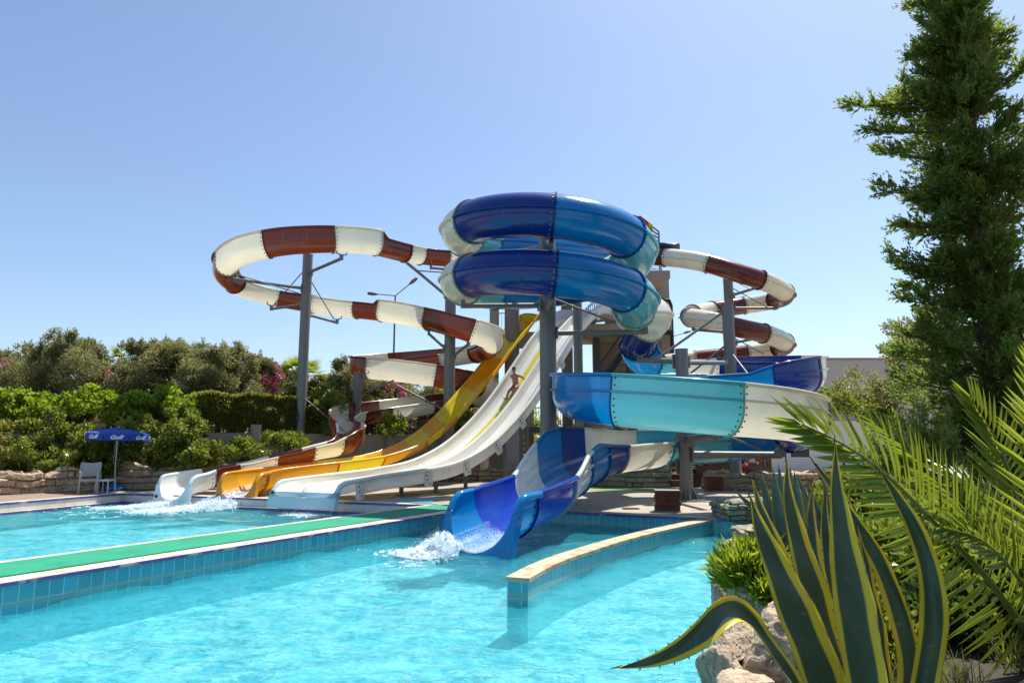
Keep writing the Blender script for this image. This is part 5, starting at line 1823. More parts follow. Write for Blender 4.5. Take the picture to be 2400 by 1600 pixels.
def person(hip, f, u, s, label, pose, trunks=True):
    """f forward, u up along the spine's normal, s to the figure's left; pose gives joint offsets in metres"""
    f, u, s = (np.array(a, float) / np.linalg.norm(a) for a in (f, u, s))
    at = lambda a, b, c: hip + f * a + s * b + u * c
    root = empty('person', tuple(hip), label, 'person')
    V = []; E = []; Rd = []
    def J(p, r_, par=None):
        V.append(at(*p)); Rd.append(r_)
        if par is not None: E.append((par, len(V) - 1))
        return len(V) - 1
    tl = pose['lean']     # forward lean of the trunk (negative = back)
    tr = lambda d, y=0, o=0: (math.sin(tl) * d + math.cos(tl) * o, y, math.cos(tl) * d - math.sin(tl) * o)
    pel = J((0, 0, 0), .135)
    wa = J(tr(.17), .125, pel); ch_ = J(tr(.34), .15, wa); nk0 = J(tr(.47), .11, ch_); nk = J(tr(.55), .055, nk0); hd = J(tr(.62, 0, .02), .075, nk); hm = J(tr(.70, 0, .015), .092, hd); ht = J(tr(.78, 0, .0), .07, hm)
    for k in (-1, 1):
        sh = J(tr(.44, k * .17), .07, nk0)
        el = J(tuple(np.array(tr(.44, k * .17)) + np.array(pose['elbow'](k))), .045, sh)
        wr = J(tuple(np.array(tr(.44, k * .17)) + np.array(pose['wrist'](k))), .03, el)
        hdv = np.array(pose['wrist'](k)) - np.array(pose['elbow'](k)); hdv /= np.linalg.norm(hdv)
        b = np.array(tr(.44, k * .17)) + np.array(pose['wrist'](k))
        pm = J(tuple(b + hdv * .06), .034, wr)
        for q_, ln in ((-.026, .075), (-.009, .088), (.009, .084), (.026, .066)):
            m1 = J(tuple(b + hdv * .105 + np.array([0, 0, 0]) + np.array([q_, 0, 0])), .010, pm)
            J(tuple(b + hdv * (.105 + ln * .55) + np.array([q_ * 1.2, 0, -.012])), .009, m1)
        th_ = J(tuple(b + hdv * .05 + np.array([.045, -k * .02, 0])), .011, pm); J(tuple(b + hdv * .085 + np.array([.06, -k * .03, -.008])), .010, th_)
        hp = J((0.02, k * .09, -.03), .11, pel)
        kn = J(pose['knee'](k), .062, hp); an_ = J(pose['ankle'](k), .04, kn)
        heel = np.array(pose['ankle'](k)); 
        ft = J(tuple(heel + np.array(pose['foot'])), .035, an_); J(tuple(heel + np.array(pose['foot']) * 1.9), .025, ft)
    skinned('body', V, E, Rd, M['skin'], root)
    if trunks:
        V2 = [at(*tr(.07)), at(0, 0, 0)]; E2 = [(0, 1)]; R2 = [.138, .150]
        for k in (-1, 1):
            a = np.array([.02, k * .09, -.03]); b = np.array(pose['knee'](k))
            V2 += [at(*a), at(*(a + (b - a) * .45))]; R2 += [.122, .098]
            n_ = len(V2); E2 += [(1, n_ - 2), (n_ - 2, n_ - 1)]
        skinned('swim_trunks', V2, E2, R2, M['trunks'], root, 1)
    # hair cap, face
    hc_ = at(*tr(.735, 0, -.012))
    up_ = at(*tr(1)) - at(*tr(0)); fw_ = at(*tr(0, 0, 1)) - at(*tr(0)); sd_ = s
    bm = bmesh.new(); bmesh.ops.create_icosphere(bm, subdivisions=3, radius=1)
    mb = MB(); mb.add([hc_ + fw_ * v.co.x * .098 + sd_ * v.co.y * .088 + up_ * max(-.02, v.co.z) * .098 for v in bm.verts], [[q_.index for q_ in f_.verts] for f_ in bm.faces], 0, True); bm.free()
    mb.build('hair', M['hair'], root)
    for k in (-1, 1):
        e_ = at(*tr(.70, k * .033, .098)); mb = MB(); mb.tube([e_ - sd_ * .012, e_ + sd_ * .012], .008, 6); mb.build('eye', M['eye'], root)
        e_ = at(*tr(.70, k * .092, .0)); mb = MB(); mb.tube([e_ - up_ * .03, e_, e_ + up_ * .03], [.008, .018, .012], 6); mb.build('ear', M['skin'], root)
    a = at(*tr(.705, 0, .10)); mb = MB(); mb.tube([a, at(*tr(.675, 0, .122)), at(*tr(.668, 0, .105))], [.009, .015, .010], 6); mb.build('nose', M['skin'], root)
    a = at(*tr(.642, 0, .092)); mb = MB(); mb.tube([a - sd_ * .022, a + np.array(fw_) * .004, a + sd_ * .022], .006, 6); mb.build('mouth', M['sign_red'], root)
    return root


# rider on the left lane of the white slide
def lane_station(px, py, lat):
    best = min(range(len(wp.p)), key=lambda i: np.hypot(*(np.array(proj(wp.p[i] + wp.Sd[i] * lat)) - np.array([px, py]))))
    return best
def proj(q):
    d = np.array(q) - EYE
    w_ = d[1] * cp_ + d[2] * sp_
    return 1200 + F * d[0] / w_, 800 - F * (-d[1] * sp_ + d[2] * cp_) / w_
lat = .42 * WS
i = lane_station(1205, 902, lat)
p, T, S, U = wp.frame(i)
hipp = p + S * lat + U * .15
person(hipp, T, U, -S, 'bare chested man in dark swim trunks sliding down the left lane of the white slide', {
    'lean': -.55, 'elbow': lambda k: (-.12, k * .11, -.24), 'wrist': lambda k: (.02, k * .14, -.48),
    'knee': lambda k: (.40, k * .13, .06 + (.06 if k > 0 else 0)), 'ankle': lambda k: (.80, k * .15, -.08), 'foot': (.05, 0, .09)})
# rider arriving in the splash at the foot of the yellow slide
i = int(len(yp.p) - 1 - 1.3 / .12)
p, T, S, U = yp.frame(i)
R_ = yp.A[i, 3]
person(p - U * (R_ - .17) + S * -.05, T, U, -S, 'rider lying back in the spray at the foot of the yellow slide', {
    'lean': -1.15, 'elbow': lambda k: (-.05, k * .14, -.02), 'wrist': lambda k: (.20, k * .10, .10),
    'knee': lambda k: (.42, k * .08, .05), 'ankle': lambda k: (.82, k * .07, .02), 'foot': (.04, 0, .09)})
# bather standing in the shade behind the exit bend
q = P(1447, 900, 31.0)
person(np.array([q[0], q[1], .93]), (0.3, -1, 0), (0, 0, 1), (1, .3, 0), 'distant bather standing on the paving, only the legs seen under the cream flume', {
    'lean': 0.0, 'elbow': lambda k: (-.02, k * .08, -.28), 'wrist': lambda k: (.06, k * .08, -.53),
    'knee': lambda k: (.03, k * .10, -.47), 'ankle': lambda k: (0, k * .11, -.86), 'foot': (.07, 0, -.03)})

# ---------------------------------------------------------------- spray and foam
def spray_material():
    t = NT('white_water')
    b = t.bsdf((.86, .93, .96), .35, None, **{'IOR': 1.33})
    return t.done(t.translucent(b, (.9, .96, 1.0), .35))
M['spray'] = spray_material()


def drops(P_, r_):
    """little octahedral droplets as triangles"""
    n = len(P_)
    o = np.array([[1, 0, 0], [-1, 0, 0], [0, 1, 0], [0, -1, 0], [0, 0, 1], [0, 0, -1]], float)
    tri = np.array([[0, 2, 4], [2, 1, 4], [1, 3, 4], [3, 0, 4], [2, 0, 5], [1, 2, 5], [3, 1, 5], [0, 3, 5]])
    V = P_[:, None, :] + o[None] * r_[:, None, None] * rng.uniform(.6, 1.4, (n, 1, 3))
    return V[:, tri].reshape(-1, 3, 3)


def foam_patch(pts, dens, size, zamp):
    """lacy foam close to the water: many thin flakes"""
    return pts


def splash(name, origin, d, label, n, L, W, H, rs=(.006, .022), jet=None, floor_n=0, domes=()):
    d = np.array([d[0], d[1], 0.]); d /= np.linalg.norm(d); s = np.array([-d[1], d[0], 0])
    u = rng.beta(1.3, 2.6, n); v = rng.normal(0, 1, n) * (.55 + .5 * u); 
    hmax = H * np.exp(-((u - .16) / .24) ** 2) + .03
    h = hmax * rng.beta(1.0, 2.6, n)
    lump = np.array([mn.noise(Vector((a * 5, b * 3, 1.7))) for a, b in zip(u, v)])
    h *= (1 + .9 * lump).clip(.1, 2)
    Pp = np.array(origin) + d * (u * L)[:, None] + s * (v * W * .5)[:, None]
    Pp[:, 2] = WZ + .01 + h
    r_ = rng.uniform(rs[0], rs[1], n) * (1 - .5 * (h / (hmax + 1e-6)))
    V = [drops(Pp, r_)]
    if jet is not None:
        V.append(drops(*jet))
    for (cu, cv, ra, rb, rh, thr) in domes:
        cx = np.array(origin) + d * cu + s * cv
        m, q = 60, 26
        A = np.zeros((m, q, 3))
        for i in range(m):
            for j in range(q):
                a = 2 * PI * i / m; e_ = PI / 2 * j / (q - 1)
                dv2 = Vector((math.cos(a) * math.cos(e_), math.sin(a) * math.cos(e_), math.sin(e_)))
                f = 1 + .55 * mn.fractal(dv2 * 1.7 + Vector((cu * 9, ra * 7, 3)), 1, 2, 3) + .25 * mn.noise(dv2 * 7)
                p = dv2 * f
                A[i, j] = cx + d * p.x * ra + s * p.y * rb; A[i, j, 2] = WZ + .005 + max(0, p.z) * rh
        T3 = []
        for i in range(m):
            i2 = (i + 1) % m
            for j in range(q - 1):
                c = (A[i, j] + A[i2, j + 1]) / 2
                if mn.fractal(Vector(c * 11), 1, 2, 3) < thr + .35 * (c[2] - WZ) / rh: continue
                T3.append([A[i, j], A[i2, j], A[i2, j + 1]]); T3.append([A[i, j], A[i2, j + 1], A[i, j + 1]])
        V.append(np.array(T3))
    V = np.concatenate(V)
    # foam flakes riding on the water
    if floor_n:
        u = rng.beta(1.0, 1.6, floor_n) * 1.5; v = rng.normal(0, 1, floor_n) * (.35 + .8 * u)
        x = origin[0] + d[0] * u * L + s[0] * v * W * .6; y = origin[1] + d[1] * u * L + s[1] * v * W * .6
        keep = np.array([mn.fractal(Vector((a * 3.2, b * 3.2, 4)), 1, 2, 3) for a, b in zip(x, y)]) > -.05 + .35 * u
        x, y = x[keep], y[keep]
        z = WZ + waveh(x, y, 1.0) + .012
        P2 = np.stack([x, y, z], 1)
        V2 = drops(P2, rng.uniform(.006, .02, len(x)))
        V = np.concatenate([V, V2])
    o = quads_mesh(name, V, M['spray'], None, tuple(origin), 3)
    return tag(o, label, 'splash', None, 'stuff')


def bed_water(pth, s0, s1, n, half, zoff=.02, rs=(.004, .014), R=None):
    """broken water running down the bed of a flume"""
    L = pth.s[-1]
    ss = L - rng.uniform(s0, s1, n)
    out = []
    for q in ss:
        i = int(np.clip(np.searchsorted(pth.s, q), 0, len(pth.p) - 1))
        p, T, S, U = pth.frame(i)
        R_ = pth.A[i, 3]
        x = float(np.clip(rng.normal(0, half * .5), -half, half))
        h = -math.sqrt(max(0, R_ * R_ - x * x)) if R is None else 0
        out.append(p + S * x + U * (h + zoff + abs(rng.normal(0, .02))) + T * rng.uniform(-.06, .06))
    return np.array(out), rng.uniform(*rs, n)


e_ = bp.p[-1]; tdir = bp.T[-1]
splash('splash', (e_[0] - .42, e_[1] + .12, WZ), (tdir[0] - .75, tdir[1]), 'white burst of spray and foam where the blue spiral slide enters the front pool', 16000, .95, .62, .34, (.004, .013),
       bed_water(bp, -.1, 1.3, 5200, .50, .012, (.003, .009)), 11000, [(.12, 0, .34, .30, .26, -.25), (.30, .05, .34, .34, .18, -.2), (.55, -.03, .40, .38, .09, -.1), (.05, .1, .2, .22, .3, -.1)])
e_ = yp.p[-1]
splash('splash', (e_[0] + .1, e_[1] - .1, WZ), (-1.2, -.8), 'long white splash trail running left from the foot of the yellow slide', 8000, 3.2, .9, .36, (.006, .024),
       bed_water(yp, 0, 1.8, 4200, .40, .05, (.005, .018)), 9000, [(.1, 0, .3, .3, .28, -.25), (.5, 0, .5, .28, .22, -.2), (1.1, 0, .6, .28, .14, -.15), (1.9, 0, .8, .3, .08, -.1)])
e_ = brp.p[-1]
splash('splash', (e_[0], e_[1] - .1, WZ), (-1.1, -.5), 'white foam where the brown and cream flume empties into the left pool', 3600, 2.2, .8, .16, (.006, .02), bed_water(brp, 0, .6, 900, .3, .02), 5200, [(.1, 0, .35, .35, .12, -.2), (.6, 0, .5, .3, .08, -.1), (1.2, 0, .6, .3, .05, 0)])
e_ = wp.p[-1]
splash('splash', (e_[0] + .3, e_[1] - .2, WZ), (-.2, -1), 'small patch of foam at the end of the white double slide', 700, .7, .9, .06, (.005, .016), None, 1500)
# ---------------------------------------------------------------- foliage
def leaf_material(name, cols, trans=.35, tcol=None, rough=.45, nscale=.7):
    t = NT(name)
    g_ = t.n('ShaderNodeNewGeometry')
    c = t.ramp(g_.outputs['Random Per Island'], [(k / (len(cols) - 1), q) for k, q in enumerate(cols)])
    n = t.noise(nscale, 3, coord='World')
    c = t.mix(t.math('MULTIPLY', n, .5), c, tuple(x * .55 for x in cols[0]))
    b = t.bsdf(c, rough, None, **{'Specular__IOR__Level': .4})
    tc_ = t.mix(.5, c, tcol or tuple(min(1, x * 2) for x in cols[-1]))
    return t.done(t.translucent(b, tc_, trans))


M['olive'] = leaf_material('foliage_olive', [(.13, .135, .045), (.23, .225, .085), (.40, .38, .17)], .46, (.42, .42, .14))
M['vine'] = leaf_material('foliage_vine', [(.09, .17, .012), (.18, .29, .018), (.32, .42, .03)], .48, (.46, .56, .02))
M['hedge'] = leaf_material('foliage_hedge', [(.09, .10, .018), (.20, .20, .035), (.38, .35, .085)], .56, (.4, .42, .06))
M['shrub'] = leaf_material('foliage_shrub', [(.08, .105, .015), (.16, .19, .028), (.30, .33, .06)], .48, (.34, .42, .04), .3)
M['juniper'] = leaf_material('foliage_juniper', [(.06, .095, .02), (.15, .21, .04), (.32, .40, .075)], .5, (.42, .54, .08), .6)
M['palmleaf'] = leaf_material('foliage_palm', [(.08, .12, .016), (.13, .185, .022), (.19, .25, .04)], .5, (.48, .55, .03), .34)
M['shade'] = leaf_material('foliage_dark', [(.035, .06, .014), (.06, .10, .02), (.10, .15, .03)], .35, (.15, .25, .03))
M['bright'] = leaf_material('foliage_yellow_green', [(.20, .26, .02), (.32, .38, .03), (.45, .48, .06)], .4, (.5, .55, .03))
M['oleander'] = leaf_material('foliage_long_leaf', [(.09, .15, .012), (.19, .27, .02), (.32, .42, .035)], .48, (.5, .6, .03), .35)
M['flower'] = leaf_material('blossom_pink', [(.35, .02, .10), (.50, .04, .14), (.55, .10, .25)], .4, (.6, .1, .25))
M['violetf'] = leaf_material('blossom_violet', [(.22, .02, .20), (.35, .03, .30), (.4, .06, .3)], .4, (.5, .1, .4))
M['dry'] = leaf_material('dry_grass', [(.10, .085, .03), (.19, .15, .06), (.30, .25, .12)], .35, (.35, .3, .12))
M['bark'] = plain('bark', (.11, .075, .05), .9, 0, .3, 8, .6, 30)


def unit(v):
    return v / (np.linalg.norm(v, axis=-1, keepdims=True) + 1e-9)


def leaves(pos, dirs, length, width, curl=.25):
    """diamond leaves as quads (n,4,3)"""
    n = len(pos)
    r_ = rng.normal(0, 1, (n, 3))
    s = unit(np.cross(dirs, r_))
    nn = unit(np.cross(s, dirs))
    length = np.broadcast_to(length, n)[:, None]; width = np.broadcast_to(width, n)[:, None]
    a = pos; c = pos + dirs * length
    m = pos + dirs * length * .45 + nn * length * curl * .3
    return np.stack([a, m + s * width, c, m - s * width], 1)


def crown_points(blobs, dens, shell=.55):
    """blobs: (x,y,z,rx,ry,rz); points in the outer part of each"""
    P_ = []; O = []
    for b in blobs:
        vol = b[3] * b[4] + b[3] * b[5] + b[4] * b[5]
        n = max(20, int(dens * vol))
        d = unit(rng.normal(0, 1, (n, 3)))
        r_ = rng.beta(3.2, 1.5, n) * rng.uniform(.85, 1.12, n)
        p = d * r_[:, None] * np.array(b[3:6]) + np.array(b[:3])
        P_.append(p); O.append(d)
    return np.concatenate(P_), np.concatenate(O)


def clumpy(P_, O, freq, thr, seed):
    """thin a cloud of points into clumps and gaps"""
    k = np.array([mn.noise(Vector((p[0] * freq + seed, p[1] * freq, p[2] * freq))) for p in P_])
    keep = k > thr
    return P_[keep], O[keep]


def tree(name, label, cat, base, blobs, mat, dens, leaf, trunk_r=.12, group=None, up=.35, extras=(), thr=-.22, freq=1.6, limbs=True, out=.9):
    base = np.array(base, float)
    root = empty(name, base, label, cat, group)
    mb = MB()
    tops = sorted(blobs, key=lambda b: -b[3] * b[5])[:7]
    cen = np.mean([b[:3] for b in blobs], 0)
    fork = base + (cen - base) * .35
    mb.tube([base - [0, 0, .1], base + (fork - base) * .5 + rng.normal(0, .05, 3), fork], [trunk_r * 1.25, trunk_r, trunk_r * .85], 8)
    if limbs:
        for b in tops:
            e_ = np.array(b[:3]); md_ = (fork + e_) / 2 + rng.normal(0, .12, 3)
            mb.tube([fork, md_, e_, e_ + (e_ - md_) * .35], [trunk_r * .6, trunk_r * .4, trunk_r * .2, .01], 6)
    mb.build('trunk', M['bark'], root)
    P_, O = crown_points(blobs, dens)
    P_, O = clumpy(P_, O, freq, thr, base[0] * 3.3)
    d = unit(O * out + rng.normal(0, .75, P_.shape) + np.array([0, 0, up]))
    V = leaves(P_, d, rng.uniform(.7, 1.3, len(P_)) * leaf[0], rng.uniform(.75, 1.25, len(P_)) * leaf[1])
    quads_mesh('crown', V, M[mat], root)
    for (m2, blobs2, dens2, leaf2) in extras:
        P2, O2 = crown_points(blobs2, dens2)
        d2 = unit(O2 + rng.normal(0, .8, P2.shape))
        quads_mesh('blossom', leaves(P2, d2, leaf2[0], leaf2[1]), M[m2], root)
    return root


def blobs_px(lst, Y, dy=1.0):
    """(px,py,rpx,rpy[,dY]) silhouettes at distance Y -> blobs in metres"""
    out = []
    for q in lst:
        yy = Y + (q[4] if len(q) > 4 else 0)
        c = P(q[0], q[1], yy)
        out.append((c[0], c[1], c[2], q[2] * yy / F, q[2] * yy / F * dy, q[3] * yy / F))
    return out


def scatter_blobs(cx, cy, rx, ry, n, r0, seed):
    r_ = random.Random(seed)
    o = []
    for _ in range(n):
        a = r_.uniform(0, 2 * PI); k = math.sqrt(r_.random())
        s_ = r0 * r_.uniform(.6, 1.25)
        o.append((cx + rx * k * math.cos(a), cy + ry * k * math.sin(a), s_, s_ * r_.uniform(.7, 1.1), r_.uniform(-1.2, 1.2)))
    return o


OG = 'olive trees on the bank behind the wall'
def olive(cx, cy, rx, ry, Y, label, seed, n=13, r0=34, spikes=(), extras=()):
    b = scatter_blobs(cx, cy, rx, ry, n, r0, seed)
    b += scatter_blobs(cx, cy + 62, rx * 1.15, 34, 9, r0 * 1.1, seed + 77)
    r_ = random.Random(seed + 5)
    for (sx, sy) in spikes:      # upright twigs breaking the outline
        b += [(sx, sy, 9, 22), (sx + 4, sy + 26, 16, 26)]
    for _ in range(26):
        a = r_.uniform(PI * 1.08, PI * 1.92); k = r_.uniform(.92, 1.28)
        b.append((cx + rx * k * math.cos(a) * 1.05, cy + ry * k * math.sin(a) * 1.1, r_.uniform(3.5, 7), r_.uniform(12, 24)))
    for _ in range(9):
        a = r_.uniform(PI * 1.05, PI * 1.95)
        b.append((cx + rx * 1.12 * math.cos(a), cy + ry * 1.2 * math.sin(a), r_.uniform(9, 16), r_.uniform(14, 26)))
    bl = blobs_px(b, Y)
    c = P(cx, 980, Y)
    tree('olive_tree', label, 'tree', (c[0], c[1], bz), bl, 'olive', 900, (.135, .023), .13, OG, .5, extras, -.2, 1.9)


fl = lambda L, Y: blobs_px(L, Y)
olive(20, 905, 78, 60, 34, 'olive tree at the left edge of the picture, above the prickly bushes', 1, 12, 36, [(40, 822)], [('flower', fl([(14, 846, 14, 9), (4, 850, 10, 6)], 33), 260, (.10, .05))])
olive(145, 868, 62, 66, 33, 'tallest olive tree of the left row, with a pointed crown', 2, 15, 34, [(135, 800), (118, 812), (152, 806)])
olive(205, 880, 40, 58, 34.5, 'narrow olive tree right beside the tallest one', 3, 10, 30, [(196, 818), (222, 836)])
olive(318, 880, 46, 56, 33, 'grey green olive tree right of the gap with pink blossom', 4, 12, 32, [(285, 828), (325, 824), (345, 830)], [('flower', fl([(236, 868, 16, 10), (255, 882, 14, 10), (230, 902, 9, 14), (262, 870, 8, 6)], 34), 260, (.10, .05))])
olive(402, 875, 46, 58, 34, 'round olive tree in the middle of the left row', 6, 12, 34, [(382, 828), (410, 822), (428, 830)])
olive(478, 885, 42, 52, 33, 'dense olive tree right of the middle, above the clipped hedge end', 7, 12, 32, [(488, 838)])
olive(548, 885, 44, 54, 34, 'olive tree above the clipped hedge, left of the tall steel post', 8, 12, 32, [(542, 838), (560, 836)])
olive(615, 905, 40, 40, 35, 'small olive tree left of the fan palm, with red blossom behind', 9, 9, 28, [(606, 864)], [('flower', fl([(636, 906, 16, 22), (655, 880, 12, 12), (652, 862, 8, 8), (622, 885, 9, 8)], 34.5), 320, (.10, .05))])
olive(806, 915, 34, 52, 37, 'slim young olive tree right of the tall steel post', 10, 10, 26, [(806, 868), (796, 880)], [('flower', fl([(745, 910, 26, 10), (772, 900, 14, 8)], 38), 150, (.10, .05))])
olive(905, 915, 45, 36, 39, 'olive tree seen under the middle brown bend, dotted with red blossom', 12, 10, 28, [], [('flower', fl([(908, 912, 11, 10), (942, 922, 12, 10), (935, 905, 10, 6), (915, 900, 8, 8)], 38), 380, (.11, .055))])
olive(985, 925, 45, 34, 41, 'olive tree in the gap between the brown bend and the thick post', 14, 9, 28)
olive(1075, 945, 60, 34, 44, 'dark olive tree behind the yellow slide', 15, 9, 30)

for k, (x, y, lab) in enumerate([(85, 872, 'olive tree behind the gap between the edge tree and the tallest tree'), (255, 905, 'low olive tree in the gap with pink blossom'), (362, 872, 'olive tree behind the grey green and the round tree'), (442, 874, 'olive tree behind the middle of the left row'), (512, 880, 'olive tree behind the dense tree and the hedge tree'), (590, 900, 'olive tree behind the small tree near the fan palm'), (672, 925, 'low olive tree below the fan palm'), (770, 940, 'low olive tree right behind the ivy'), (860, 930, 'olive tree behind the short dark post')]):
    olive(x, y, 46, 44, 38, lab, 40 + k, 11, 32, [(x - 8, y - 46), (x + 16, y - 40)])
# fan palm behind the tall post
def fan_palm(base, top, label, n=16, L=1.5):
    root = empty('fan_palm', base, label, 'palm')
    mb = MB(); mb.tube([base, top], [.16, .13], 9); mb.build('trunk', M['bark'], root)
    for k in range(n):
        a = 2 * PI * k / n + rng.uniform(-.15, .15); e_ = rng.uniform(.1, 1.2)
        d = np.array([math.cos(a) * math.cos(e_), math.sin(a) * math.cos(e_), math.sin(e_)])
        h = top + d * L * .55
        mb = MB(); mb.tube([top, h], .012, 5)
        s = unit(np.cross(d, [0, 0, 1.0])); u = np.cross(s, d)
        nl = 22
        for j in range(nl):
            an = -1.45 + 2.9 * j / (nl - 1)
            dd = d * math.cos(an) + s * math.sin(an) - u * .12
            w_ = s * math.cos(an) * .022 - d * math.sin(an) * .022
            ln = L * .55 * (1 - .12 * abs(an))
            mb.add([h - w_ * .5, h + dd * ln * .5 - w_, h + dd * ln - np.array([0, 0, .06]), h + dd * ln * .5 + w_, h + w_ * .5], [(0, 1, 2, 3, 4)])
        mb.build('frond', M['palmleaf'], root)
b_ = P(700, 960, 37); fan_palm(np.array([b_[0], b_[1], bz]), P(708, 885, 37), 'green fan palm partly hidden behind the tall left steel post')
b_ = P(290, 960, 37); fan_palm(np.array([b_[0], b_[1], bz]), P(300, 850, 37), 'fan palm crown mixed into the olive trees left of the middle', 12, 1.3)

UG = 'dark undergrowth behind the vines'
def _und():
    for k, (x, lab) in enumerate([(30, 'undergrowth bush at the far left, between the vine and the edge olive tree'), (120, 'undergrowth bush below the tallest olive tree'), (210, 'undergrowth bush under the pink blossom gap'), (300, 'undergrowth bush below the grey green olive tree'), (390, 'undergrowth bush below the round middle olive tree'),
                                  (480, 'undergrowth bush behind the left end of the clipped hedge'), (570, 'undergrowth bush behind the middle of the clipped hedge'), (650, 'undergrowth bush left of the tall steel post top of the hedge'), (740, 'undergrowth bush right of the tall steel post'), (830, 'undergrowth bush behind the short dark post'), (920, 'undergrowth bush under the red dotted olive tree'), (1010, 'undergrowth bush behind the thick post')]):
        shrub('undergrowth', lab, x, 962, 52, 34, 36.5 + max(0, x - 600) * .012, 'hedge', 420, (.17, .06), 120 + k, 12, 26, UG, bz, .3, -.3, 1.8, 'bush')
# climbing vine over the wall top, clipped hedge, and shrubs at the wall foot
def shrub(name, label, px, py, rx, ry, Y, mat, dens, leaf, seed, n=10, r0=26, group=None, z0=0.0, up=.4, thr=-.2, freq=2.2, cat='shrub', extras=(), trunk=.05):
    bl = blobs_px(scatter_blobs(px, py, rx, ry, n, r0, seed), Y, .8)
    c = P(px, py, Y)
    return tree(name, label, cat, (c[0], c[1], z0), bl, mat, dens, leaf, trunk, group, up, extras, thr, freq)


_und()
VG = 'yellow green vines along the wall top'
vn = [(30, 955, 60, 30, 28.6, 'vine at the far left edge, with bright upright shoots'), (110, 965, 52, 34, 28.4, 'vine left of the parasol, hanging deep over the wall'), (195, 945, 55, 34, 28.0, 'brightest yellow green vine, above and left of the parasol'),
      (285, 955, 48, 38, 28.2, 'vine straight above the parasol top'), (365, 950, 52, 38, 28.6, 'vine with tall shoots above the rounded bush'), (440, 960, 46, 32, 29.0, 'vine next to the clipped hedge')]
for k, (x, y, rx, ry, Y, lab) in enumerate(vn):
    shrub('vine', lab, x, y, rx, ry, Y, 'vine', 800, (.16, .066), 30 + k, 18, 21, VG, bz, .25, -.2, 2.4, 'vine')
WG = 'green shrubs at the foot of the retaining wall'
sh_ = [(8, 1040, 34, 50, 26.6, 'hedge', 'brownish green shrub at the left edge of the picture'), (70, 1040, 34, 34, 27.0, 'shrub', 'dark shrub left of the vine, in front of bare wall'), (125, 1035, 34, 56, 26.6, 'shrub', 'tall leafy shrub left of the parasol'),
       (205, 1060, 46, 40, 26.7, 'shrub', 'shrub behind the pale armchair'), (270, 1062, 46, 44, 26.4, 'shrub', 'glossy shrub behind the parasol pole'), (340, 1055, 44, 46, 26.6, 'shrub', 'shrub just right of the parasol'),
       (420, 1045, 50, 56, 26.6, 'shrub', 'largest rounded bush, above the brown flume end'), (465, 1075, 34, 34, 26.4, 'shrub', 'dark low bush right of the largest one'), (60, 1095, 60, 22, 25.8, 'shrub', 'low dark bush over the left rock wall'), (170, 1095, 50, 18, 25.8, 'shrub', 'low bush over the rock wall left of the armchair')]
for k, (x, y, rx, ry, Y, m_, lab) in enumerate(sh_):
    shrub('shrub', lab, x, y - 12, rx * 1.12, ry * 1.25, Y, m_, 900, (.135, .045), 60 + k, 17, 23, WG, 0.02)
shrub('low_hedge', 'low glossy hedge between the rounded bush and the brown flume, below the clipped hedge', 560, 1052, 62, 18, 27.6, 'shrub', 1000, (.11, .036), 81, 20, 18, None, .02, .4, -.3, 2.2, 'hedge')
shrub('low_hedge', 'low hedge at the foot of the tall steel post, above the brown flume', 660, 1036, 52, 18, 28.9, 'shrub', 1000, (.11, .036), 82, 18, 18, None, .02, .4, -.3, 2.2, 'hedge')
# clipped hedge: a long box of leaves on the wall top that hangs over it
def clipped_hedge(label, pts, z0, z1, th, n, name='clipped_hedge', mat='hedge', leaf=(.10, .036)):
    pts = [np.array(p) for p in pts]
    L = np.concatenate([[0], np.cumsum([np.linalg.norm(pts[i + 1] - pts[i]) for i in range(len(pts) - 1)])])
    root = empty(name, (*pts[0], z0), label, 'hedge')
    s = rng.uniform(0, L[-1], n)
    x = np.interp(s, L, [p[0] for p in pts]); y = np.interp(s, L, [p[1] for p in pts])
    i = np.clip(np.searchsorted(L, s) - 1, 0, len(pts) - 2)
    d = np.array([unit(pts[k + 1] - pts[k]) for k in range(len(pts) - 1)])[i]
    nn = np.stack([d[:, 1], -d[:, 0]], 1)
    face = rng.random(n)
    w_ = np.where(face < .62, th / 2, rng.uniform(-th / 2, th / 2, n)); h = np.where(face < .62, rng.uniform(0, 1, n) ** .8, 1.0)
    w_ = w_ - np.abs(rng.normal(0, .10, n)); h = h - np.abs(rng.normal(0, .04, n)) * (face >= .62)
    bump_ = np.array([mn.noise(Vector((a * 1.1, b * 1.3, 5))) for a, b in zip(s, h * (z1 - z0))])
    w_ = w_ + .22 * bump_ - .25 * (1 - np.minimum(1, (1 - h) * 3)) * (face < .62) * 0 - .3 * (h < .12)
    P_ = np.stack([x + nn[:, 0] * w_, y + nn[:, 1] * w_, z0 + (z1 - z0) * h + .10 * bump_ + rng.normal(0, .03, n)], 1)
    O = np.stack([nn[:, 0], nn[:, 1], 0 * x], 1) * (face < .62)[:, None] + np.array([0, 0, 1.0]) * (face >= .62)[:, None]
    k = np.array([mn.noise(Vector((p[0] * 3, p[1] * 3, p[2] * 3))) for p in P_]); kp = k > -.28
    P_, O = P_[kp], O[kp]
    V = leaves(P_, unit(O + rng.normal(0, .7, P_.shape) + [0, 0, .3]), rng.uniform(.7, 1.3, len(P_)) * leaf[0], rng.uniform(.8, 1.2, len(P_)) * leaf[1])
    quads_mesh('foliage', V, M[mat], root)
    # woody inside
    mb = MB()
    for q in np.arange(.3, L[-1], .5):
        p = np.array([np.interp(q, L, [a[k_] for a in pts]) for k_ in (0, 1)])
        mb.tube([(p[0], p[1], z0 - .2), (p[0] + .1, p[1], (z0 + z1) / 2), (p[0] - .1, p[1] + .1, z1 - .2)], [.04, .03, .01], 5)
    mb.build('branches', M['bark'], root)
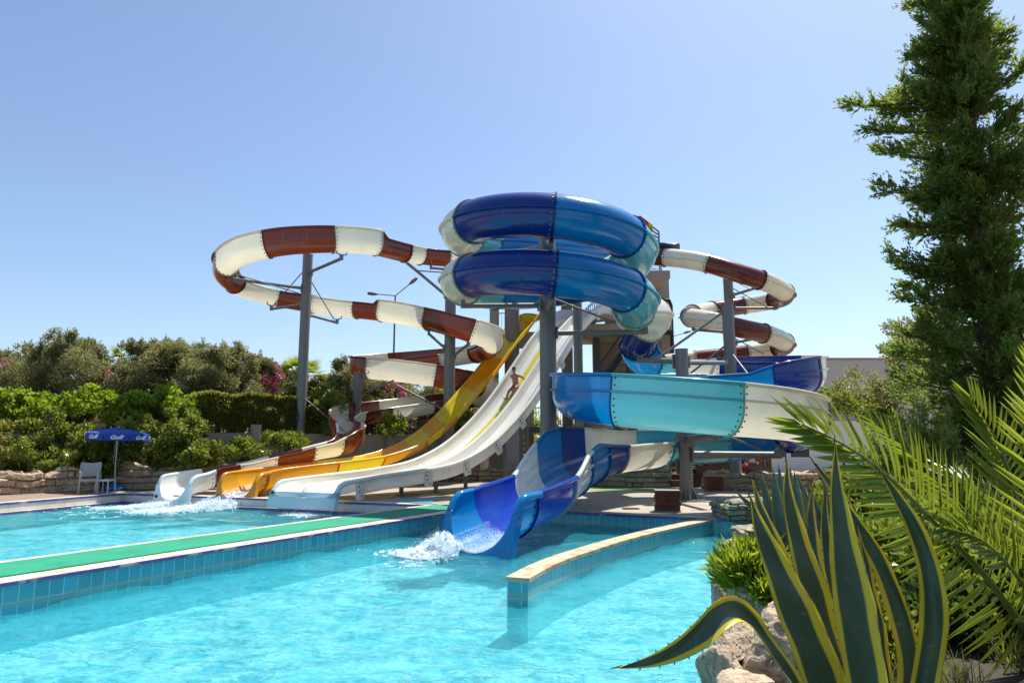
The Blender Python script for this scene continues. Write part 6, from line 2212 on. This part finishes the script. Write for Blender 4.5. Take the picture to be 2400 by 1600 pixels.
ha_ = P(462, 960, 28.6); hb_ = P(640, 950, 30.4); hc2 = P(745, 955, 31.6)
clipped_hedge('long clipped hedge with a flat top hanging over the wall left of the tall post', [ha_[:2], hb_[:2], hc2[:2]], 1.25, 3.75, 1.15, 40000)
shrub('ivy', 'dark glossy ivy mass on the wall right of the tall steel post', 762, 975, 34, 62, 31.4, 'shrub', 520, (.15, .06), 91, 14, 22, None, 1.0, .2, -.2, 2.0, 'ivy')
shrub('shrub', 'leafy vine hanging over the mesh fence under the lower brown flume', 915, 1000, 34, 22, 33.0, 'vine', 600, (.14, .055), 92, 9, 16, WG, 1.9, .1, -.1)
shrub('bougainvillea', 'violet bougainvillea between the lower brown flume and the yellow slide', 970, 1005, 34, 26, 35.0, 'hedge', 480, (.10, .045), 93, 9, 18, None, 1.9, .1, -.2, 2.2, 'shrub', [('violetf', fl([(965, 990, 16, 9), (985, 988, 12, 8), (960, 1010, 18, 9)], 34.6), 340, (.09, .05))])
shrub('shrub', 'dark shrub in the shade behind the foot of the yellow slide', 1085, 1010, 60, 34, 36, 'shrub', 420, (.14, .05), 94, 12, 24, WG, .02)
shrub('shrub', 'sunlit shrub seen between the slim posts behind the white slide', 1235, 1010, 40, 50, 41, 'vine', 320, (.16, .06), 95, 12, 26, WG, .02)
shrub('shrub', 'dark shrub behind the launch tower foot', 1300, 1020, 40, 40, 42, 'shrub', 260, (.16, .06), 96, 10, 26, WG, .02)

# right side: olive by the juniper, low shrubs
def olive_r(cx, cy, rx, ry, Y, label, seed, n, r0, z0, spikes=(), mat='olive', leaf=(.09, .022), dens=1500, cat_limbs=False):
    b = scatter_blobs(cx, cy, rx, ry, n, r0, seed)
    for (sx, sy, a_, b2) in spikes: b.append((sx, sy, a_, b2))
    bl = blobs_px(b, Y)
    c = P(cx, 1000, Y)
    tree('olive_tree', label, 'tree', (c[0], c[1], z0), bl, mat, dens, leaf, .05, 'olive trees right of the slides', .5, (), -.15, 2.0, cat_limbs)
olive_r(2110, 850, 36, 46, 16.5, 'pale olive tree with airy twigs left of the juniper', 21, 12, 30, .3, [(2090, 770, 22, 20), (2120, 758, 16, 14), (2065, 790, 14, 16), (2140, 775, 20, 20), (2078, 820, 20, 20)])
olive_r(2150, 905, 60, 30, 15.5, 'yellow green feathery shrub at the foot of the juniper', 22, 12, 34, .3, (), 'juniper', (.09, .012), 900)
olive_r(2000, 895, 40, 22, 20, 'round grey olive bush in front of the far pale building', 23, 9, 24, .2, [(2000, 884, 22, 16)])
olive_r(2060, 930, 70, 26, 18, 'low grey green bush left of the juniper foot', 24, 10, 30, .2)

olive_r(1975, 935, 40, 26, 21.5, 'leafy olive bush right of the slide bend, in front of the low white wall', 25, 12, 26, .1, (), 'shrub', (.11, .034), 800)
olive_r(2045, 975, 60, 34, 18.5, 'dense green bush behind the tip of the long palm frond', 26, 14, 30, .1, (), 'shrub', (.10, .032), 900)

# ---------------------------------------------------------------- planting bed on the right
def edge_x(y):
    ys = [-3, 2, 4, 5.4, 7.2, 9.6, 12.8, 15.0, 17]
    xs = [0.8, 1.0, 1.3, 1.62, 2.15, 3.0, 4.75, 5.2, 6.2]
    return float(np.interp(y, ys, xs))
def soil_z(x, y):
    d = x - edge_x(y)
    k = max(0.0, min(1.0, (d - .05) / 1.1))
    f = max(0.0, min(1.0, (19.5 - y) / 3.0))
    return .02 + f * (.36 * k * k * (3 - 2 * k) + .05 * mn.noise(Vector((x * 1.3, y * 1.3, 2))) * k + .22 * max(0, min(1, (d - 2) / 4)))
A = []
for y in np.linspace(-3, 20, 70):
    A.append([(edge_x(y) + .06 + d, y, soil_z(edge_x(y) + .06 + d, y)) for d in np.concatenate([np.linspace(0, 2.4, 26), np.linspace(2.8, 16, 24)])])
mb = MB(); mb.grid(np.array(A), 0, True)
tag(mb.build('planting_bed', M['soil']), kind='structure')

# big juniper
def juniper(base, label):
    root = empty('juniper_tree', base, label, 'tree')
    H = 12.6
    mb = MB(); mb.tube([base, base + [0, 0, H * .5], base + [.1, 0, H]], [.24, .15, .03], 10)
    def radius(z):
        return np.interp(z, [0, .8, 2.0, 2.7, 3.5, 5.1, 6.0, 6.8, 7.7, 8.5, 9.4, 10.4, 11.4, 12.6], [1.2, 1.55, 1.6, 1.45, 1.25, 1.05, 1.15, 1.35, 1.3, 1.05, .88, .72, .45, .08])
    nb = 560
    z = .15 + (H - .15) * rng.beta(1.0, 1.25, nb); az = rng.uniform(0, 2 * PI, nb)
    L = np.maximum(.12, radius(z) - .36) * rng.uniform(.7, 1.2, nb) * np.interp(z, [3.5, 5.5, 12], [1.1, 1.05, .9]) * np.array([1.0 + .9 * mn.noise(Vector((math.cos(a_) * 1.3, math.sin(a_) * 1.3, z_ * .75))) for a_, z_ in zip(az, z)])
    L[::4] *= .5
    el = rng.uniform(.0, .35, nb)
    # long reaching boughs on the left seen against the sky
    sp0 = [(P(1990, 245, 12.0), 8.0), (P(2035, 305, 11.8), 7.3), (P(2075, 350, 12.2), 6.6), (P(2050, 445, 11.6), 6.2), (P(2105, 520, 12.2), 5.4), (P(2090, 600, 12), 4.6), (P(2120, 640, 12.2), 4.2), (P(2150, 130, 12), 9.2), (P(2075, 270, 12.3), 8.0), (P(2200, 70, 12), 10.2), (P(2130, 700, 11.8), 3.8)]
    B0 = []; B1 = []
    for i in range(nb):
        d = np.array([math.cos(az[i]) * math.cos(el[i]), math.sin(az[i]) * math.cos(el[i]), math.sin(el[i])])
        a = base + np.array([0, 0, z[i] - .25 * L[i]])
        B0.append(a); B1.append(a + d * L[i])
    sp = list(sp0)
    for q in range(46):
        zz = rng.uniform(1.5, 11.4); a_ = rng.uniform(PI * .55, PI * 1.6) if q % 3 else rng.uniform(0, 2 * PI)
        l_ = max(.1, radius(zz) - .3) * rng.uniform(1.0, 1.5) * float(np.interp(zz, [3.5, 5.5], [1, .8])) + .15
        sp.append((base + np.array([math.cos(a_) * l_, math.sin(a_) * l_, zz + l_ * rng.uniform(-.05, .3)]), zz))
    NS = 2 * len(sp0) + 2 * 46
    for tip, zz in sp:
        for q in range(2):
            B0.append(base + np.array([0, 0, zz])); B1.append(tip + rng.normal(0, .06, 3))
    B0 = np.array(B0); B1 = np.array(B1)
    nb = len(B0)
    # sprays along each bough, arching upward at the end
    ns = 40
    u = rng.beta(2.0, .9, (nb, ns))
    u[-NS:] = rng.beta(1.6, .9, (NS, ns))
    D = B1 - B0; Ln = np.linalg.norm(D, axis=1)
    pos = B0[:, None] + D[:, None] * u[..., None]
    pos[..., 2] += (.16 * Ln[:, None]) * (u ** 2 - u)
    spread = (.15 * (1 - u) + .05)
    spread[-NS:] *= .5
    pos += rng.normal(0, 1, pos.shape) * spread[..., None]
    dirs = unit(unit(D)[:, None] * 1.0 + rng.normal(0, .45, pos.shape) + np.array([0, 0, .55]))
    Ls = rng.uniform(.22, .50, (nb, ns)) * (1.05 - .4 * u)
    pos = pos.reshape(-1, 3); dirs = dirs.reshape(-1, 3); Ls = Ls.ravel()
    ks = np.array([mn.noise(Vector((p[0] * 1.7, p[1] * 1.7, p[2] * 2.6))) for p in pos]) > -.19
    ks[-NS * ns:] = True
    pos, dirs, Ls = pos[ks], dirs[ks], Ls[ks]
    K = 13
    t_ = rng.uniform(0, 1, (len(pos), K))
    nd = unit(dirs[:, None] + rng.normal(0, .30, (len(pos), K, 3)))
    np_ = pos[:, None] + dirs[:, None] * (Ls[:, None] * t_)[..., None] + rng.normal(0, .012, (len(pos), K, 3))
    ln = rng.uniform(.07, .13, (len(pos), K)) * (1.15 - .5 * t_)
    V = leaves(np_.reshape(-1, 3), nd.reshape(-1, 3), ln.ravel(), (ln * .17).ravel(), .1)
    quads_mesh('foliage', V, M['juniper'], root)
    for i in list(range(0, nb - NS, 4)) + list(range(nb - NS, nb)):
        pts = []
        for f in (0, .4, .75, 1.03):
            p = B0[i] + D[i] * f; p = p + np.array([0, 0, .16 * Ln[i] * (f * f - f)]); pts.append(p)
        mb.tube(pts, [.035, .022, .012, .004], 5, cap=False)
    mb.build('trunk', M['bark'], root)
jb = P(2345, 1000, 12.4)
juniper(np.array([jb[0], jb[1], .4]), 'huge dark green juniper with feathery reaching boughs at the right edge')

# ---------------------------------------------------------------- date palm fronds
def frond(root, pts, Lf, seed, n=46, wid=.030, side_bias=(1, 1), start=.12, up=.25, facing=None):
    S, _ = catmull([list(p) for p in pts], .05)
    L = np.concatenate([[0], np.cumsum(np.linalg.norm(np.diff(S, axis=0), axis=1))])
    T = unit(np.gradient(S, axis=0))
    mb = MB()
    rad = np.interp(L / L[-1], [0, 1], [.026, .004])
    idx = np.linspace(0, len(S) - 1, 24).astype(int)
    mb.tube(S[idx], rad[idx], 7, 1)
    r_ = random.Random(seed)
    for k in range(n):
        f = start + (1 - start) * (k / (n - 1)) ** .95
        i = min(len(S) - 1, int(np.searchsorted(L, f * L[-1])))
        p, t = S[i], T[i]
        nv = np.array([0, 0, 1.0]) if facing is None else np.array(facing, float)
        s = unit(np.cross(t, nv)); u = np.cross(s, t)
        for sg in (-1, 1):
            if r_.random() < .04: continue
            ang = math.radians(np.interp(f, [0, .5, 1], [70, 56, 18]) + r_.uniform(-3, 3))
            vtilt = up + r_.uniform(-.07, .09)
            d = unit(t * math.cos(ang) + (s * sg * math.cos(vtilt) + u * math.sin(vtilt)) * math.sin(ang))
            ln = Lf * np.interp(f, [0, .25, .6, 1], [.6, 1, .95, .42]) * r_.uniform(.93, 1.06) * side_bias[0 if sg < 0 else 1]
            b = unit(np.cross(d, u + s * sg * .4))
            nn = np.cross(b, d)
            droop = -np.array([0, 0, 1.0]) * ln * r_.uniform(.0, .04)
            w_ = wid * r_.uniform(.8, 1.15)
            q0 = p + d * .01; q1 = p + d * ln * .25; q2 = p + d * ln * .65 + droop * .4; q3 = p + d * ln + droop
            fold = nn * w_ * .55
            for e2 in (-1, 1):
                mb.add([q0, q1 + b * w_ * e2 + fold, q2 + b * w_ * .72 * e2 + fold * .6, q3, q2, q1], [(0, 1, 2, 3, 4, 5)], 0)
    return mb.build('frond', [M['palmleaf'], M['rachis']], root)


M['rachis'] = plain('palm_rachis', (.17, .20, .035), .75, 0, .12)
pbase = P(2520, 1640, 4.3)
root = empty('date_palm', (pbase[0], pbase[1], soil_z(pbase[0], pbase[1])), 'young date palm with arching feather fronds at the right edge', 'palm')
crown = pbase + np.array([0, 0, .25])
mb = MB(); mb.tube([(pbase[0], pbase[1], .3), pbase, crown], [.2, .22, .16], 12); mb.build('trunk', M['bark'], root)
def fr(lst, Lf, seed, **kw):
    pts = [crown] + [P(a, b, c) for a, b, c in lst]
    frond(root, pts, Lf, seed, **kw)
fr([(2420, 1490, 4.1), (2310, 1350, 3.9), (2200, 1235, 3.75), (2080, 1115, 3.65), (1975, 1040, 3.6), (1880, 994, 3.6)], .52, 1, n=54, facing=(-.1, -1, .3), up=.08, wid=.018)
fr([(2440, 1420, 4.9), (2395, 1200, 5.2), (2340, 1040, 5.4), (2280, 942, 5.5)], .56, 2, n=40, facing=(-.1, -1, .25), wid=.018)
fr([(2480, 1350, 4.6), (2475, 1150, 4.6), (2455, 980, 4.6), (2435, 840, 4.6)], .56, 3, n=40, facing=(-.2, -1, .2), wid=.018)
fr([(2420, 1480, 5.2), (2330, 1290, 5.5), (2230, 1160, 5.8), (2120, 1050, 6.0), (2040, 985, 6.2)], .52, 4, n=46, facing=(.1, -1, .4), wid=.018)
fr([(2470, 1500, 4.0), (2420, 1400, 3.9), (2350, 1310, 3.8), (2290, 1260, 3.75), (2220, 1240, 3.7)], .42, 5, n=36, facing=(.1, -1, .5), wid=.017)
fr([(2600, 1500, 4.1), (2660, 1350, 4.0), (2700, 1250, 3.9)], .5, 6, n=30)
fr([(2480, 1400, 5.4), (2400, 1250, 6.0), (2300, 1150, 6.4), (2200, 1100, 6.8)], .5, 7, n=40, facing=(0, -.8, .6), wid=.018)

# ---------------------------------------------------------------- agave
def agave_material(name, green, edge, under):
    t = NT(name)
    uvn = t.n('ShaderNodeUVMap'); sx = t.n('ShaderNodeSeparateXYZ'); t.l(uvn.outputs[0], sx.inputs[0])
    a = t.math('ABSOLUTE', t.math('SUBTRACT', sx.outputs[0], .5))
    a = t.math('ADD', t.math('MULTIPLY', a, 2), t.math('MULTIPLY', t.math('SUBTRACT', t.noise(4, 3, coord='UV', stretch=(1, .4, 1)), .5), .16))
    st = t.noise(9, 3, coord='UV', stretch=(5, .12, 1))
    g_ = t.mix(st, tuple(x * .75 for x in green), tuple(x * 1.25 for x in green))
    g_ = t.mix(t.math('MULTIPLY', t.noise(5, 5, coord='World'), .5), g_, under)
    sc = t.noise(30, 4, coord='World')
    g_ = t.mix(t.ramp(sc, [(.62, (0, 0, 0)), (.75, (.35, .35, .35))]), g_, (.25, .27, .22))
    e_ = t.ramp(a, [(.60, (0, 0, 0)), (.70, (1, 1, 1))])
    ec = t.mix(t.noise(3, 4, coord='UV', stretch=(.4, 1, 1)), edge, tuple(min(1, x * 1.25) for x in edge))
    c = t.mix(e_, g_, ec)
    c = t.mix(t.ramp(a, [(.955, (0, 0, 0)), (.99, (.7, .7, .7))]), c, (.10, .06, .03))
    b = t.bsdf(c, .38, t.bump(t.noise(14, 4, coord='UV', stretch=(3, .4, 1)), .15, .02))
    return t.done(t.translucent(b, t.mix(e_, (.05, .09, .02), (.6, .45, .02)), .22))
M['agave'] = agave_material('agave_variegated', (.05, .095, .052), (.66, .52, .04), (.085, .105, .07))
M['agave_blue'] = agave_material('agave_blue_green', (.10, .19, .155), (.20, .22, .10), (.14, .22, .19))
M['thorn'] = plain('agave_thorn', (.06, .03, .02), .6)


def agave_leaf(root, spine, widths, mat='agave', fold=.35, facing=None, thorns=True, twist=(0, 0), base_ext=None):
    """spine: world points base->tip; widths: half widths in metres at the same points"""
    S, _ = catmull([list(p) + [w_] for p, w_ in zip(spine, widths)], .03)
    T = unit(np.gradient(S[:, :3], axis=0))
    L = np.concatenate([[0], np.cumsum(np.linalg.norm(np.diff(S[:, :3], axis=0), axis=1))])
    n = len(S)
    fv = np.array(facing if facing is not None else (0, -1, .25), float)
    xs = np.linspace(-1, 1, 13)
    top = []; bot = []
    for i in range(n):
        f = L[i] / L[-1]
        s = unit(np.cross(T[i], fv)); u = np.cross(s, T[i])
        tw = twist[0] + (twist[1] - twist[0]) * f
        s, u = s * math.cos(tw) + u * math.sin(tw), -s * math.sin(tw) + u * math.cos(tw)
        w_ = S[i, 3]
        row = [S[i, :3] + s * x * w_ + u * (fold * w_ * (abs(x) ** 1.7) + .004 * math.sin(f * 23 + x * 3)) for x in xs]
        th = .16 * w_ + .003
        rowb = [S[i, :3] + s * x * w_ * .97 + u * (fold * w_ * (abs(x) ** 1.7) - th * (1 - abs(x) ** 2.2)) for x in xs]
        top.append(row); bot.append(rowb)
    top = np.array(top); bot = np.array(bot)
    mb = MB(); mb.grid(top, 0, True); mb.grid(bot, 0, True)
    nt = 0
    if thorns:
        r_ = random.Random(int(abs(spine[0][0]) * 1000) + n)
        for col in (0, 12):
            nxt = .05
            for i in range(2, n - 2):
                if L[i] > nxt:
                    nxt = L[i] + r_.uniform(.03, .055)
                    p = top[i, col]; o_ = unit(top[i, col] - top[i, 6]); z = .0075
                    t_ = T[i]
                    mb.add([p - t_ * z * .5, p + t_ * z * .5, p + o_ * z * 1.25 + t_ * z * .5], [(0, 1, 2)], 1)
                    nt += 1
    # dark terminal spine
    mb.tube([top[-1, 6] - T[-1] * .01, top[-1, 6] + T[-1] * .035], [.004, .0006], 6, 1)
    o = mb.build('leaf', [M[mat], M['thorn']], root)
    uv = o.data.uv_layers.new(name='UVMap')
    ng = n * 13
    fr_ = np.zeros((len(o.data.vertices), 2)); fr_[:, 0] = .5
    for g_ in range(2):
        for i in range(n):
            for j in range(13):
                fr_[g_ * ng + i * 13 + j] = ((xs[j] + 1) / 2, L[i])
    fr_[2 * ng:] = (1.0, 0)
    vi = np.zeros(len(o.data.loops), dtype=np.int32); o.data.loops.foreach_get('vertex_index', vi)
    uv.data.foreach_set('uv', fr_[vi].ravel())
    return o


ab = P(2010, 1800, 3.0)
root = empty('agave', (ab[0], ab[1], soil_z(ab[0], ab[1])), 'large dark green agave with yellow margins and upright leaves in the right foreground', 'agave')
px2m = lambda w_, Y: w_ * Y / F
def al(lst, Y0, Y1, facing=None, sc=.62, **kw):
    """lst of (px,py,full width px) from base to tip; distance runs Y0..Y1"""
    sp = []; wd = []
    for k, (a, b, w_) in enumerate(lst):
        Y = Y0 + (Y1 - Y0) * k / (len(lst) - 1)
        sp.append(P(a, b, Y)); wd.append(px2m(w_ * sc, Y) / 2)
    return agave_leaf(root, sp, wd, facing=facing, **kw)
# back leaves first
al([(1985, 1720, 60), (1960, 1560, 55), (1920, 1380, 70), (1900, 1250, 50), (1903, 1135, 3)], 3.05, 3.35, (.2, -1, .2))
al([(2005, 1720, 50), (1985, 1560, 46), (1955, 1400, 52), (1935, 1260, 40), (1933, 1130, 3)], 3.05, 3.4, (-.3, -1, .2))
al([(1960, 1740, 70), (1905, 1520, 72), (1840, 1340, 78), (1790, 1220, 52), (1762, 1124, 3)], 3.05, 3.25, (.35, -1, .3))
al([(2045, 1740, 60), (2025, 1600, 52), (2010, 1440, 44), (2015, 1300, 34), (1990, 1180, 20), (1940, 1110, 3)], 3.1, 3.35, (.9, -1, .2))
al([(1990, 1740, 100), (1960, 1600, 104), (1905, 1400, 108), (1860, 1240, 66), (1845, 1150, 34), (1843, 1076, 3)], 2.95, 3.0, (.25, -1, .25), fold=.3, sc=.74)
al([(2070, 1740, 70), (2075, 1600, 60), (2060, 1470, 56), (2030, 1330, 40), (2010, 1230, 3)], 3.0, 3.1, (.8, -1, .1))
al([(2100, 1760, 80), (2140, 1600, 92), (2115, 1450, 84), (2065, 1320, 74), (2010, 1230, 58), (1955, 1145, 36), (1902, 1076, 3)], 3.0, 3.15, (-1.0, -.75, .35), fold=.5, sc=.58)
al([(2130, 1760, 70), (2165, 1610, 84), (2188, 1450, 92), (2178, 1340, 78), (2140, 1230, 60), (2100, 1160, 36), (2062, 1102, 3)], 2.9, 2.85, (-.55, -1, .2), fold=.75, sc=.62)
al([(1965, 1760, 120), (1920, 1590, 142), (1860, 1440, 132), (1810, 1320, 90), (1780, 1240, 50), (1757, 1160, 3)], 2.8, 2.75, (.3, -1, .35), fold=.28, sc=.80)
al([(2045, 1760, 112), (2025, 1600, 118), (1995, 1420, 124), (1970, 1250, 78), (1960, 1140, 38), (1957, 1038, 3)], 2.75, 2.75, (.05, -1, .25), fold=.26, sc=.8)
# the drooping leaf: rises, folds over and hangs to the left over the water
sp = [(1935, 1720, 44, 2.75), (1862, 1600, 42, 2.7), (1802, 1510, 38, 2.65), (1758, 1450, 40, 2.6), (1722, 1428, 56, 2.55), (1685, 1440, 62, 2.5), (1640, 1480, 62, 2.45), (1580, 1522, 46, 2.42), (1520, 1548, 26, 2.4), (1452, 1563, 3, 2.4)]
agave_leaf(root, [P(a, b, Y) for a, b, w_, Y in sp], [px2m(w_, Y) / 2 for a, b, w_, Y in sp], facing=(.15, -.75, .65), fold=.4, twist=(-.5, 1.0))
# blue green agaves further back
def small_agave(px, py, Y, lst, label):
    b = P(px, py, Y)
    root = empty('agave', (b[0], b[1], soil_z(b[0], b[1])), label, 'agave', 'blue green agaves behind the big one')
    for (tx_, ty_, w_, dY, mx_) in lst:
        t_ = P(tx_, ty_, Y + dY); m1 = (b + t_) / 2 + np.array([mx_, 0, .05])
        agave_leaf(root, [b, b + (m1 - b) * .5, m1, m1 + (t_ - m1) * .6 + [0, 0, .0], t_], [px2m(w_ * .8, Y) / 2, px2m(w_, Y) / 2, px2m(w_ * .95, Y) / 2, px2m(w_ * .5, Y) / 2, .003], 'agave_blue', .35, (rng.uniform(-.5, .5), -1, .2), False)
small_agave(1850, 1330, 6.6, [(1780, 1098, 32, .1, -.05), (1812, 1105, 34, 0, -.02), (1825, 1092, 30, .3, .0), (1852, 1100, 34, .1, .05), (1862, 1106, 36, -.1, .06), (1880, 1140, 26, .2, .08), (1722, 1148, 24, -.2, .05), (1740, 1240, 26, -.3, .08), (1900, 1150, 30, 0, .1)], 'blue green agave between the layered rocks and the big agave')
small_agave(1945, 1300, 8.0, [(1868, 1110, 26, 0, -.05), (1890, 1130, 24, .1, 0), (1930, 1120, 26, .1, 0), (1965, 1140, 22, .1, .05), (1990, 1170, 20, 0, .1)], 'smaller blue green agave further back, under the long palm frond')

# ---------------------------------------------------------------- bushes near the water
def long_leaf_bush(px, py, Y, rpx, n, label, mat='oleander', L=.16, W=.011, name='long_leaved_bush', h=1.0, zb=None):
    c = P(px, py, Y); R_ = rpx * Y / F
    base = np.array([c[0], c[1], soil_z(c[0], c[1]) if zb is None else P(px, zb, Y)[2]])
    root = empty(name, base, label, 'bush')
    mb = MB()
    tips = []
    for k in range(60):
        a = rng.uniform(0, 2 * PI); e_ = rng.uniform(.25, 1.45)
        d = np.array([math.cos(a) * math.cos(e_), math.sin(a) * math.cos(e_), math.sin(e_) * h])
        t_ = base + d * R_ * rng.uniform(.75, 1.25) * 1.25
        tips.append(t_); mb.tube([base, (base + t_) / 2 + rng.normal(0, .03, 3), t_], [.010, .007, .003], 5, cap=False)
    mb.build('stems', M['bark'], root)
    tips = np.array(tips)
    i = rng.integers(0, len(tips), n); u = rng.beta(3.2, 1.1, n)
    pos = base + (tips[i] - base) * u[:, None] + rng.normal(0, .035, (n, 3))
    ax = unit(tips[i] - base)
    d = unit(ax + rng.normal(0, .5, (n, 3)) + [0, 0, .25])
    quads_mesh('foliage', leaves(pos, d, rng.uniform(.7, 1.2, n) * L, rng.uniform(.8, 1.2, n) * W, .2), M[mat], root)
    return root
long_leaf_bush(1772, 1345, 5.9, 70, 5200, 'bright green long leaved bush leaning over the pool edge above the boulders', zb=1405, L=.16, W=.012, h=1.05)
long_leaf_bush(1860, 1225, 9.2, 60, 9000, 'yellow green small leaved bush glowing between the agave leaves', 'bright', .06, .02, 'golden_shrub', zb=1262)
long_leaf_bush(2080, 1330, 6.4, 110, 6000, 'fine leaved green bush behind the big agave', 'juniper', .07, .006, 'fine_leaved_bush')
long_leaf_bush(2060, 1560, 4.4, 90, 3600, 'small weedy green bush at the foot of the big agave, on its right', 'shrub', .05, .012, 'weed_bush')
long_leaf_bush(2300, 1480, 5.0, 150, 6500, 'dark broad leaved bush in the shade under the palm fronds', 'shrub', .085, .03, 'shade_bush')
long_leaf_bush(2210, 1400, 7.0, 140, 6000, 'dark leafy bush behind the right agave leaf', 'shrub', .09, .03, 'shade_bush')
long_leaf_bush(2010, 1210, 10.5, 90, 6000, 'low green shrub below the tip of the long palm frond', 'shrub', .07, .02, 'low_shrub')
long_leaf_bush(2160, 1180, 10.5, 120, 7000, 'tall dark shrub under the juniper', 'juniper', .09, .016, 'low_shrub', 1.6)
long_leaf_bush(1705, 1395, 6.2, 26, 260, 'wispy grey dried twigs below the long leaved bush', 'dry', .03, .004, 'dry_twigs')
long_leaf_bush(2255, 1120, 13.5, 110, 6000, 'grey green shrub seen between the palm fronds on the right', 'olive', .09, .022, 'low_shrub')
long_leaf_bush(2215, 1085, 14.5, 120, 6000, 'grey green bush at the far end of the planting bed, behind the palm fronds', 'olive', .09, .024, 'low_shrub')
long_leaf_bush(2360, 1560, 4.6, 120, 5000, 'shaded leafy shrub in the bottom right corner', 'shrub', .07, .022, 'low_shrub')
long_leaf_bush(2230, 1590, 4.6, 90, 4000, 'low dark weeds between the agave and the bottom right corner', 'shade', .06, .018, 'weed_bush')
long_leaf_bush(2120, 1480, 6.0, 110, 5000, 'leafy green shrub seen between the right hand agave leaves', 'shrub', .07, .022, 'low_shrub')
# dry grass and weeds: uncountable ground cover
n = 60000
y = rng.uniform(1.2, 12, n); x = np.array([edge_x(a) for a in y]) + .35 + rng.gamma(1.6, 1.2, n)
z = np.array([soil_z(a, b) for a, b in zip(x, y)])
kp = np.array([mn.noise(Vector((a * 1.4, b * 1.4, 9))) for a, b in zip(x, y)]) > -.1
x, y, z = x[kp], y[kp], z[kp]; n = len(x)
d = unit(np.stack([rng.normal(0, .35, n), rng.normal(0, .35, n), np.ones(n)], 1))
ln = rng.uniform(.06, .26, n)
V = leaves(np.stack([x, y, z - .01], 1), d, ln, .0035, .6)
mi = (rng.random(n) < .45).astype(int)
tag(quads_mesh('ground_cover', V, [M['dry'], M['shrub']], None, (3, 4, .3), mat_idx=mi), 'dry grass and weeds covering the soil of the planting bed', 'grass', None, 'stuff')
